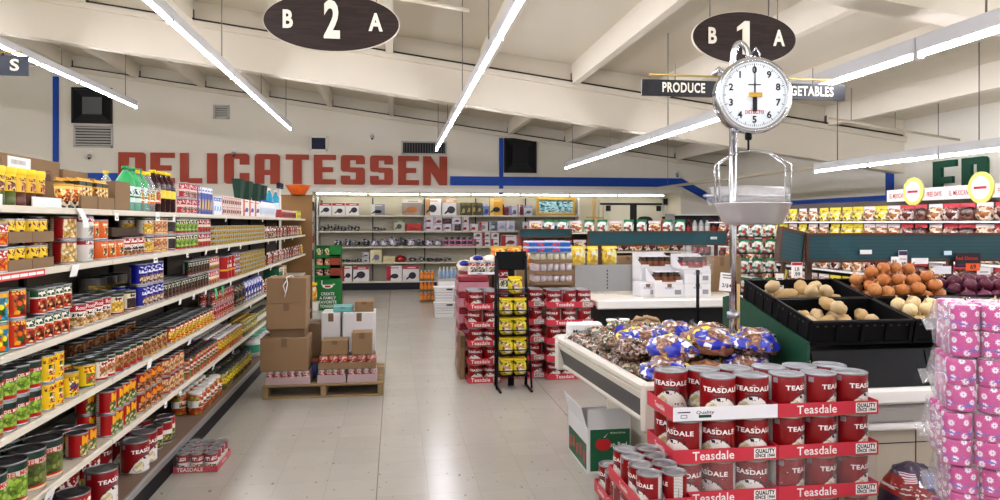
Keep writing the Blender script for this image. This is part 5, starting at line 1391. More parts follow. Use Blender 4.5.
# canned goods half
for i, (a, c) in enumerate(((317, 346), (347, 377))):
    can_case(X(a) + .002, X(c) - .002, PY + .03, .26, pz, M_wraptray, 4, 3, K_soda, .033, .12, 'pinkish tray of cans low on the pallet, %s half' % ('inner', 'outer')[i], 'red and white can in the %s low pallet tray' % ('inner', 'outer')[i], 'cans in the low pallet trays', .075)
z2 = pz + .1265
for i in range(2): MB()
K_orn = kind('orange_tub', 'can', .0435, .12, L_band('lab_orangetub', 'D86A2A', .12, .048, ((.0, .18, 'C85A22'),), (.18, .6, 1., 40., ('3A6A9A', 'D8D0C8', 'C83A2A')), ((.66, .9, 'E8D8D0', 1.2),)), 16, M_tin)
can_case(X(318), X(376), PY + .03, .26, z2, M_card, 6, 2, K_orn, .048, .12, 'brown tray of orange tubs across the pallet trays', 'orange tub in the wide brown pallet tray', 'orange tubs', .06)
z3 = z2 + .126
carton(X(321), X(347.5), PY + .05, .22, z3, .135, 'small brown printed carton on the orange tubs')
carton(X(351.5), X(372), PY + .04, .2, z3, .205, 'taller brown taped carton on the orange tubs')
M_cw = mat('white_carton', 'D2D0CE', .5)
for i in range(2): carton(X(317), X(337), PY + .42, .34, pz + i * .30, .298, 'white printed carton behind the orange tubs, %s of two' % ('lower', 'upper')[i], M_cw)
for i in range(2): carton(X(340), X(374), PY + .40, .34, pz + i * .30, .298, 'wide white wrapped carton behind the orange tubs, %s of two' % ('lower', 'upper')[i], M_cw)
carton(X(352), X(372), PY + .46, .25, pz + .6, .10, 'brown carton topmost behind the orange tubs')
carton(X(329), X(349), PY + .46, .25, pz + .6, .05, 'flat teal carton on the white cartons', mat('teal_carton', '5A9A98', .5))
# ---- shrink-wrapped tray of tins on the floor by the base shelf
def red_tray(x, y, z, nx, ny, r, h, rotz, label, lip=.062, word='', quality=False, white=False, lm=None):
    """card tray with lettered front; centre of its front edge at x,y"""
    w, d = nx * 2 * r + .012, ny * 2 * r + .012
    m = lm or mat('tray_red', 'C23040', .45)
    t = thing('can_tray', label, 'tray', (x, y, z), rotz); k = .0035
    MB().box(-w / 2, w / 2, 0, d, 0, k, M_gap).build('tray_floor', t)
    fw = MB(); fw.box(-w / 2, w / 2, 0, k, k, lip, mat('tray_white', 'E9E8EC', .45) if white else m)
    if word and not white: fw.text(word, lip * .85, M_w, Matrix.Translation((-w * .12, -.0006, lip * .5)), .0002, .012)
    if quality and not white:
        fw.box(w * .27, w * .48, -.0006, 0, lip * .16, lip * .88, M_w)
        fw.text('QUALITY', lip * .40, M_k, Matrix.Translation((w * .375, -.0008, lip * .66)), .0002, .05, width=w * .19)
        fw.text('SINCE 1944', lip * .32, M_k, Matrix.Translation((w * .375, -.0008, lip * .34)), .0002, .05, width=w * .19)
    if white:
        fw.box(-w * .46, -w * .34, -.0006, 0, lip * .62, lip * .70, M_k)
        for a in ((-.43, -.37, .25, .28), (-.43, -.37, .45, .48), (-.43, -.425, .25, .48), (-.375, -.37, .25, .48)): fw.box(w * a[0], w * a[1], -.0006, 0, lip * a[2], lip * a[3], M_k)
        fw.text('Quality', lip * .3, M_k, Matrix.Translation((-w * .2, -.0006, lip * .62)), .0002, .01, width=w * .17)
        fw.box(-w * .26, -w * .14, -.0006, 0, lip * .25, lip * .45, M_gd)
    fw.build('front_wall', t)
    MB().box(-w / 2, w / 2, d - k, d, k, lip, m).build('rear_wall', t)
    for sx in (-1, 1):
        b = MB(); b.box(sx * w / 2, sx * (w / 2 - k), k, d - k, k, lip, m)
        if word: b.text(word, lip * .55, M_w, Matrix.Translation((sx * (w / 2 + .0006), d * .5, lip * .5)) @ Matrix.Rotation(sx * PI / 2, 4, 'Z'), .0002, .012)
        b.build('end_wall', t)
    c, s = math.cos(rotz), math.sin(rotz); pos = []
    for j in range(ny):
        for i in range(nx):
            lx = -w / 2 + .006 + r + i * 2 * r; ly = .006 + r + j * 2 * r
            pos.append((i, j, (x + c * lx - s * ly, y + s * lx + c * ly, z + k + .0005)))
    return t, pos
M_film = mat('clear_film', 'FFFFFF', .1)
nt = M_film.node_tree; tp = nt.nodes.new('ShaderNodeBsdfTransparent'); gl = nt.nodes.new('ShaderNodeBsdfGlossy'); gl.inputs['Roughness'].default_value = .18
df = nt.nodes.new('ShaderNodeBsdfDiffuse'); mx = nt.nodes.new('ShaderNodeMixShader'); mx2 = nt.nodes.new('ShaderNodeMixShader')
mx.inputs[0].default_value = .6; mx2.inputs[0].default_value = .09
nt.links.new(df.outputs[0], mx.inputs[1]); nt.links.new(gl.outputs[0], mx.inputs[2]); nt.links.new(tp.outputs[0], mx2.inputs[1]); nt.links.new(mx.outputs[0], mx2.inputs[2])
tz = nt.nodes.new('ShaderNodeTexNoise'); tz.inputs['Scale'].default_value = 22; bp = nt.nodes.new('ShaderNodeBump'); bp.inputs['Strength'].default_value = .6; bp.inputs['Distance'].default_value = .02
nt.links.new(tz.outputs['Fac'], bp.inputs['Height']); nt.links.new(bp.outputs['Normal'], gl.inputs['Normal'])
nt.links.new(mx2.outputs[0], nt.nodes['Material Output'].inputs[0])
def film(t, x0, x1, y0, y1, z0, z1):
    MB().box(x0, x1, y0, y1, z0, z1, M_film, bev=.002).build('shrink_wrap', t)
rr = .041
K_small = kind('soup_tin', 'can', rr, .114, L_band('lab_smallred', 'A51E28', .114, rr, ((.0, .5, 'E6E2DE'),), (.06, .4, .8, 50., ('8A8A84', 'E9E2C2', '5A5A54')), ((.6, .8, 'F1E8E6', 1.),)), parts=True, lidm=M_tin)
p = atz(173, 474); q = atz(217, 472)
t, pos = red_tray((p[0] + q[0]) / 2, p[1], .0005, 3, 4, rr + .002, .114, -.02, 'small red tray of tins in clear wrap on the floor against the base shelf', .04, 'TEASDALE')
film(t, -.1365, .1365, -.003, .3585, .0036, .126)
for i, j, loc in pos: K_small.put(loc, -PI / 2 + random.uniform(-.5, .5), 'red and white tin in the wrapped floor tray, %s across, %s row' % (ordn(i + 1), 'front' if j == 0 else ORD[j + 1]), 'tins in the wrapped floor tray')
# ---- green card display
gx0, gx1 = atz(314, 311)[0], atz(341, 310)[0]; gy = 13.5
t = thing('display_stand', 'green card display stand of sauce packets facing the aisle', 'display stand', ((gx0 + gx1) / 2, gy, 0)); w = gx1 - gx0
MG = mat('display_green', '14702E', .5); MG2 = mat('display_green_dark', '0C4A1E', .6)
fp = MB(); fp.box(-w / 2, w / 2, 0, .02, 0, .60, MG)
for i, ln in enumerate(('CREATE', 'A FAMILY', 'FAVORITE', 'TONIGHT')): fp.text(ln, .075, M_w, Matrix.Translation((-.0, -.0015, .30 - i * .075)), .0004, .02, width=w * (.5, .62, .66, .58)[i])
pot = [(-.10 + .2 * k / 10, .40 + .05 - .05 * math.sin(PI * k / 10) ** .5) for k in range(11)] + [(.1, .47), (-.1, .47)]
fp.prism(pot, -.002, 0, M_w); fp.box(-.11, -.095, -.002, 0, .47, .55, M_w); fp.box(.09, .13, -.002, 0, .47, .485, M_w)
fp.box(-.05, .05, -.003, -.002, .42, .455, M_r); fp.build('front_panel', t)
for x in (-w / 2, w / 2 - .012): MB().box(x, x + .012, .02, .36, 0, 1.18, MG).build('side_panel', t)
MB().box(-w / 2, w / 2, .34, .36, 0, 1.18, MG2).build('back_panel', t)
for z in (.60, .79, .98): MB().box(-w / 2 + .012, w / 2 - .012, .02, .34, z - .02, z, MG2).build('tray', t)
for z in (.60, .79, .98): MB().box(-w / 2 + .012, w / 2 - .012, .0, .012, z - .02, z + .04, MG).build('tray_lip', t)
MB().box(w * .08, w / 2, .0, .01, .60, .98, mat('display_picture', '8A3A22', .5, var=.4, vscale=20.)).build('picture_panel', t)
MB().box(w * .08, w / 2, .0, .01, .985, 1.18, MG).build('brand_panel', t)
SQ = [packet('sauce_packet', .11, .03, .14, speck('sauce_%d' % i, c, 40.)) for i, c in enumerate((('2A7A6A', 'D8C06A', 'E8E0C8', '1A5A4A'), ('C86A3A', 'E8C8A0', 'D84A2A', 'F0E0C8'), ('8A2A22', 'D8B8A8', '5A1A16', 'E8D8C8')))]
for k, z in enumerate((.98, .79, .60)):
    for i in range(2):
        for q in range(2): SQ[k].put(((gx0 + gx1) / 2 - w * .32 + i * .15, gy + .05 + q * .05, z + .001), 0, 'sauce packet in the green display, %s tray from top, %s, %s row' % (ORD[k + 1], ('outer', 'inner')[i], ('front', 'rear')[q]), 'sauce packets in the green display')
t = bag('chip_bag', .2, .12, .34, speck('chips_orange', ('D8882A', 'E8C060', 'C85A2A', 'F0E0B0'), 14.), M_y, .04, sd=9).root
t.location = (atz(308, 312)[0] + .05, 13.4, .18); t['label'] = 'orange chip bag leaning beside the green display stand'
t = thing('storage_bin', 'low white bin under the orange chip bag', 'bin', (atz(308, 312)[0] + .05, 13.36, 0)); b = MB(); b.box(-.12, .12, -.02, .2, 0, .17, M_white, bev=.01); b.build('bin_body', t); MB().box(-.125, .125, -.025, .205, .165, .178, M_white).build('rim', t)
# ================================================================ claret tins stacked mid-aisle
def teas_stack(x, y, z, nx, ny, rotz, layers, desc, clabel, grp, wrap=0, faces=0., skip=lambda k, i, j: False, top_white=False, front_only=False, dy=None, quality=True):
    for k in range(layers):
        t, pos = red_tray(x, y, z + k * .1835, nx, ny, RC + .001, HC, rotz, '%s, %s tray up' % (desc, ordn(k + 1)), .062, 'Teasdale', quality, top_white and k == layers - 1)
        if k < wrap:
            w, d = nx * 2 * (RC + .001) + .012, ny * 2 * (RC + .001) + .012
            film(t, -w / 2 + .0036, w / 2 - .0036, .0036, d - .0036, .0037, .1825)
        for i, j, loc in pos:
            if skip(k, i, j): continue
            if front_only and j > 0 and k < layers - 1 and not (i == 0 and front_only == 'side'): continue
            K_teas.put(loc, rotz - PI / 2 + (faces[(i + j * nx + k) % len(faces)] if faces else 0.), '%s, %s tray up, %s across, %s row' % (clabel, ordn(k + 1), ordn(i + 1), 'front' if j == 0 else 'rear'), grp)
FC = (.15, -.3, .5, -.8, .1, .9)
MY = 7.14
teas_stack(.885, MY, 0, 2, 3, 0., 5, 'claret tray of hominy tins in the narrow stack beside the wire rack', 'hominy tin, narrow mid-aisle stack', 'hominy tins in the narrow stack', 0, FC, front_only=True)
teas_stack(1.29, MY + .16, 0, 3, 2, 0., 5, 'claret tray of hominy tins directly behind the wire rack', 'hominy tin behind the wire rack', 'hominy tins behind the rack', 0, FC, front_only=True)
teas_stack(1.775, MY + .04, 0, 3, 2, 0., 5, 'claret tray of hominy tins in the broad mid-aisle stack', 'hominy tin, broad mid-aisle stack', 'hominy tins in the broad stack', 0, FC, front_only=True)
# second rank behind: taller stock
M_pinkw = mat('wrap_pink', 'C88A94', .35)
KW = kind('bean_tin', 'can', .05, .13, L_band('lab_whitered', 'E9E6E0', .13, .05, ((.7, 1., 'A51E2A'),), (.1, .6, .8, 40., ('5A5A54', 'E9E2C2', '8A8A80')), ((.74, .94, 'F1E0DE', 1.1),)), 16, M_tin)
bz = 0
Yb = MY + .62
for k in range(6):
    t, pos = red_tray(aty(458, 300, Yb)[0] + .17, Yb - .02, .0 + k * .172, 2, 3, RC + .001, .16, 0., 'pink-wrapped tray in the rear stack past the narrow hominy stack, %s up' % ordn(k + 1), .10, '', False, False, M_pinkw)
    for i, j, loc in pos:
        if j == 0: KB_ = K_teas; 
    MB().box(-.158, .158, .006, .46, .101, .169, mat('wrap_claret', '8E2A36', .3), bev=.01).build('wrapped_tins', t)
t, pos = red_tray(1.00, Yb + .05, 1.034, 4, 2, .051, .13, 0., 'white-lipped tray of white and red tins topping the rear stack', .03, '', False, True)
for i, j, loc in pos: KW.put(loc, -PI / 2 + random.uniform(-.3, .3), 'white and red tin on top of the rear stack, %s across, %s row' % (ordn(i + 1), ('front', 'rear')[j]), 'white and red tins on the rear stack')
# what carries that tray: brown cartons and a tall tin
carton(.77, 1.19, Yb + .55, .3, 0, 1.0, 'tall brown carton hidden behind the narrow hominy stack')
carton(1.08, 1.30, Yb + .0, .28, .92 - .22, .32, 'brown carton holding the tray of white and red tins', M_card2)
carton(1.08, 1.30, Yb + .0, .28, 0, .698, 'large lower brown carton behind the narrow hominy stack', M_card2)
KT = kind('tall_tin', 'can', .09, .22, M_teas and L_band('lab_tallred', '9A1824', .22, .09, ((.0, .5, 'E6E2DC'),), (.1, .46, .9, 26., ('6A6A64', 'E9E2C2', 'C8C2A8')), ((.62, .78, 'F1E8E6', .8),)), 24, M_tin)
KT.put((1.12, MY + .30, .918), -PI / 2, 'tall claret and white tin standing upright on the narrow hominy stack')
# rope mops on the top
M_mop = mat('mop_cotton', 'E4DAC4', .9, bump=.8, bscale=60.); M_mopb = mat('mop_blue', '22308A', .8, bump=.6, bscale=80.)
for i, (px_, dz, c) in enumerate(((464, 0., 1), (477, .02, 1), (489, .01, 0), (501, .04, 0))):
    t = thing('mop_head', 'bundled cotton mop head on the rear stack, %s of four' % ORD[i + 1], 'mop head', (aty(px_, 250, Yb + .45)[0], Yb + .42, 1.09 if i else 1.03), 0, 'bundled mop heads')
    b = MB(); fn = lumpy(i + 40, .25, 3.); b.ellipsoid((0, 0, .07), (.085, .10, .075), M_mop, 18, 12, lambda d: Vector((fn(d)[0], fn(d)[1], max(fn(d)[2], -.9)))); b.build('cotton_strands', t)
    if c: b = MB(); b.ellipsoid((.0, -.05, .11), (.06, .065, .035), M_mopb, 14, 8, lumpy(i + 50, .2, 3.)); b.build('blue_band', t)
# blue water packs and small tins above the broad stack
def small_pack(x0, x1, y, d, z, h, body, top, label, name='can_pack'):
    t = thing(name, label, 'pack', ((x0 + x1) / 2, y, z)); w = x1 - x0
    MB().box(-w / 2, w / 2, 0, d, 0, h * .35, body).build('tray', t)
    n = 6
    for i in range(n):
        b = MB(); r = w / n / 2 - .002; b.lathe([(r, h * .36), (r, h * .9), (r * .7, h)], 12, top, Matrix.Translation((-w / 2 + (i + .5) * w / n, r + .006, 0))); b.build('container', t)
    MB().box(-w / 2 + .003, w / 2 - .003, .003 + w / n, d - .003, h * .36, h * .95, top).build('rear_containers', t)
    film(t, -w / 2, w / 2, 0, d, h * .36, h * 1.02); return t
xb0, xb1 = aty(534, 270, 7.75)[0], aty(572, 270, 7.75)[0]
zz = .918
carton(xb0, xb1, 7.78, .3, 0, zz, 'tall brown carton carrying small tin packs behind the broad hominy stack', M_card2)
M_t1 = mat('pack_white_red', 'D9C8C8', .35, var=.3, vscale=60.); M_t2 = mat('pack_yellowish', 'E0D8B8', .35, var=.3, vscale=60.); M_t3 = mat('pack_blue', '3A6AB0', .35, var=.3, vscale=25.)
for (h, bdy, top, lb) in ((.105, M_card, M_t1, 'shrink-wrapped pack of white and red pots, lowest above the broad hominy stack'), (.125, M_card, M_t1, 'shrink-wrapped pack of white and red pots, second above the broad hominy stack'), (.11, M_card, M_t2, 'shrink-wrapped pack of pale yellow pots under the blue packs')):
    small_pack(xb0, xb1, 7.72, .3, zz + .0015, h, bdy, top, lb); zz += h * 1.02 + .003
L = Lab('water_pack', .25); L.base('B8CCE6'); L.over(L.z.btw(.01, .05), '2458A8'); L.over(L.z.btw(.015, .045) * L.noise(L.comb(L.x * 14., 0., L.z * 6.), 2.2, 1.).gt(.56), 'D83A2A'); L.done()
for i in range(2):
    t = thing('water_pack', 'blue and white wrapped pack above the broad hominy stack, %s of two' % ('lower', 'upper')[i], 'pack', ((xb0 + xb1) / 2 - .05, 7.70, zz + .001), 0, 'blue wrapped packs'); w = xb1 - xb0 + .06
    MB().box(-w / 2, w / 2, 0, .3, 0, .062, L.m, bev=.014).build('wrapped_body', t); MB().box(-w / 2 - .012, -w / 2, .1, .2, .02, .05, M_film).build('film_end', t); zz += .064
# side wall of brown cartons left of the yellow-bag rack
carton(.66, .71, MY + .2, .34, 0, .45, 'narrow brown carton standing by the narrow hominy stack')
# crisps heaped behind
CH = [bag('chip_bag', .2, .10, .26, speck('chips_a', ('E0902A', 'F0C060', 'C8641E', 'F4E0B0'), 22.), mat('chips_head', 'E8B03A', .4), .03, sd=21), bag('chip_bag', .2, .10, .26, speck('chips_b', ('F0D040', 'E8E0A0', 'D8A82A', 'F6F0D0'), 22.), mat('chips_head2', 'F0DC5A', .4), .03, sd=22)]
t = thing('crate_table', 'brown carton shelf holding the bagged crisps behind the mid-aisle stacks', 'table', (2.0, 9.0, 0))
MB().box(-.85, .85, 0, .5, 1.0, 1.04, M_card2).build('top', t)
for x in (-.8, .8 - .04):
    for y in (.02, .44): MB().box(x, x + .04, y, y + .04, 0, 1.0, M_card2).build('leg', t)
for i in range(5):
    x0_ = -.8 + i * .32; MB().box(x0_, x0_ + .31, -.012, 0, .72, 1.0, M_card, bev=.004).build('front_board', t)
for i in range(8):
    P = CH[0] if i < 3 else CH[1]; P.put((1.30 + i * .21, 9.08 + .02 * (i % 2), 1.0415), 0, '%s crisp bag behind the mid-aisle stacks, %s along' % ('orange' if i < 3 else 'yellow', ordn(i + 1)), 'crisp bags behind the stacks')
# ---- wire rack of yellow bags
RXx, RYy = 1.13, 6.90
t = thing('wire_rack', 'black metal rack of yellow snack bags in front of the hominy stacks', 'rack', (RXx, RYy, 0))
w = .30
for s in (-1, 1):
    b = MB(); b.tube([(s * w / 2, .10, 0.0), (s * w / 2, .10, 1.28)], .014, M_black, 8); b.build('rear_post', t)
    b = MB(); b.tube([(s * (w / 2 + .02), -.10, .012), (s * (w / 2 + .0), -.06, .5), (s * (w / 2 - .01), .0, 1.0), (s * (w / 2 - .01), .08, 1.25)], .009, M_black, 8); b.build('front_post', t)
    b = MB(); b.box(s * w / 2 - .012, s * w / 2 + .012, -.22, .14, 0, .018, M_black, bev=.004); b.build('foot', t)
b = MB(); b.box(-w / 2, w / 2, .08, .10, 1.14, 1.32, M_black, bev=.004); b.build('header_board', t)
RZ = (.13, .33, .52, .71, .915)
for z in RZ:
    b = MB(); b.box(-w / 2, w / 2, -.08, .09, z - .008, z, M_black); b.tube([(-w / 2, -.085, z + .05), (w / 2, -.085, z + .05)], .006, M_black, 6)
    b.build('wire_shelf', t)
MB().box(-.03, .03, .09, .10, 0, 1.2, M_black).build('back_spine', t)
L = Lab('yellow_snack', .3); L.base('DCC81C'); v = L.noise(L.vec, 22., 2.); c, d = L.cells(L.vec, 46., ('E8DCB0', 'B88A5A', '7A4A2A', 'E6E0C8', 'C8B26A')); L.over(L.z.btw(.02, .105) * (L.x + L.z * .3 - .02).abs().lt(.042), c); L.over(L.z.btw(.105, .13) * L.noise(L.comb(L.x * 90., 0., L.z * 40.), 1., 0.).gt(.5), '3A3A1A'); L.b.inputs['Coat Weight'].default_value = .5; L.done()
YB_ = bag('snack_bag', .125, .07, .165, L.m, M_y, .02, sd=31)
for k, z in enumerate(RZ):
    for i in range(2 if k < 4 else 1):
        for q in range(2):
            YB_.put((RXx - .066 + i * .132 + (.09 if k == 4 else 0), RYy - .035 + q * .074, z + .001), random.uniform(-.08, .08), 'yellow snack bag in the wire rack, %s tier up, %s, %s row' % (ordn(k + 1), ('inner side', 'outer side')[i], ('front', 'rear')[q]), 'yellow snack bags')
# ---- white laundry baskets and drinks beyond
bx0, bx1 = atz(434, 317)[0], atz(455, 318)[0]; byy = 12.2
Lh = Lab('basket_white', .4); Lh.base('E9E8E6'); Lh.over(((Lh.x * 28.).fr() - .5).abs().lt(.22) * ((Lh.z * 22.).fr() - .5).abs().lt(.2) * Lh.z.btw(.05, .2), '8A8C90'); Lh.done()
for k in range(2):
    t = thing('laundry_basket', 'white perforated plastic basket beyond the hominy stacks, %s of two' % ('lower', 'upper')[k], 'basket', ((bx0 + bx1) / 2, byy, k * .262), 0, 'white laundry baskets'); w = bx1 - bx0
    b = MB(); v = []
    for zz_, sc_ in ((0, .86), (.25, 1.), (.25, .97), (.02, .83)):
        v += [(-w / 2 * sc_, .14 - .14 * sc_, zz_), (w / 2 * sc_, .14 - .14 * sc_, zz_), (w / 2 * sc_, .14 + .14 * sc_, zz_), (-w / 2 * sc_, .14 + .14 * sc_, zz_)]
    f = [(3, 2, 1, 0), (12, 13, 14, 15)]
    for q in (0, 4, 8):
        for kk in range(4): f.append((q + kk, q + (kk + 1) % 4, q + 4 + (kk + 1) % 4, q + 4 + kk))
    b.add(v, f, Lh.m); b.build('basket_shell', t)
    MB().box(-w / 2 - .01, w / 2 + .01, -.01, .012, .235, .26, M_white, bev=.006).build('rim', t)
    MB().box(w * .1, w * .4, -.014, -.01, .2, .225, mat('handle_dark', '2A3440', .4)).build('handle', t)
ox0, ox1 = atz(421, 303)[0], atz(434, 303)[0]; oy = 14.6
OB = Proto(bottle('soda_bottle', .033, .20, mat('orange_drink', 'D8701E', .12), M_white, mat('lab_orange_drink', 'E08A3A', .4)))
for k in range(3):
    t = thing('bottle_crate', 'card tray of orange drinks on the floor beyond the baskets, %s of three tiers' % ('bottom', 'middle', 'top')[k], 'tray', ((ox0 + ox1) / 2, oy, k * .215), 0, 'trays of orange drinks'); w = .30
    MB().box(-w / 2, w / 2, 0, .22, 0, .008, M_card2).build('tray_floor', t); MB().box(-w / 2, w / 2, -.003, 0, 0, .04, M_card2).build('front_wall', t)
    for i in range(4):
        for q in range(2): OB.put(((ox0 + ox1) / 2 - .11 + i * .073, oy + .045 + q * .08, k * .215 + .0085), 0, 'orange drink bottle, %s tier, %s along, %s row' % (('bottom', 'middle', 'top')[k], ordn(i + 1), ('front', 'rear')[q]), 'orange drink bottles')
WB = Proto(bottle('soda_bottle', .035, .23, mat('water_clear', 'C8D6DE', .12, trans=.4), M_white, mat('lab_water', '8AA8C8', .4)))
t = thing('drinks_case', 'stacked grey drinks case carrying clear bottles, behind the white baskets', 'case', (atz(444, 303)[0] + .06, 14.2, 0)); MB().box(-.2, .2, 0, .28, 0, .5, mat('case_grey', 'A8A6A4', .5), bev=.01).build('case_body', t); MB().box(-.19, .19, -.004, 0, .3, .45, M_white).build('label_panel', t)
for i in range(5): WB.put((atz(444, 303)[0] - .09 + i * .075, 14.26, .5015), 0, 'clear water bottle on the grey drinks case, %s along' % ordn(i + 1), 'clear water bottles')
# ================================================================ teal boards and the second produce island
L = Lab('teal_slats', .4); L.base('0F4148'); L.over((L.z * 38.).fr().lt(.14) * .7, '08262C'); L.over(L.noise(L.vec, 3., 2.).gt(.62) * .25, '1A555C'); M_teal = L.done()
M_fr = mat('board_frame_brown', '4A2E20', .5, var=.2, vscale=10.)
def teal_board(x0, x1, y, z0, z1, label, floor_to=0., posts=(.06, .94), fx=0.):
    t = thing('bumper_board', label, 'board', ((x0 + x1) / 2, y, z0)); w = x1 - x0; h = z1 - z0; e = .018
    MB().box(-w / 2 + e, w / 2 - e, 0, .025, e, h - e, M_teal).build('slat_panel', t)
    for a in ((-w / 2, w / 2, 0, e), (-w / 2, w / 2, h - e, h), (-w / 2, -w / 2 + e, e, h - e), (w / 2 - e, w / 2, e, h - e)): MB().box(a[0], a[1], -.008, .033, a[2], a[3], M_fr).build('frame_rail', t)
    for p in posts: MB().box(-w / 2 + w * p - .02, -w / 2 + w * p + .02, .034, .06, floor_to - z0, h * .8, M_fr).build('post', t)
    return t
t = teal_board(aty(588, 240, 8.22)[0], aty(727, 240, 8.22)[0], 8.22, 1.33, 1.505, 'long teal slatted board above the cartons of coffee jars', .80, (.09, .93))
M_spk = mat('white_speck', 'E8F0F0', .4)
teal_board(aty(519, 235, 9.6)[0], aty(572, 235, 9.6)[0], 9.6, 1.40, 1.52, 'short teal slatted board in front of the deli shelving', 1.04, (.08, .92))
# island two
IX0, IX1, IY0, IY1 = 2.06, 3.85, 7.2, 8.5
t = thing('produce_table', 'cream refrigerated table carrying cartons of coffee jars', 'table', ((IX0 + IX1) / 2, IY0, 0)); w = IX1 - IX0
iz = .80
MB().box(-w / 2, w / 2, -.02, .04, iz - .09, iz, M_white, bev=.012).build('front_bumper', t)
MB().box(-w / 2, w / 2, .04, IY1 - IY0, iz - .06, iz - .012, M_cream).build('table_top', t)
MB().box(-w / 2 + .08, w / 2 - .05, .1, IY1 - IY0, .12, iz - .06, M_dark).build('cabinet', t)
MB().box(-w / 2 + .12, w / 2 - .1, .16, IY1 - IY0 - .1, 0, .12, M_black).build('plinth', t)
M_galv = mat('galvanised_panel', 'A5A6A4', .4, .5, var=.08)
b = MB(); b.box(-w / 2 + .02, w / 2 - .02, .98, 1.0, iz, iz + .31, M_galv); b.build('rear_panel', t)
for x in (-w / 2 + .40, w / 2 - .62): 
    for k in range(6): MB().box(x, x + .012, .975, .98, iz + .03 + k * .04, iz + .05 + k * .04, M_black).build('slot', t)
# cartons of jars
JC = Proto(bottle('coffee_jar', .036, .125, mat('coffee_dark', '3A2216', .15), mat('lid_white', 'E4E4E6', .35), mat('lab_coffee', '7A4A2A', .4), neck=.78, cat='jar', lz=(.15, .55)))
JR = Proto(bottle('coffee_jar', .036, .125, mat('coffee_dark', '3A2216', .15), mat('lid_black', '1E1E20', .35), mat('lab_coffee_red', 'A02A2A', .4), neck=.78, cat='jar', lz=(.15, .55)))
M_cw2 = mat('white_carton_bright', 'DEDDDD', .5)
def jar_case(px0, px1, Y, z, P, label, jl, grp, nj=4, closed=False):
    x0, x1 = aty(px0, 270, Y)[0], aty(px1, 270, Y)[0]; w = x1 - x0
    if closed:
        t = carton(x0, x1, Y, .3, z, .15, label, M_cw2)
        for c in t.children:
            if c.name.startswith('carton_body'):
                b = MB(); b.text('ROAST', .03, M_bl, Matrix.Translation((w * .0, -.001, .10)), 0, .01); b.box(w * .18, w * .40, -.001, 0, .03, .08, mat('barcode_grey', '8A8A8E', .5)); b.build('printing', t); break
        return t
    t = open_tray('display_carton', label, 'box', ((x0 + x1) / 2, Y, z), w, .3, .10, .035, M_cw2, 0, 'white cartons of coffee jars', .16)
    MB().box(-w * .25, w * .25, -.0008, 0, .016, .036, mat('print_brown', '7A3A2A', .5)).build('printing', t)
    st = (w - .02) / nj
    for i in range(nj):
        for q in range(2): P.put((x0 + .01 + st * (i + .5), Y + .05 + q * .08, z + .0045), 0, '%s, %s across, %s row' % (jl, ordn(i + 1), ('front', 'rear')[q]), grp)
    return t
iz2 = iz - .011
CW = .15
jar_case(641.5, 654.5, 7.55, iz2, None, 'closed white carton at the near corner of the coffee stack', '', '', closed=True)
jar_case(655, 684, 7.5, iz2, None, 'closed white carton under the front tray of coffee jars', '', '', closed=True)
jar_case(655, 683, 7.5, iz2 + CW + .002, JC, 'open white carton of dark coffee jars at the front', 'coffee jar with white lid in the front carton', 'coffee jars in the front carton')
jar_case(684.5, 711, 7.5, iz2, None, 'closed white carton with blue print under the red-labelled jars, lowest', '', '', closed=True)
jar_case(684.5, 711, 7.5, iz2 + CW + .002, None, 'closed white carton with blue print directly under the red-labelled jars', '', '', closed=True)
jar_case(681, 710, 7.52, iz2 + 2 * CW + .004, JR, 'open white carton of red-labelled coffee jars on top', 'red-labelled coffee jar', 'red labelled coffee jars')
for k in range(2): jar_case(641, 673, 7.86, iz2 + k * (CW + .002), None, 'closed white carton in the rear coffee stack, %s of two' % ('lower', 'upper')[k], '', '', closed=True)
jar_case(641, 673, 7.84, iz2 + 2 * (CW + .002), JC, 'open white carton of coffee jars topping the rear stack', 'coffee jar with white lid in the rear top carton', 'coffee jars in the rear carton', 5)
carton(aty(700, 270, 8.1)[0], aty(738, 270, 8.1)[0], 8.02, .13, iz2 + .0, .42, 'brown carton on the cream table, past the coffee jars', M_card)
t = thing('price_tag', 'white price ticket on the teal board above the coffee jars', 'price tag', (aty(714, 240, 8.2)[0], 8.206, 1.405)); MB().box(-.04, .04, -.001, .003, 0, .028, M_white).build('card', t); MB().box(-.03, .03, -.002, -.001, .01, .016, M_k).build('print', t)
# ================================================================ low refrigerated produce table
TX, TY, TZ1 = 1.275, 3.62, .765
TW, TL = .88, 1.62
TR = math.radians(3.)
t = thing('produce_table', 'low cream produce table with dark side panel heaped with bagged goods', 'table', (TX, TY, 0), TR)
M_bump = mat('bumper_cream', 'DDD8CA', .4, var=.05, vscale=4.)
M_dkp = mat('side_panel_dark', '2E2E2C', .35)
b = MB(); b.box(0, .055, .0, TL, TZ1 - .055, TZ1, M_bump, bev=.018); b.build('top_rail', t)
b = MB(); b.prism([(.0, TZ1 - .055), (.05, TZ1 - .055), (.10, TZ1 - .10), (.02, TZ1 - .10)], 0.0, TL, M_bump); b.build('rail_shoulder', t)
b = MB(); b.add([(.02, .0, TZ1 - .10), (.02, TL, TZ1 - .10), (.055, TL, TZ1 - .215), (.055, .0, TZ1 - .215), (.09, .0, TZ1 - .215), (.09, TL, TZ1 - .215), (.09, TL, TZ1 - .10), (.09, 0., TZ1 - .10)], [(0, 1, 2, 3), (2, 3, 4, 5), (4, 5, 6, 7), (0, 1, 6, 7), (0, 3, 4, 7), (1, 2, 5, 6)], M_dkp); b.build('dark_side_panel', t)
b = MB(); b.box(.045, .10, 0, TL, TZ1 - .245, TZ1 - .215, M_bump, bev=.01); b.build('lower_rail', t)
for y in (-.035, TL - .01):
    b = MB(); b.box(-.008, .10, y, y + .045, TZ1 - .26, TZ1 + .004, M_bump, bev=.016); b.build('corner_cap', t)
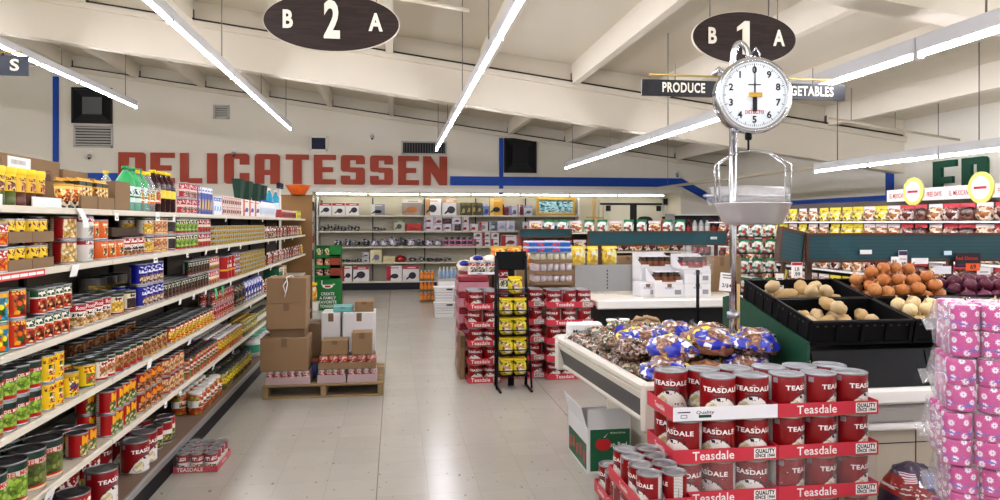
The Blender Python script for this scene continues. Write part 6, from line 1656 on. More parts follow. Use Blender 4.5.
MB().box(.055, TW, -.03, .02, TZ1 - .26, TZ1 - .01, M_bump, bev=.012).build('end_rail', t)
MB().box(.055, TW, TL - .02, TL + .03, TZ1 - .26, TZ1 - .01, M_bump, bev=.012).build('end_rail', t)
MB().box(.055, TW, .02, TL - .02, TZ1 - .20, TZ1 - .07, M_dark).build('bed', t)
MB().box(.36, TW - .05, .12, TL - .1, 0, TZ1 - .20, M_cream).build('pedestal', t)
TM = Matrix.Translation((TX, TY, 0)) @ Matrix.Rotation(TR, 4, 'Z')
# ---- bagged goods heaped on it
BAGM = [speck('beans_brown', ('7A5038', '94664A', '5A3424', 'A88468', '6A4230'), 75., .2), speck('beans_dark', ('3A2A24', '6A4A3A', '7A5A48', 'A08878', '241814'), 75., .2),
        speck('beans_mixed', ('3E5048', '8A7A60', '7A3A2A', 'B0A488', '2A3A34', '6A4A34'), 75., .2), speck('sweet_brown', ('8A5A3E', 'A06A48', '70442E', 'B88A6A'), 30., .3)]
M_bblue = mat('bag_blue', '1B2A9E', .3, var=.15, vscale=18.)
def sack(sd, w, l, h, body, blue=True):
    t = thing('produce_bag', '', 'bag')
    fn = lumpy(sd, .24, 2.6)
    g = lambda d: Vector((fn(d)[0], fn(d)[1], max(-.7, fn(d)[2])))
    b = MB(); b.ellipsoid((0, 0, h * .5), (w / 2, l / 2, h / 2), body, 20, 14, g); b.build('filled_body', t)
    b = MB(); b.tube([(0, l * .46, h * .55), (.01, l * .54, h * .62), (.0, l * .64, h * .66)], .03, M_film if not blue else M_bblue, 10, rs=[.05, .018, .05]); b.build('gathered_neck', t)
    if blue:
        b = MB(); v = []; f = []; n, m_ = 14, 12
        for i in range(n + 1):
            for k in range(m_ + 1):
                th = .02 + 1.75 * i / n; ph = -1.9 + 3.6 * k / m_
                d = Vector((math.sin(th) * math.sin(ph), -math.sin(th) * math.cos(ph), math.cos(th))); q = g(d) * 1.025
                v.append((q[0] * w / 2, q[1] * l / 2, h * .5 + q[2] * h / 2 + .002))
        for i in range(n):
            for k in range(m_): a = i * (m_ + 1) + k; f.append((a, a + 1, a + m_ + 2, a + m_ + 1))
        b.add(v, f, sacklab, True); b.build('printed_panel', t)
    return t
L = Lab('sack_print', .28); c, d = L.cells(L.vec, 75., ('7A5038', '94664A', '5A3424', 'A88468', '6A4230')); L.base(c); L.over(L.noise(L.vec, 8., 2.).gt(.46), '1A28A0'); L.over(L.noise(L.vec, 20., 2.).gt(.66), 'A9AED0'); nz = L.noise(L.comb(L.x * 30., L.y * 12., L.z * 22.), 1.2, 0.)
L.over((L.y.btw(-.02, .05)) * nz.gt(.52), 'E6D84A'); L.over(L.y.btw(-.10, -.06) * nz.gt(.5), 'E8E8F0'); L.b.inputs['Coat Weight'].default_value = .5; sacklab = L.done()
SB = [Proto(sack(i + 1, .27, .34, .17, BAGM[(0, 1, 3)[i % 3]], True)) for i in range(4)] 
SN = [Proto(sack(i + 11, .24, .28, .14, BAGM[(0, 3, 1)[i % 3]], False)) for i in range(3)]
SC = [Proto(sack(i + 21, .17, .2, .10, BAGM[2 if i < 2 else 1], False)) for i in range(3)]
def heap(P, lx, ly, z, rot, label, grp):
    p = TM @ Vector((lx, ly, 0)); return P.put((p[0], p[1], z), rot + TR, label, grp)
zb = TZ1 - .07
hb = [(.23, .15, zb + .06, -.3, 1, 'blue'), (.42, .16, zb + .10, .2, 0, 'plain'), (.68, .16, zb + .10, -.2, 0, 'blue'), (.18, .46, zb + .09, .4, 0, 'plain'), (.44, .46, zb + .16, -.5, 1, 'blue'), (.70, .42, zb + .20, .3, 1, 'blue'),
      (.80, .20, zb + .22, -.2, 1, 'blue'), (.56, .28, zb + .22, .5, 1, 'blue'), (.30, .30, zb + .16, -.6, 1, 'blue'), (.26, .70, zb + .13, .2, 0, 'blue'), (.52, .72, zb + .18, -.3, 1, 'blue'), (.76, .70, zb + .20, .3, 0, 'plain')]
def relax(P, lo, hi, floor, zk=1., it=60, pull=.0):
    """P: [x, y, z, r]; push the centres apart until nothing bites into its neighbour"""
    for _ in range(it):
        for a in P: a[2] -= pull
        for m in range(len(P)):
            for n in range(m + 1, len(P)):
                a, b = P[m], P[n]; R = a[3] + b[3]
                dx, dy, dz = b[0] - a[0], b[1] - a[1], (b[2] - a[2]) * zk
                if abs(dx) > R or abs(dy) > R: continue
                d = math.sqrt(dx * dx + dy * dy + dz * dz) or 1e-4
                if d < R:
                    q = (R - d) / d * .5
                    a[0] -= dx * q; a[1] -= dy * q; a[2] -= dz * q / zk; b[0] += dx * q; b[1] += dy * q; b[2] += dz * q / zk
        for a in P:
            a[0] = min(max(a[0], lo[0] + a[3] * .8), hi[0] - a[3] * .8); a[1] = min(max(a[1], lo[1] + a[3] * .8), hi[1] - a[3] * .8); a[2] = max(a[2], floor + a[3] / zk)
    return P
HP = []
for i, (lx, ly, z, r, _, k) in enumerate(hb): HP.append([lx, ly, z + .03, .122, r, k])
for j in range(5):
    for i in range(6): HP.append([.13 + i * .138 + random.uniform(-.02, .02), .80 + j * .155 + random.uniform(-.02, .02), zb + .05 + .10 * math.sin(PI * (i + .8) / 7.) + random.uniform(0, .04), .078, random.uniform(-1, 1), 'small%d' % j])
for j in range(2):
    for i in range(3): HP.append([.11 + .05 * j, .40 + i * .2, zb + .05 + .02 * j, .078, random.uniform(-1, 1), 'rail%d' % j])
relax(HP, (.06, .0), (.84, 1.46), zb + .004, 1.75, 50, .0012)
cb = cn = 0; cs = {}
for q in HP:
    lx, ly, z, rd, r, k = q; z -= rd / 1.75
    if k == 'blue':
        cb += 1; heap(SB[cb % 4], lx, ly, z, r, 'blue-printed bag of pinto beans heaped on the low produce table, %s counted from its corner' % ordn(cb), 'blue printed bags')
    elif k == 'plain':
        cn += 1; heap(SN[cn % 3], lx, ly, z, r, 'clear bag of brown beans heaped on the low produce table, %s counted from its corner' % ordn(cn), 'clear bean bags')
    else:
        cs[k] = cs.get(k, 0) + 1; j = int(k[-1])
        if k.startswith('small'): heap(SC[(cs[k] + j) % 3], lx, ly, z, r, 'small mixed sweet bag on the far half of the produce table, row %s, %s along' % (ORD[j + 1], ordn(cs[k])), 'small mixed bags')
        else: heap(SC[(cs[k] + j) % 3], lx, ly, z, r, 'small mixed sweet bag along the cream table rail, %s row, %s along' % (('outer', 'inner')[j], ordn(cs[k])), 'small mixed bags by the rail')
# things at the far end of the table
t = thing('paper_sack', 'white paper bag with green lettering at the far end of the low table', 'bag', tuple(TM @ Vector((.19, 1.545, zb + .002))), TR)
b = MB(); b.box(-.13, .13, -.04, .05, 0, .17, mat('bag_white', 'ECEBE6', .5, bump=.2, bscale=30.), bev=.015); b.build('sack_body', t)
b = MB(); b.text('Margarita', .035, M_gd, Matrix.Translation((0, -.0415, .11)), .0003, .02, width=.2); b.text('Salt', .03, M_k, Matrix.Translation((0.03, -.0415, .06)), .0003, .02); b.build('printing', t)
SY = Proto(bottle('lime_cup', .045, .16, mat('cup_yellow', 'E2C04A', .4), M_white, mat('cup_paper', 'EFEBDC', .4), neck=.8, cat='cup'))
for i in range(2): SY.put(tuple(TM @ Vector((.40 + i * .10, 1.54, zb + .03))), 0, 'yellow cup with white top at the far end of the table, %s of two' % ORD[i + 1], 'yellow cups')
t = thing('paper_bag', 'crumpled brown paper bag at the far end of the low table', 'bag', tuple(TM @ Vector((.66, 1.535, zb + .045))), TR)
b = MB(); b.ellipsoid((0, 0, .06), (.16, .06, .10), mat('kraft_paper', 'A9875E', .8, bump=.8, bscale=25.), 20, 12, lumpy(77, .3, 4.)); b.build('crumpled_body', t); b = MB(); b.tube([(-.1, -.02, .13), (0, -.03, .15), (.1, -.02, .12)], .012, M_gap); b.build('folded_rim', t)
t = thing('sign_holder', 'clear plastic sign holder on a black stem above the bagged goods', 'sign holder', (aty(688, 290, 5.3)[0], 5.12, zb)); 
MB().tube([(0, 0, 0), (0, 0, .55)], .013, M_black).build('stem', t); MB().box(-.12, .12, -.008, .0, .54, .74, M_film).build('clear_plate', t); MB().box(-.12, .12, -.012, .004, .525, .54, M_film).build('ledge', t)
# ================================================================ near stack of claret tins
NX, NY = 1.19, 2.97
W3 = 3 * 2 * (RC + .001) + .012
for j, (dsc, x) in enumerate((('nearer the apple box', NX + W3 / 2), ('beside the toilet paper', NX + W3 * 1.5 + .004))):
    sk = (lambda k, i, jj: k == 4 and i == 0 and jj == 0) if j == 0 else (lambda k, i, jj: False)
    teas_stack(x, NY, .004, 3, 2, 0., 5, 'claret tray of hominy tins, near stack, %s' % dsc, 'hominy tin, near stack, %s' % ('apple box side' if j == 0 else 'toilet paper side'), 'hominy tins in the near stack', 3, (-.28, -.4, -.32, -1.0, -.5, -.2) if j == 0 else (.55, .5, .95, .7, .6, .8), sk, j == 0, 'side' if j == 0 else True)
HS, RS_ = .142, .052
ts = thing('large_can', '', 'can'); can_parts(RS_, HS, teasdale_label('lab_hominy_slim', HS, RS_), ts, 28, M_tin, teasdale_word(HS, RS_)); teas_extra(ts, RS_, HS); K_slim = Proto(ts)
for (x, y, nz, dsc, ny_) in ((1.077, 2.755, 4, 'taller stack of slim tins', 4), (1.077, 3.20, 3, 'lower stack of slim tins', 2)):
    for k in range(nz):
        t, pos = red_tray(x, y, .001 + k * .1465, 2, ny_, RS_ + .0005, HS, 0., 'claret tray of slim hominy tins, %s by the near stack, %s tray up' % (dsc.split()[0], ordn(k + 1)), .055, 'Teasdale')
        if k < nz - 1: film(t, -.1065, .1065, .0045, ny_ * .105 + .0075, .0037, .1455)
        for i, j, loc in pos:
            if i == 1 and j > 0 and k < nz - 1: continue
            K_slim.put(loc, -PI / 2 + random.choice((-1.4, -1.2, -2., .4)), 'slim hominy tin, %s, %s tray up, %s row, %s side' % (dsc, ordn(k + 1), ordn(j + 1), ('outer', 'inner')[i]), 'slim hominy tins')
# ---- apple box
ax0, ax1, ay0 = 1.215, 1.50, 4.46
t = thing('apple_box', 'open green and white apple carton on the floor under the low table', 'box', (ax0, ay0, 0)); w = ax1 - ax0; dd = .52; h = .29
M_gp = mat('apple_green', '1D5A3A', .5); M_wp = mat('apple_white', 'D9DADA', .55)
f = MB(); f.box(0, w, 0, .004, 0, h, M_wp); f.box(w * .06, w * .98, -.001, 0, .015, h - .01, M_gp); f.box(0, w, -.0005, 0, 0, .02, M_wp)
ap = []
for i in range(24):
    a = 2 * PI * i / 24; r_ = .045 * (1 + .12 * math.cos(2 * a) - (.18 if abs(a - PI / 2) < .3 else 0)); ap.append((w * .36 + r_ * math.cos(a), .185 + r_ * math.sin(a)))
f.prism(ap, -.002, -.001, M_r); f.prism([(w * .36, .225), (w * .36 + .03, .255), (w * .36 + .012, .23)], -.002, -.001, M_w)
f.text('Top Red', .042, M_w, Matrix.Translation((w * .66, -.0013, .18)), .0003, .01, width=w * .5); f.text('Apples', .02, M_w, Matrix.Translation((w * .72, -.0013, .13)), .0003, .01)
f.text('PRODUCE OF USA', .012, M_w, Matrix.Translation((w * .7, -.0013, .255)), .0003, .01)
f.build('front_panel', t)
b = MB(); b.box(0, .004, .004, dd, 0, h, M_wp); b.box(-.001, 0, .03, dd - .03, .015, h * .62, M_gp)
for i in range(5): b.box(-.0015, -.001, .06 + i * .09, .11 + i * .09, .05 + .02 * (i % 2), .12 + .02 * (i % 2), mat('apple_photo', 'B03A34', .5, var=.3, vscale=40.))
b.build('side_panel', t)
MB().box(w - .004, w, .004, dd, 0, h, M_wp).build('side_panel', t); MB().box(0, w, dd - .004, dd, 0, h, M_wp).build('rear_panel', t); MB().box(.004, w - .004, .004, dd - .004, .002, .006, M_card2).build('floor_panel', t)
b = MB(); b.add([(0, .0, h), (w, .0, h), (w, -.012, h + .125), (0, -.012, h + .125), (0, .004, h), (w, .004, h), (w, -.008, h + .125), (0, -.008, h + .125)], [(0, 1, 2, 3), (4, 5, 6, 7), (0, 1, 5, 4), (2, 3, 7, 6), (0, 3, 7, 4), (1, 2, 6, 5)], M_wp); b.build('front_flap', t)
b = MB(); b.add([(0, .03, h), (0, dd, h), (-.03, dd, h + .12), (-.03, .05, h + .12), (.004, .03, h), (.004, dd, h), (-.026, dd, h + .12), (-.026, .05, h + .12)], [(0, 1, 2, 3), (4, 5, 6, 7), (0, 1, 5, 4), (2, 3, 7, 6), (0, 3, 7, 4), (1, 2, 6, 5)], M_wp)
fl = b.build('side_flap', t)
# ================================================================ produce stand with black crates
CX0, CY0 = 2.185, 3.575
TILT = math.radians(12.5)
M_crate = mat('crate_black', '060607', .55, spec=.1)
M_apron = mat('apron_black', '09090B', .35, bump=.1, bscale=80., spec=.15)
M_base = mat('stand_beige', 'B9AF9C', .55, var=.05)
SX1 = 4.75
t = thing('produce_stand', 'black topped produce stand with white bumper holding the tilted crates', 'stand', (CX0, CY0, 0))
w = SX1 - CX0
zc = .945       # underside of the front crates' front edge
b = MB(); b.prism([(.0, zc - .03), (.82, zc - .03 + .82 * math.tan(TILT)), (.82, zc - .08), (.0, zc - .08)], .01, w, M_apron, Matrix(((0, 1, 0, 0), (1, 0, 0, 0), (0, 0, 1, 0), (0, 0, 0, 1)))); b.build('sloped_deck', t)
for i in range(4):
    x0 = .02 + i * .67
    b = MB(); b.add([(x0, .0, zc - .035), (x0 + .66, .0, zc - .035), (x0 + .66, -.06, .72), (x0, -.06, .72), (x0, .02, zc - .035), (x0 + .66, .02, zc - .035), (x0 + .66, -.04, .72), (x0, -.04, .72)], [(0, 1, 2, 3), (4, 5, 6, 7), (0, 1, 5, 4), (2, 3, 7, 6), (0, 3, 7, 4), (1, 2, 6, 5)], M_apron); b.build('apron_panel', t)
MB().box(.0, w, -.10, .1, .635, .72, M_white, bev=.015).build('bumper_top', t)
MB().box(.0, w, -.085, .1, .53, .63, mat('bumper_grey', '9B9995', .3, .4), bev=.02).build('bumper_face', t)
MB().box(.0, w, -.08, .1, .49, .53, M_white, bev=.012).build('bumper_lip', t)
MB().box(.04, w, -.02, .78, .0, .49, M_base).build('plinth', t)
MB().box(.62, .625, -.022, -.02, .02, .49, M_k).build('plinth_joint', t); MB().box(.04, w, -.022, -.02, .405, .41, M_k).build('plinth_joint', t)
b = MB(); b.prism([(-.02, .62), (-.02, zc + .02), (.80, zc + .02 + .80 * math.tan(TILT)), (.98, zc + .16), (.98, .62)], -.014, .0, mat('end_green', '15402C', .5), Matrix(((0, 1, 0, 0), (1, 0, 0, 0), (0, 0, 1, 0), (0, 0, 0, 1)))); b.build('end_panel', t)
def make_crate(w=.595, d=.372, h=.135):
    t = thing('plastic_crate', '', 'crate'); k = .012
    b = MB(); b.box(-w / 2, w / 2, 0, d, 0, .01, M_crate); b.build('crate_floor', t)
    for (y, nm) in ((0, 'front_wall'), (d - k, 'rear_wall')):
        b = MB(); s = -1 if y == 0 else 1; yo = y if y == 0 else y + k
        b.box(-w / 2, w / 2, y, y + k, .01, h, M_crate); b.box(-w / 2 - .004, w / 2 + .004, yo - .012 * (s < 0), yo + .012 * (s > 0), h - .018, h, M_crate, bev=.004); b.box(-w / 2, w / 2, yo - .008 * (s < 0), yo + .008 * (s > 0), 0, .016, M_crate)
        for i in range(5):
            x = -w / 2 + (w - .02) * i / 4; b.box(x, x + .02, yo - .009 * (s < 0), yo + .009 * (s > 0), .016, h - .018, M_crate)
        for i in range(12):
            x = -w * .44 + w * .88 * i / 11; b.box(x - .007, x + .007, yo - .0012 * (s < 0), yo + .0012 * (s > 0), h - .034, h - .026, mat('crate_slot', '3C3A36', .6))
        b.build(nm, t)
    for s in (-1, 1):
        b = MB(); x0, x1 = (w / 2 - k, w / 2) if s > 0 else (-w / 2, -w / 2 + k)
        b.box(x0, x1, k, d - k, .01, h, M_crate); xo = w / 2 * s
        b.box(xo, xo + s * .004, k, d - k, h - .018, h, M_crate)
        for i in range(4): y = .02 + (d - .06) * i / 3; b.box(xo, xo + s * .004, y, y + .02, .016, h - .018, M_crate)
        for i in range(8): y = .04 + (d - .08) * i / 7; b.box(xo, xo + s * .001, y - .006, y + .006, h - .034, h - .026, MATS['crate_slot'])
        b.build('end_wall', t)
    return t
CR = Proto(make_crate())
CT = {}
cols = 4
names = ('potatoes', 'brown onions', 'red onions', 'vegetables')
for c in range(cols):
    for r in range(2):
        loc = Vector((CX0 + .306 + c * .606, CY0 + r * .384 * math.cos(TILT), zc + r * .384 * math.sin(TILT)))
        o = CR.put(tuple(loc), 0, 'black plastic crate of %s, %s row of the produce stand' % (['potatoes', 'brown onions', 'red onions', 'loose produce beyond the red onions'][c] if not (c == 1 and r == 0) else 'pale onions', ('front', 'rear')[r]), 'black produce crates')
        o.rotation_euler = (TILT, 0, 0); CT[(c, r)] = Matrix.Translation(loc) @ Matrix.Rotation(TILT, 4, 'X')
# ---- produce
def streak(name, cols, sc=24.):
    L = Lab(name, .28); a = L.ang(); v = L.comb(a * 3., a.sin() * 2., L.z * 4.)
    L.base(cols[0]); n1_ = L.noise(v, 2.5, 3.); L.over((n1_ - .4) * 3., cols[1]); L.over(L.noise(L.vec, 30., 2.).gt(.62) * .5, cols[2]); L.over(L.z.gt(.036) * .8, cols[3]); return L.done()
ONM = [streak('onion_brown', ('A8622E', 'BE7C46', '8A4C22', '9A7650')), streak('onion_amber', ('B4743C', 'C8905A', '985C30', 'A88658')), streak('onion_pale', ('D9BE88', 'E4D2A6', 'C6A46C', 'B09468'))]
ONR = [streak('onion_red', ('4E1A2C', '6C2A42', '3A1220', '5A3A3A')), streak('onion_red_pale', ('6A2A44', '84405C', '4A1A2E', '6A4A4A'))]
def onion(m, sd):
    R = random.Random(sd); q = R.uniform(.86, 1.); t = thing('onion', '', 'onion'); r = .042
    b = MB(); b.lathe([(0, -r * .9 * q), (r * .4, -r * .84 * q), (r * .8, -r * .52 * q), (r, 0), (r * .86, r * .48 * q), (r * .5, r * .82 * q), (r * .2, r * .98 * q), (r * .1, r * 1.22), (r * .13, r * 1.36), (0, r * 1.38)], 18, m); b.build('bulb', t)
    b = MB(); b.lathe([(r * .12, -r * .92 * q), (r * .16, -r * .96 * q), (0, -r * 1.0 * q)], 8, M_card2); b.build('root', t)
    return Proto(t)
PO = [mat('potato_a', 'CDB284', .7, var=.2, vscale=30., bump=.2, bscale=60.), mat('potato_b', 'BC9C68', .7, var=.2, vscale=30., bump=.2, bscale=60.)]
def potato(m, sd):
    fn = lumpy(sd + 60, .18, 1.8); b = MB(); b.ellipsoid((0, 0, 0), (.055, .04, .036), m, 16, 12, fn); o = b.build('potato'); o['category'] = 'potato'; return Proto(o)
OB_ = [onion(ONM[0], 1), onion(ONM[1], 2), onion(ONM[0], 3), onion(ONM[1], 4)]; OP_ = [onion(ONM[2], 5), onion(ONM[2], 6), onion(ONM[1], 7)]; OR_ = [onion(ONR[0], 8), onion(ONR[1], 9), onion(ONR[0], 10)]
PT = [potato(PO[0], 1), potato(PO[1], 2), potato(PO[0], 3)]
def fill(cr, protos, rad, layers, word, grp, nx=None, ny=None, inset=.02, zscale=1.6, keep=lambda i, j, k: True, xs=(-.275, .275), base=.012, spread=.72, jit=.006):
    M = CT[cr]; st = 2 * rad + .002
    x0, x1 = xs; y0, y1 = .016, .356; Q = []
    for k in range(layers):
        sh = k * rad * spread
        nxx = max(1, int((x1 - x0 - 2 * sh) / st)); nyy = max(1, int((y1 - y0 - 2 * sh * .7) / st))
        ox = (x0 + x1) / 2 - (nxx - 1) * st / 2; oy = (y0 + y1) / 2 - (nyy - 1) * st / 2 
        for j in range(nyy):
            for i in range(nxx):
                if keep(i, j, k):
                    Q.append([ox + i * st + (rad * .6 if (k + j) % 2 and i < nxx - 1 else 0) * (jit > .01) + random.uniform(-jit, jit), oy + j * st + random.uniform(-jit, jit) * .6, base + rad + k * rad * zscale, rad * 1.03, i, j, k])
    relax(Q, (-.288, .010), (.288, .362), base - .001, 1., 60, .0015)
    for x, y, z, _, i, j, k in Q:
        o = random.choice(protos).put(tuple(M @ Vector((x, y, z))), 0, '%s, %s row, %s along%s' % (word, ('front', 'second', 'third', 'fourth', 'fifth')[j], ordn(i + 1), '' if layers == 1 else ', %s layer' % ('bottom', 'second', 'third', 'top')[k]), grp)
        o.rotation_euler = (random.uniform(-.7, .7), random.uniform(-.7, .7), random.uniform(0, 6.28))
fill((1, 1), OB_ + OB_[:1] + [OB_[2]], .043, 4, 'brown onion in the rear onion crate', 'brown onions', zscale=1.4, spread=.62, xs=(-.283, .283), jit=.012)
fill((1, 0), OP_, .043, 2, 'pale onion in the front onion crate', 'pale onions', keep=lambda i, j, k: k == 0 or j > 0, zscale=1.5)
fill((2, 1), OR_, .043, 3, 'red onion in the rear crate of red onions', 'red onions', zscale=1.5)
fill((2, 0), OP_, .043, 2, 'pale onion in the front crate under the toilet paper', 'pale onions beyond', keep=lambda i, j, k: k == 0 or j > 0, zscale=1.5)
fill((0, 1), PT, .046, 2, 'potato in the rear potato crate', 'potatoes in the rear crate', keep=lambda i, j, k: k == 0 or (i in (0, 2, 3) and j < 2), zscale=1.4)
fill((0, 0), PT, .046, 2, 'potato in the front potato crate', 'potatoes in the front crate', keep=lambda i, j, k: (k == 0 and i != 3 and j != 0) or (k == 1 and i == 2), zscale=1.4)
fill((3, 1), OR_, .043, 2, 'red onion in the far rear crate', 'red onions beyond', zscale=1.5)
fill((3, 0), OP_, .043, 1, 'pale onion in the far front crate', 'pale onions at the end')
# ---- teal board above the crates with its angled wing and price cards
BYy = 4.62
t = teal_board(aty(806, 240, BYy)[0], 5.1, BYy, 1.325, 1.53, 'long teal slatted board above the black produce crates', .9, (.02, .5, .98))
wx = aty(803, 240, BYy)[0]; wl = .26
t = thing('bumper_board', 'short teal slatted wing angled off the end of the long board', 'board', (wx - wl * .93, BYy - wl * .36, 1.345), .37); t.rotation_euler = (0, .17, .37)
MB().box(.02, wl - .02, 0, .025, .018, .215, M_teal).build('slat_panel', t)
for a in ((0, wl, 0, .018), (0, wl, .215, .235), (0, .02, .018, .215), (wl - .02, wl, .018, .215)): MB().box(a[0], a[1], -.008, .033, a[2], a[3], M_fr).build('frame_rail', t)
MB().box(.10, .13, .034, .05, -.35, .2, M_fr).build('post', t)
def card(px, py, Y, w, h, label, base, lines=(), tagx='price card', tilt=0.):
    p = aty(px, py, Y); t = thing('price_card', label, 'price card', (p[0], Y, p[2] - h / 2)); R = Matrix.Rotation(tilt, 4, 'Y')
    MB().box(-w / 2, w / 2, 0, .003, 0, h, mat('card_' + base, base, .5), R).build('card', t)
    b = MB()
    for (txt, sz, m, x, z) in lines:
        if txt: b.text(txt, sz, m, R @ Matrix.Translation((x * w, -.0008, z * h)), .0003, .02)
        else: b.box(-w * x, w * x, -.001, 0, h * z, h * z + sz, m, R)
    b.build('print', t); MB().box(-.004, .004, .003, .012, h * .2, h * .5, M_steel).build('clip', t)
card(797, 270, 4.30, .075, .10, 'white price card with red top by the potato crates', 'F2F0EC', (('', .018, M_r, .46, .8), ('LB', .03, M_k, 0, .55), ('.99', .035, M_k, .0, .22)))
card(780, 283, 4.28, .05, .12, 'narrow white ticket hanging left of the red-topped price card'.replace('left of', 'beside'), 'ECEAE4', (('', .006, M_k, .3, .7), ('', .006, M_k, .3, .5), ('', .006, M_k, .3, .3)))
card(895, 262, 4.60, .06, .075, 'small white ticket below the onion price card', 'F2F0EC', (('LB', .022, M_k, 0, .6), ('', .006, M_k, .3, .2)))
card(903, 259, 4.595, .065, .12, 'purple-topped price card in front of the brown onions', 'F0ECEC', (('', .03, mat('print_purple', '3A2448', .5), .48, .72), ('Onion', .02, M_r, 0, .5), ('.89', .03, M_k, 0, .22)))
card(920, 261, 4.60, .13, .042, 'long blank white strip on the teal board by the onion card', 'F2F0EC')
card(866, 252, 4.60, .09, .03, 'short blank white label on the teal board above brown onions', 'F2F0EC')
card(948, 253, 4.60, .06, .03, 'small pale blue label on the teal board', 'C8E0EA')
card(943, 270, 4.60, .13, .055, 'wide white paper hanging under the teal board', 'E8E8EC')
card(968, 260, 4.585, .20, .10, 'dark sign with red lettering above the red onions', '1E0E14', (('Red Onions', .034, M_r, -.05, .62), ('', .012, mat('print_purple', '3A2448', .5), .4, .1)))
card(973, 267, 4.575, .11, .052, 'bright orange sale ticket over the dark red onion sign', 'F0602A', (('69', .045, M_k, 0, .5),))
card(984, 271, 4.58, .11, .05, 'white ticket tucked beneath the orange sale ticket', 'ECEAE6', (('', .006, M_k, .3, .3),))
card(726, 282, 3.92, .085, .105, 'white handwritten price card on the scale pole', 'F0EFEA', (('', .005, M_k, .35, .85), ('', .005, M_k, .3, .7), ('2/$4', .03, M_k, .0, .3)), tilt=.1)
# ================================================================ hanging scale
SY = 3.93; SX = aty(733, 223, SY)[0]
dS = SX * S_ + SY * C_
OF = 0.
def up(py): return EYE - (py - 223) * (dS - OF) / 720
def sx(px): return (px - 500) * (dS - OF) / 720 - 233 * dS / 720
t = thing('hanging_scale', 'round white-faced chrome hanging scale with a pan on a steel pole', 'scale', (SX, SY, 0), -TH)
MB().tube([(0, 0, zb + .003), (0, 0, up(90))], .021, M_chrome, 14).build('pole', t)
MB().tube([(0, 0, up(318)), (0, 0, up(312))], .034, M_steel, 14).build('pole_collar', t)
MB().tube([(.045, .05, zb + .003), (.045, .05, up(285))], .012, M_wood, 8).build('wood_batten', t)
hk = []
for q in range(12):
    a = PI * q / 11; hk.append((sx(733) + (sx(748) - sx(733)) * (1 - math.cos(a)) / 2, -.02 * q / 11, up(60) + .12 * math.sin(a) * (1 - q / 26)))
MB().tube([(0, 0, up(95))] + [(-.02, 0, up(78))] + hk, .017, M_chrome, 10).build('hook_arm', t)
b = MB(); b.tube([(sx(728), 0, up(92)), (sx(725), 0, up(74)), (sx(719), -.0, up(69)), (sx(714), -.0, up(75))], .017, M_chrome, 10); b.build('rear_hook', t)
OF = .155; cxs, czs = sx(754.5), up(95); R = (792 - 717) / 2 * (dS - OF) / 720; OF = 0.
b = MB(); b.tube([(sx(749), -.02, up(56)), (sx(753), -.05, up(50)), (sx(757), -.05, up(56)), (sx(755), -.06, up(62)), (sx(751), -.05, up(58))], .006, M_chrome, 8); b.build('hanging_ring', t)
fy = -.13
RM_ = Matrix.Translation((cxs, fy, czs)) @ Matrix.Rotation(PI / 2, 4, 'X')
b = MB(); b.lathe([(R * .9, -.10), (R * .98, -.085), (R * 1., -.05), (R * 1., .01), (R * 1.03, .018), (R * 1.0, .03), (R * .9, .034), (R * .885, .024)], 48, M_chrome, RM_, capb=True, capt=False); b.build('dial_case', t)
b = MB(); b.lathe([(R * .89, .0235), (R * .885, .024), (0, .024)], 40, mat('dial_white', 'E6EEF0', .4), RM_, capb=False)
fc = b.build('dial_face', t)
for i, ch in enumerate('0123456789'):
    b = MB(); a = PI / 2 + i * 2 * PI / 10
    b.text(ch, R * .25, M_k, Matrix.Translation((cxs + R * .66 * math.cos(a), fy - .0262, czs + R * .66 * math.sin(a))), .0003, .03)
    b.build('numeral', fc)
b = MB()
for i in range(100):
    a = 2 * PI * i / 100; r0, r1 = R * (.80 if i % 5 else .76), R * .84; hw = .0012 if i % 5 else .002
    c_, s_ = math.cos(a), math.sin(a)
    b.add([(cxs + r0 * c_ - hw * s_, fy - .0262, czs + r0 * s_ + hw * c_), (cxs + r0 * c_ + hw * s_, fy - .0262, czs + r0 * s_ - hw * c_), (cxs + r1 * c_ + hw * s_, fy - .0262, czs + r1 * s_ - hw * c_), (cxs + r1 * c_ - hw * s_, fy - .0262, czs + r1 * s_ + hw * c_)], [(0, 1, 2, 3)], M_k)
b.build('dial_marking', fc); b = MB()
b.box(cxs - R * .17, cxs + R * .17, fy - .0262, fy - .0258, czs + R * .26, czs + R * .29, M_k)
b.build('dial_marking', fc); b = MB()
b.text('DETECTO', R * .13, M_r, Matrix.Translation((cxs, fy - .0262, czs - R * .46)), .0003, .03, width=R * .5); b.build('dial_marking', fc)
b = MB(); b.prism([(cxs - .004, czs), (cxs - .002, czs + R * .76), (cxs + .002, czs + R * .76), (cxs + .004, czs)], fy - .034, fy - .031, M_k); b.prism([(cxs - .012, czs), (cxs + .012, czs), (cxs + .012, czs - R * .44), (cxs - .012, czs - R * .44)], fy - .034, fy - .031, M_k); b.build('pointer', t)
b = MB(); b.box(cxs - R * .17, cxs + R * .19, fy - .040, fy - .034, czs - R * .06, czs + R * .06, mat('brass_plate', 'C9A040', .35, .7), bev=.004); b.build('brass_hub', t)
b = MB(); b.lathe([(.016, 0), (.02, .01), (.02, .03), (.012, .05)], 12, M_black, Matrix.Translation((cxs - .015, fy + .03, up(142)))); b.tube([(cxs - .015, fy + .03, up(142)), (cxs - .015, fy + .03, up(152))], .006, M_black, 8); b.build('load_hook', t)
OF = .11; x0_, x1_ = sx(716), sx(789); zt_, zm_, zb_ = up(150), up(165), up(202); cxp = (x0_ + x1_) / 2
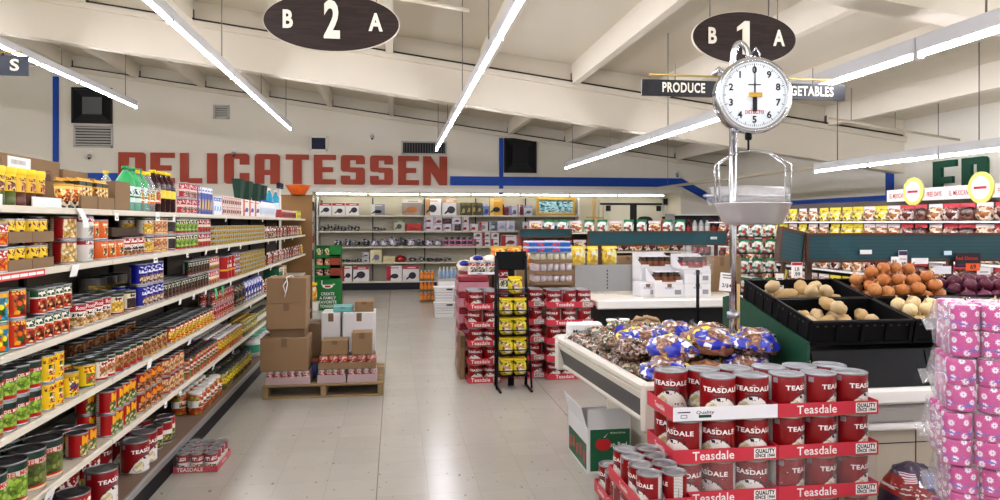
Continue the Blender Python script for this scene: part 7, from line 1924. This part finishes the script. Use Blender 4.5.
for yy in (-.02, .06):
    b = MB(); b.tube([(x0_ + .01, yy + fy, zb_), (x0_ + .004, yy + fy, zm_), (cxp - .1, fy + .02 + yy * .5, zt_ - .015), (cxp, fy + .03, zt_), (cxp + .1, fy + .02 + yy * .5, zt_ - .015), (x1_ - .004, yy + fy, zm_), (x1_ - .01, yy + fy, zb_)], .005, M_chrome, 8); b.build('pan_bail', t)
b = MB(); rp = (x1_ - x0_) / 2; b.lathe([(0, -.115), (rp * .72, -.115), (rp * .80, -.10), (rp * 1.0, -.0), (rp * 1.03, .004), (rp * 1.0, .006), (rp * .78, -.095), (rp * .7, -.11), (0, -.11)], 36, mat('pan_steel', 'D8D9DA', .42, .7), Matrix.Translation((cxp, fy + .02, zb_ - .012))); b.build('scale_pan', t)
OF = -.12
M_filmr = M_film.copy(); M_filmr.name = 'rolled_film'
for _n in M_filmr.node_tree.nodes:
    if _n.type == 'MIX_SHADER' and abs(_n.inputs[0].default_value - .09) < .001: _n.inputs[0].default_value = .5
# clear crumpled bag rolled on a rod behind the pan
b = MB(); b.tube([(sx(709), .12, up(196)), (sx(745), .12, up(194)), (sx(786), .12, up(196))], .055, M_filmr, 14, caps=False); o = b.build('plastic_bag_roll', None, (SX, SY, 0), -TH); tag(o, 'roll of clear plastic bags held level behind the scale pan', 'bag roll')
b = MB(); b.tube([(sx(704), .12, up(196)), (sx(790), .12, up(196))], .008, M_steel, 8); b.tube([(0, 0.02, up(197)), (sx(704), .03, up(197)), (sx(704), .12, up(196))], .008, M_steel, 8); b.build('roll_rod', t)
OF = 0.
# ================================================================ pink toilet paper in clear packs
L = Lab('pink_wrap', .3); L.base('C0448A')
cv = L.comb(L.ang() * .053, L.z, 0.); vn = L.nt.nodes.new('ShaderNodeTexVoronoi'); vn.voronoi_dimensions = '2D'; vn.inputs['Scale'].default_value = 24.; vn.inputs['Randomness'].default_value = .7
L.nt.links.new(cv, vn.inputs['Vector']); D = E(L.nt, vn.outputs['Distance'])
sv = L.nt.nodes.new('ShaderNodeVectorMath'); sv.operation = 'SUBTRACT'; vm = L.nt.nodes.new('ShaderNodeVectorMath'); vm.operation = 'SCALE'; vm.inputs['Scale'].default_value = 21.
L.nt.links.new(L.vec, vm.inputs[0]); vp = L.nt.nodes.new('ShaderNodeVectorMath'); vp.operation = 'SCALE'; vp.inputs['Scale'].default_value = 21.; L.nt.links.new(vn.outputs['Position'], vp.inputs[0])
L.nt.links.new(cv, sv.inputs[0]); L.nt.links.new(vn.outputs['Position'], sv.inputs[1])
sp_ = L.nt.nodes.new('ShaderNodeSeparateXYZ'); L.nt.links.new(sv.outputs[0], sp_.inputs[0])
an = E(L.nt, sp_.outputs[1]).op('ARCTAN2', E(L.nt, sp_.outputs[0]))
pet = ((an * 4.).sin().abs() * .17 + .15)
L.over((D - pet).lt(0.), 'F3EAF3'); L.over(D.lt(.08), 'A884B8')
L.over(L.z.btw(-.03, -.016) * L.noise(L.comb(L.x * 40., L.y * 40., L.z * 90.), 1., 0.).gt(.5), '6A62C0'); L.done()
M_filmw = M_film.copy(); M_filmw.name = 'bunched_film'
for _n in M_filmw.node_tree.nodes:
    if _n.type == 'MIX_SHADER' and abs(_n.inputs[0].default_value - .09) < .001: _n.inputs[0].default_value = .42
tp = thing('toilet_roll', '', 'toilet roll'); rr = .053
b = MB(); b.lathe([(rr * .35, -.048), (rr * .9, -.05), (rr * .98, -.048), (rr, -.043), (rr, .043), (rr * .98, .048), (rr * .9, .05), (rr * .35, .048)], 22, L.m); b.build('wrapped_roll', tp)
b = MB(); b.lathe([(rr * .34, -.04), (rr * .34, .047), (rr * .1, .046)], 14, mat('wrap_twist', 'E3A6CC', .4)); b.build('wrap_twist', tp); TPR = Proto(tp)
qy = 2.56; qx = aty(949, 223, qy)[0]; TPA = math.radians(-30.)
zt = 0.
for pk in range(6):
    off = (0, -.012, .006, -.02, -.004, .014)[pk]
    PM_ = Matrix.Translation((qx + off, qy, 0)) @ Matrix.Rotation(TPA + .03 * (pk % 2), 4, 'Z')
    t = thing('toilet_paper_pack', 'clear-wrapped pack of pink toilet rolls, %s pack up the tall pile' % ordn(pk + 1), 'toilet paper pack', (qx + off, qy, zt + .001), TPA + .03 * (pk % 2))
    b = MB(); b.box(-.006, .45, -.006, .34, 0, .213, M_film, bev=.012); b.build('clear_wrap', t)
    b = MB(); b.add([(-.006, .0, .20), (-.006, .3, .20), (-.045, .2, .13), (-.05, .03, .11), (-.006, .0, .01), (-.006, .3, .01)], [(0, 1, 2, 3), (4, 5, 2, 3), (0, 3, 4), (1, 2, 5)], M_filmw, True)
    b.add([(-.05, .03, .11), (-.045, .2, .13), (-.085, .14, .135), (-.085, .02, .10)], [(0, 1, 2, 3)], M_filmw, True); b.build('film_end', t)
    for k in range(2):
        for i in range(4):
            for j in range(3):
                if j >= 1 and i > 0 and not (pk == 5 and k == 1): continue
                p = PM_ @ Vector((.053 + i * .109, .053 + j * .109, zt + .054 + k * .103))
                TPR.put(tuple(p), TPA - PI / 2 + random.uniform(-.6, .6), 'pink flowered toilet roll, %s pack up, %s tier, %s along, %s row' % (ordn(pk + 1), ('lower', 'upper')[k], ordn(i + 1), ('front', 'middle', 'rear')[j]), 'pink flowered toilet rolls')
    zt += .2135
# ---- potato sack on the floor
L = Lab('potato_sack', .35); L.base('2A1B33'); L.over(L.noise(L.comb(L.x * 3., L.y, L.z * 3.), 5., 2.).gt(.58) * .6, '463250'); L.over((L.x * .5 + L.z - .27).abs().lt(.05), '8A241C'); L.over((L.x * .5 + L.z - .27).abs().lt(.03) * L.noise(L.comb(L.x * 30., 0., L.z * 60.), 1.6, 1.).gt(.58), 'D8D2CC')
fm = L.x.btw(-.09, -.03) * L.z.btw(.345, .385); L.over(fm, 'D0D0D6'); L.over(fm * (L.z * 110.).fr().gt(.5), 'A03030'); L.over(L.x.btw(.02, .09) * L.z.btw(.32, .38), '22408A'); L.b.inputs['Coat Weight'].default_value = .3; L.done()
q = aty(912, 480, 3.22)
t = thing('potato_sack', 'purple sack with red band and small flag leaning against the produce stand base', 'sack', (q[0], 3.22, 0))
b = MB(); fn = lumpy(90, .12, 2.5); b.ellipsoid((0, 0, .20), (.16, .12, .208), L.m, 26, 18, lambda d: Vector((math.copysign(abs(fn(d)[0]) ** .75, d[0]), fn(d)[1], max(-.955, fn(d)[2])))); b.build('sack_body', t)
b = MB(); b.tube([(.10, .02, .34), (.15, .03, .36), (.18, .03, .33)], .02, L.m, 10, rs=[.05, .02, .045]); b.build('tied_neck', t)
# ================================================================ hanging signs
Ls = Lab('sign_walnut', .35); Ls.base('241A18'); Ls.over(Ls.noise(Ls.comb(Ls.x * 2., 0., Ls.z * 40.), 2., 3.).gt(.5) * .5, '3A2A26'); Ls.done()
M_ivory = mat('sign_ivory', 'EDE6D4', .45); M_navy2 = mat('sign_slate', '2E3440', .45); M_bk2 = mat('sign_black', '16161A', .4)
def oval(px, py, Y, w, h, num, label):
    p = aty(px, py, Y); t = thing('aisle_sign', label, 'aisle sign', tuple(p)); n = 56
    pl = [(w / 2 * math.cos(2 * PI * i / n), h / 2 * math.sin(2 * PI * i / n)) for i in range(n)]
    MB().prism(pl, 0, .03, Ls.m).build('oval_board', t)
    b = MB(); o2 = [(x * 1.012, z * 1.022) for x, z in pl]; b.prism(o2, .006, .024, M_ivory); b.build('edge_trim', t)
    b = MB()
    if num == '1': q = h * .40; b.prism([(-q * .14, -q * .8), (-q * .14, q * .45), (-q * .42, q * .30), (-q * .42, q * .50), (-q * .05, q * .8), (q * .2, q * .8), (q * .2, -q * .8)], -.012, -.001, M_ivory)
    else: b.text(num, h * .88, M_ivory, Matrix.Translation((0, -.001, 0)), .012, .035, .62)
    b.build('number', t)
    b = MB(); b.text('B', h * .42, M_ivory, Matrix.Translation((-w * .325, -.001, 0)), .012, .035, .75); b.build('letter', t)
    b = MB(); b.text('A', h * .42, M_ivory, Matrix.Translation((w * .325, -.001, 0)), .012, .035, .75); b.build('letter', t)
    for s in (-1, 1): MB().tube([(s * w * .33, .015, h * .36), (s * w * .33, .015, roof(p[0] + s * w * .33) + .34 - p[2])], .004, M_rod, 6).build('hanger_rod', t)
    return t, p
oval(332, 22, 4.92, .885, .385, '2', 'oval dark aisle sign reading B 2 A hung from roof')
t1, p1 = oval(745, 38, 4.9, .79, .375, '1', 'oval dark aisle sign reading B 1 A behind the scale')
def dept(x0, x1, Y, z0, z1, words, label, m, rodz):
    t = thing('department_sign', label, 'department sign', ((x0 + x1) / 2, Y, z0)); w = x1 - x0; h = z1 - z0
    MB().box(-w / 2, w / 2, 0, .02, 0, h, m).build('sign_board', t)
    for txt, cx_, wd in words: b = MB(); b.text(txt, h * .82, M_ivory, Matrix.Translation((cx_, -.001, h * .5)), .004, .03, width=wd); b.build('lettering', t)
    MB().tube([(-w / 2 + .06, .01, h + .035), (w / 2 - .06, .01, h + .035)], .008, mat('brass_rod', 'B59A5A', .35, .6), 8).build('top_rod', t)
    for s in (-1, 1):
        MB().tube([(s * w * .34, .01, h + .0), (s * w * .34, .01, rodz - z0)], .004, M_rod, 6).build('hanger_rod', t)
pa, pb = aty(642, 90, 4.9), aty(845, 90, 4.9); wq = pb[0] - pa[0]
pz0, pz1 = aty(745, 98, 4.9)[2], aty(745, 82, 4.9)[2]
dept(pa[0], pb[0], 4.9, pz0, pz1, (('PRODUCE', -wq * .5 + (682 - 642) / 203 * wq, wq * .205), ('VEGETABLES', -wq * .5 + (805 - 642) / 203 * wq, wq * .275)), 'black department sign reading PRODUCE VEGETABLES under the oval sign', M_bk2, p1[2] - .2)
pa = aty(28, 66, 7.6); dept(pa[0] - 1.8, pa[0], 7.6, pa[2] - .095, pa[2] + .095, (('S', .78, .085),), 'slate department sign ending in the letter S, cut by the frame', M_navy2, roof(-5) + .34)
# ================================================================ side racks of bagged foods
GXr = 5.5
t = thing('side_shelving', 'long side rack of hanging food bags beyond the produce crates', 'shelving', (GXr, 4.6, 0))
MB().box(.12, .16, 0, 7.2, 0, 1.86, M_back).build('back_panel', t)
MB().box(-.25, .12, 0, 7.2, 0, .2, M_kick).build('kick_plate', t)
RZr = (.55, .78, 1.02, 1.22, 1.42, 1.62)
for z in RZr: MB().box(-.16, .12, 0, 7.2, z - .02, z, M_white).build('shelf_board', t)
HB_ = [bag('food_bag', .19, .09, .17, speck('food_%d' % i, c, 34.), mat('food_head_%d' % i, hc, .45), .032, sd=100 + i) for i, (c, hc) in enumerate(((('5A2A22', '8A4A3A', 'C8B0A0', '3A1A16', 'E0D4CC'), 'C23A44'), (('A86A3A', 'D8C0A0', '7A4A2A', 'E8E0D4'), 'E6DCDC'), (('E8D23A', 'C8B03A', '6A5A2A', 'F0E8C0'), 'E0CC3A'), (('3A2018', '5A3024', '7A4A3A'), 'C8404A')))]
for k, z in enumerate(RZr[1:]):
    y = 4.72; i = 0
    while y < 11.6:
        i += 1
        P = HB_[2] if y > 7.35 and k != 1 else HB_[(0, 1, 3)[(i * 7 + k * 3) % 3]]
        if y > 7.35 and random.random() < .25: P = HB_[1]
        if y > 9.7: P = HB_[(0, 1, 3)[(i + k) % 3]]
        st = .205 if y < 8 else .24
        P.put((GXr - .09, y, z + .001), -PI / 2 + random.uniform(-.12, .12), '%s food bag on the side rack, %s shelf up, %s along' % ('yellow' if P is HB_[2] else ('pale' if P is HB_[1] else 'red-headed'), ordn(k + 2), ordn(i)), 'hanging food bags on the side rack')
        y += st
# header signs with round yellow badges
hz0, hz1 = atx(889, 202, GXr)[2], atx(889, 190.5, GXr)[2]
for i, (xa, xb_, xc) in enumerate(((889.5, 947, 917), (948, 1022, 985))):
    y1, y0, by = yx(xa, GXr), yx(xb_, GXr), yx(xc, GXr)
    t = thing('header_sign', 'white header sign with round yellow badge on the side rack, %s' % ('farther one', 'closer one')[i], 'sign', (GXr - .02, y1, hz0)); L_ = y1 - y0; hh = hz1 - hz0
    Rz = Matrix.Rotation(-PI / 2, 4, 'Z')
    MB().box(0, L_, -.012, 0, 0, hh, M_white, Rz).build('sign_board', t)
    pb_ = y1 - by; rb = .15
    b = MB(); b.text('EL MEXICANO', .07, M_r, Rz @ Matrix.Translation((pb_ * .42, -.0135, hh * .45)), .001, .01, width=pb_ * .62); b.build('lettering', t); b = MB(); b.text('FREE DAYS', .07, M_r, Rz @ Matrix.Translation(((pb_ + rb + L_) / 2, -.0135, hh * .45)), .001, .01, width=(L_ - pb_ - rb) * .75); b.build('lettering', t)
    n = 30
    b = MB(); b.prism([(pb_ + rb * math.cos(2 * PI * q / n), hh * .75 + rb * math.sin(2 * PI * q / n)) for q in range(n)], -.03, -.014, mat('badge_yellow', 'E6DC6A', .45), Rz); b.build('badge', t)
    b = MB(); b.prism([(pb_ + rb * .74 * math.cos(2 * PI * q / n), hh * .75 + rb * .74 * math.sin(2 * PI * q / n)) for q in range(n)], -.032, -.0301, M_white, Rz)
    b.box(pb_ - rb * .5, pb_ + rb * .5, -.0335, -.032, hh * .75 - .012, hh * .75 + .012, M_r, Rz); b.build('badge_centre', t)
# wire rack of jars and green tubs farther down
t = thing('back_rack', 'pale shelf rack with bottles near the bend of the blue stripe', 'rack', (aty(705, 220, 12.5)[0], 12.5, 0)); w = 1.5
for z in (.5, 1.0, 1.38, 1.76): MB().box(-.6, .9, 0, .4, z - .02, z, M_white).build('shelf_board', t)
MB().box(-.6, .9, .4, .43, 0, 1.76, M_blind).build('back_panel', t)
for x in (-.6, .88): MB().box(x, x + .02, 0, .4, 0, 1.76, M_steel).build('upright', t)
BT = [Proto(bottle('oil_bottle', .05, .3, mat('oil_clear', 'BFC2BC', .2), M_k, mat('lab_oil', 'DAD6D0', .4))), Proto(bottle('sauce_bottle', .05, .28, mat('sauce_dark', '1E1614', .2), M_r, mat('lab_sauce', 'A8302A', .4)))]
for k, z in enumerate((1.0, 1.38)):
    for i in range(12): BT[(i // 3 + k) % 2].put((aty(705, 220, 12.5)[0] - .52 + i * .12, 12.58, z + .001), 0, '%s bottle on the pale back rack, %s shelf, %s along' % (('clear', 'dark')[(i // 3 + k) % 2], ('middle', 'upper')[k], ordn(i + 1)), 'bottles on the back rack')
t = thing('peg_rack', 'black wire rack of green and white snack bags behind the scale', 'rack', (aty(757, 240, 9.)[0], 9.0, 0)); w = .6
for x in (-.3, .3): MB().tube([(x, .12, 0), (x, .12, 1.62)], .015, M_black).build('post', t)
for z in (.42, .68, .94, 1.2, 1.42): MB().box(-.3, .3, -.05, .12, z - .01, z, M_black).build('wire_shelf', t)
MB().box(-.32, .32, -.1, .2, 0, .03, M_black).build('foot', t)
GB_ = bag('snack_bag', .15, .08, .19, speck('snack_green', ('E4E6E0', '3A7A4A', 'C8CCC4', 'B03A3A', 'F0F0EC'), 26.), mat('snack_head_green', '2A7A4A', .45), .035, sd=140)
for k, z in enumerate((.42, .68, .94, 1.2, 1.42)):
    for i in range(3): GB_.put((aty(757, 240, 9.)[0] - .19 + i * .19, 8.99, z + .001), 0, 'green and white snack bag on the black wire rack, %s tier up, %s along' % (ordn(k + 1), ordn(i + 1)), 'green and white snack bags')
# gondola behind island two with standing bags along its top
t = thing('low_shelving', 'low shelf run behind the teal board with standing bags on top', 'shelving', (3.1, 10.2, 0))
MB().box(-1.2, 1.3, 0, .5, 0, .1, M_kick).build('kick_plate', t); MB().box(-1.2, 1.3, .46, .5, .1, 1.46, M_back).build('back_panel', t)
for z in (.5, .9, 1.18, 1.46): MB().box(-1.2, 1.3, 0, .46, z - .02, z, M_shelf).build('shelf_board', t)
for i in range(12):
    P = GB_ if i % 3 else HB_[1]; P.put((2.02 + i * .2, 10.26, 1.461), 0, '%s bag on the low shelf top behind the teal board, %s in line' % ('green and white' if i % 3 else 'pale', ordn(i + 1)), 'bags along the low shelf top')
for i in range(11): HB_[1 if i % 2 else 0].put((2.05 + i * .215, 10.33, 1.181), 0, 'food bag on the low shelf just under its top, %s in line' % ordn(i + 1), 'bags below the low shelf top')
for i in range(6): carton(1.95 + i * .4, 2.33 + i * .4, 10.05, .3, .901, .22, 'brown carton on the low shelf behind the coffee jars, %s in line' % ordn(i + 1), M_card if i % 2 else M_card2)
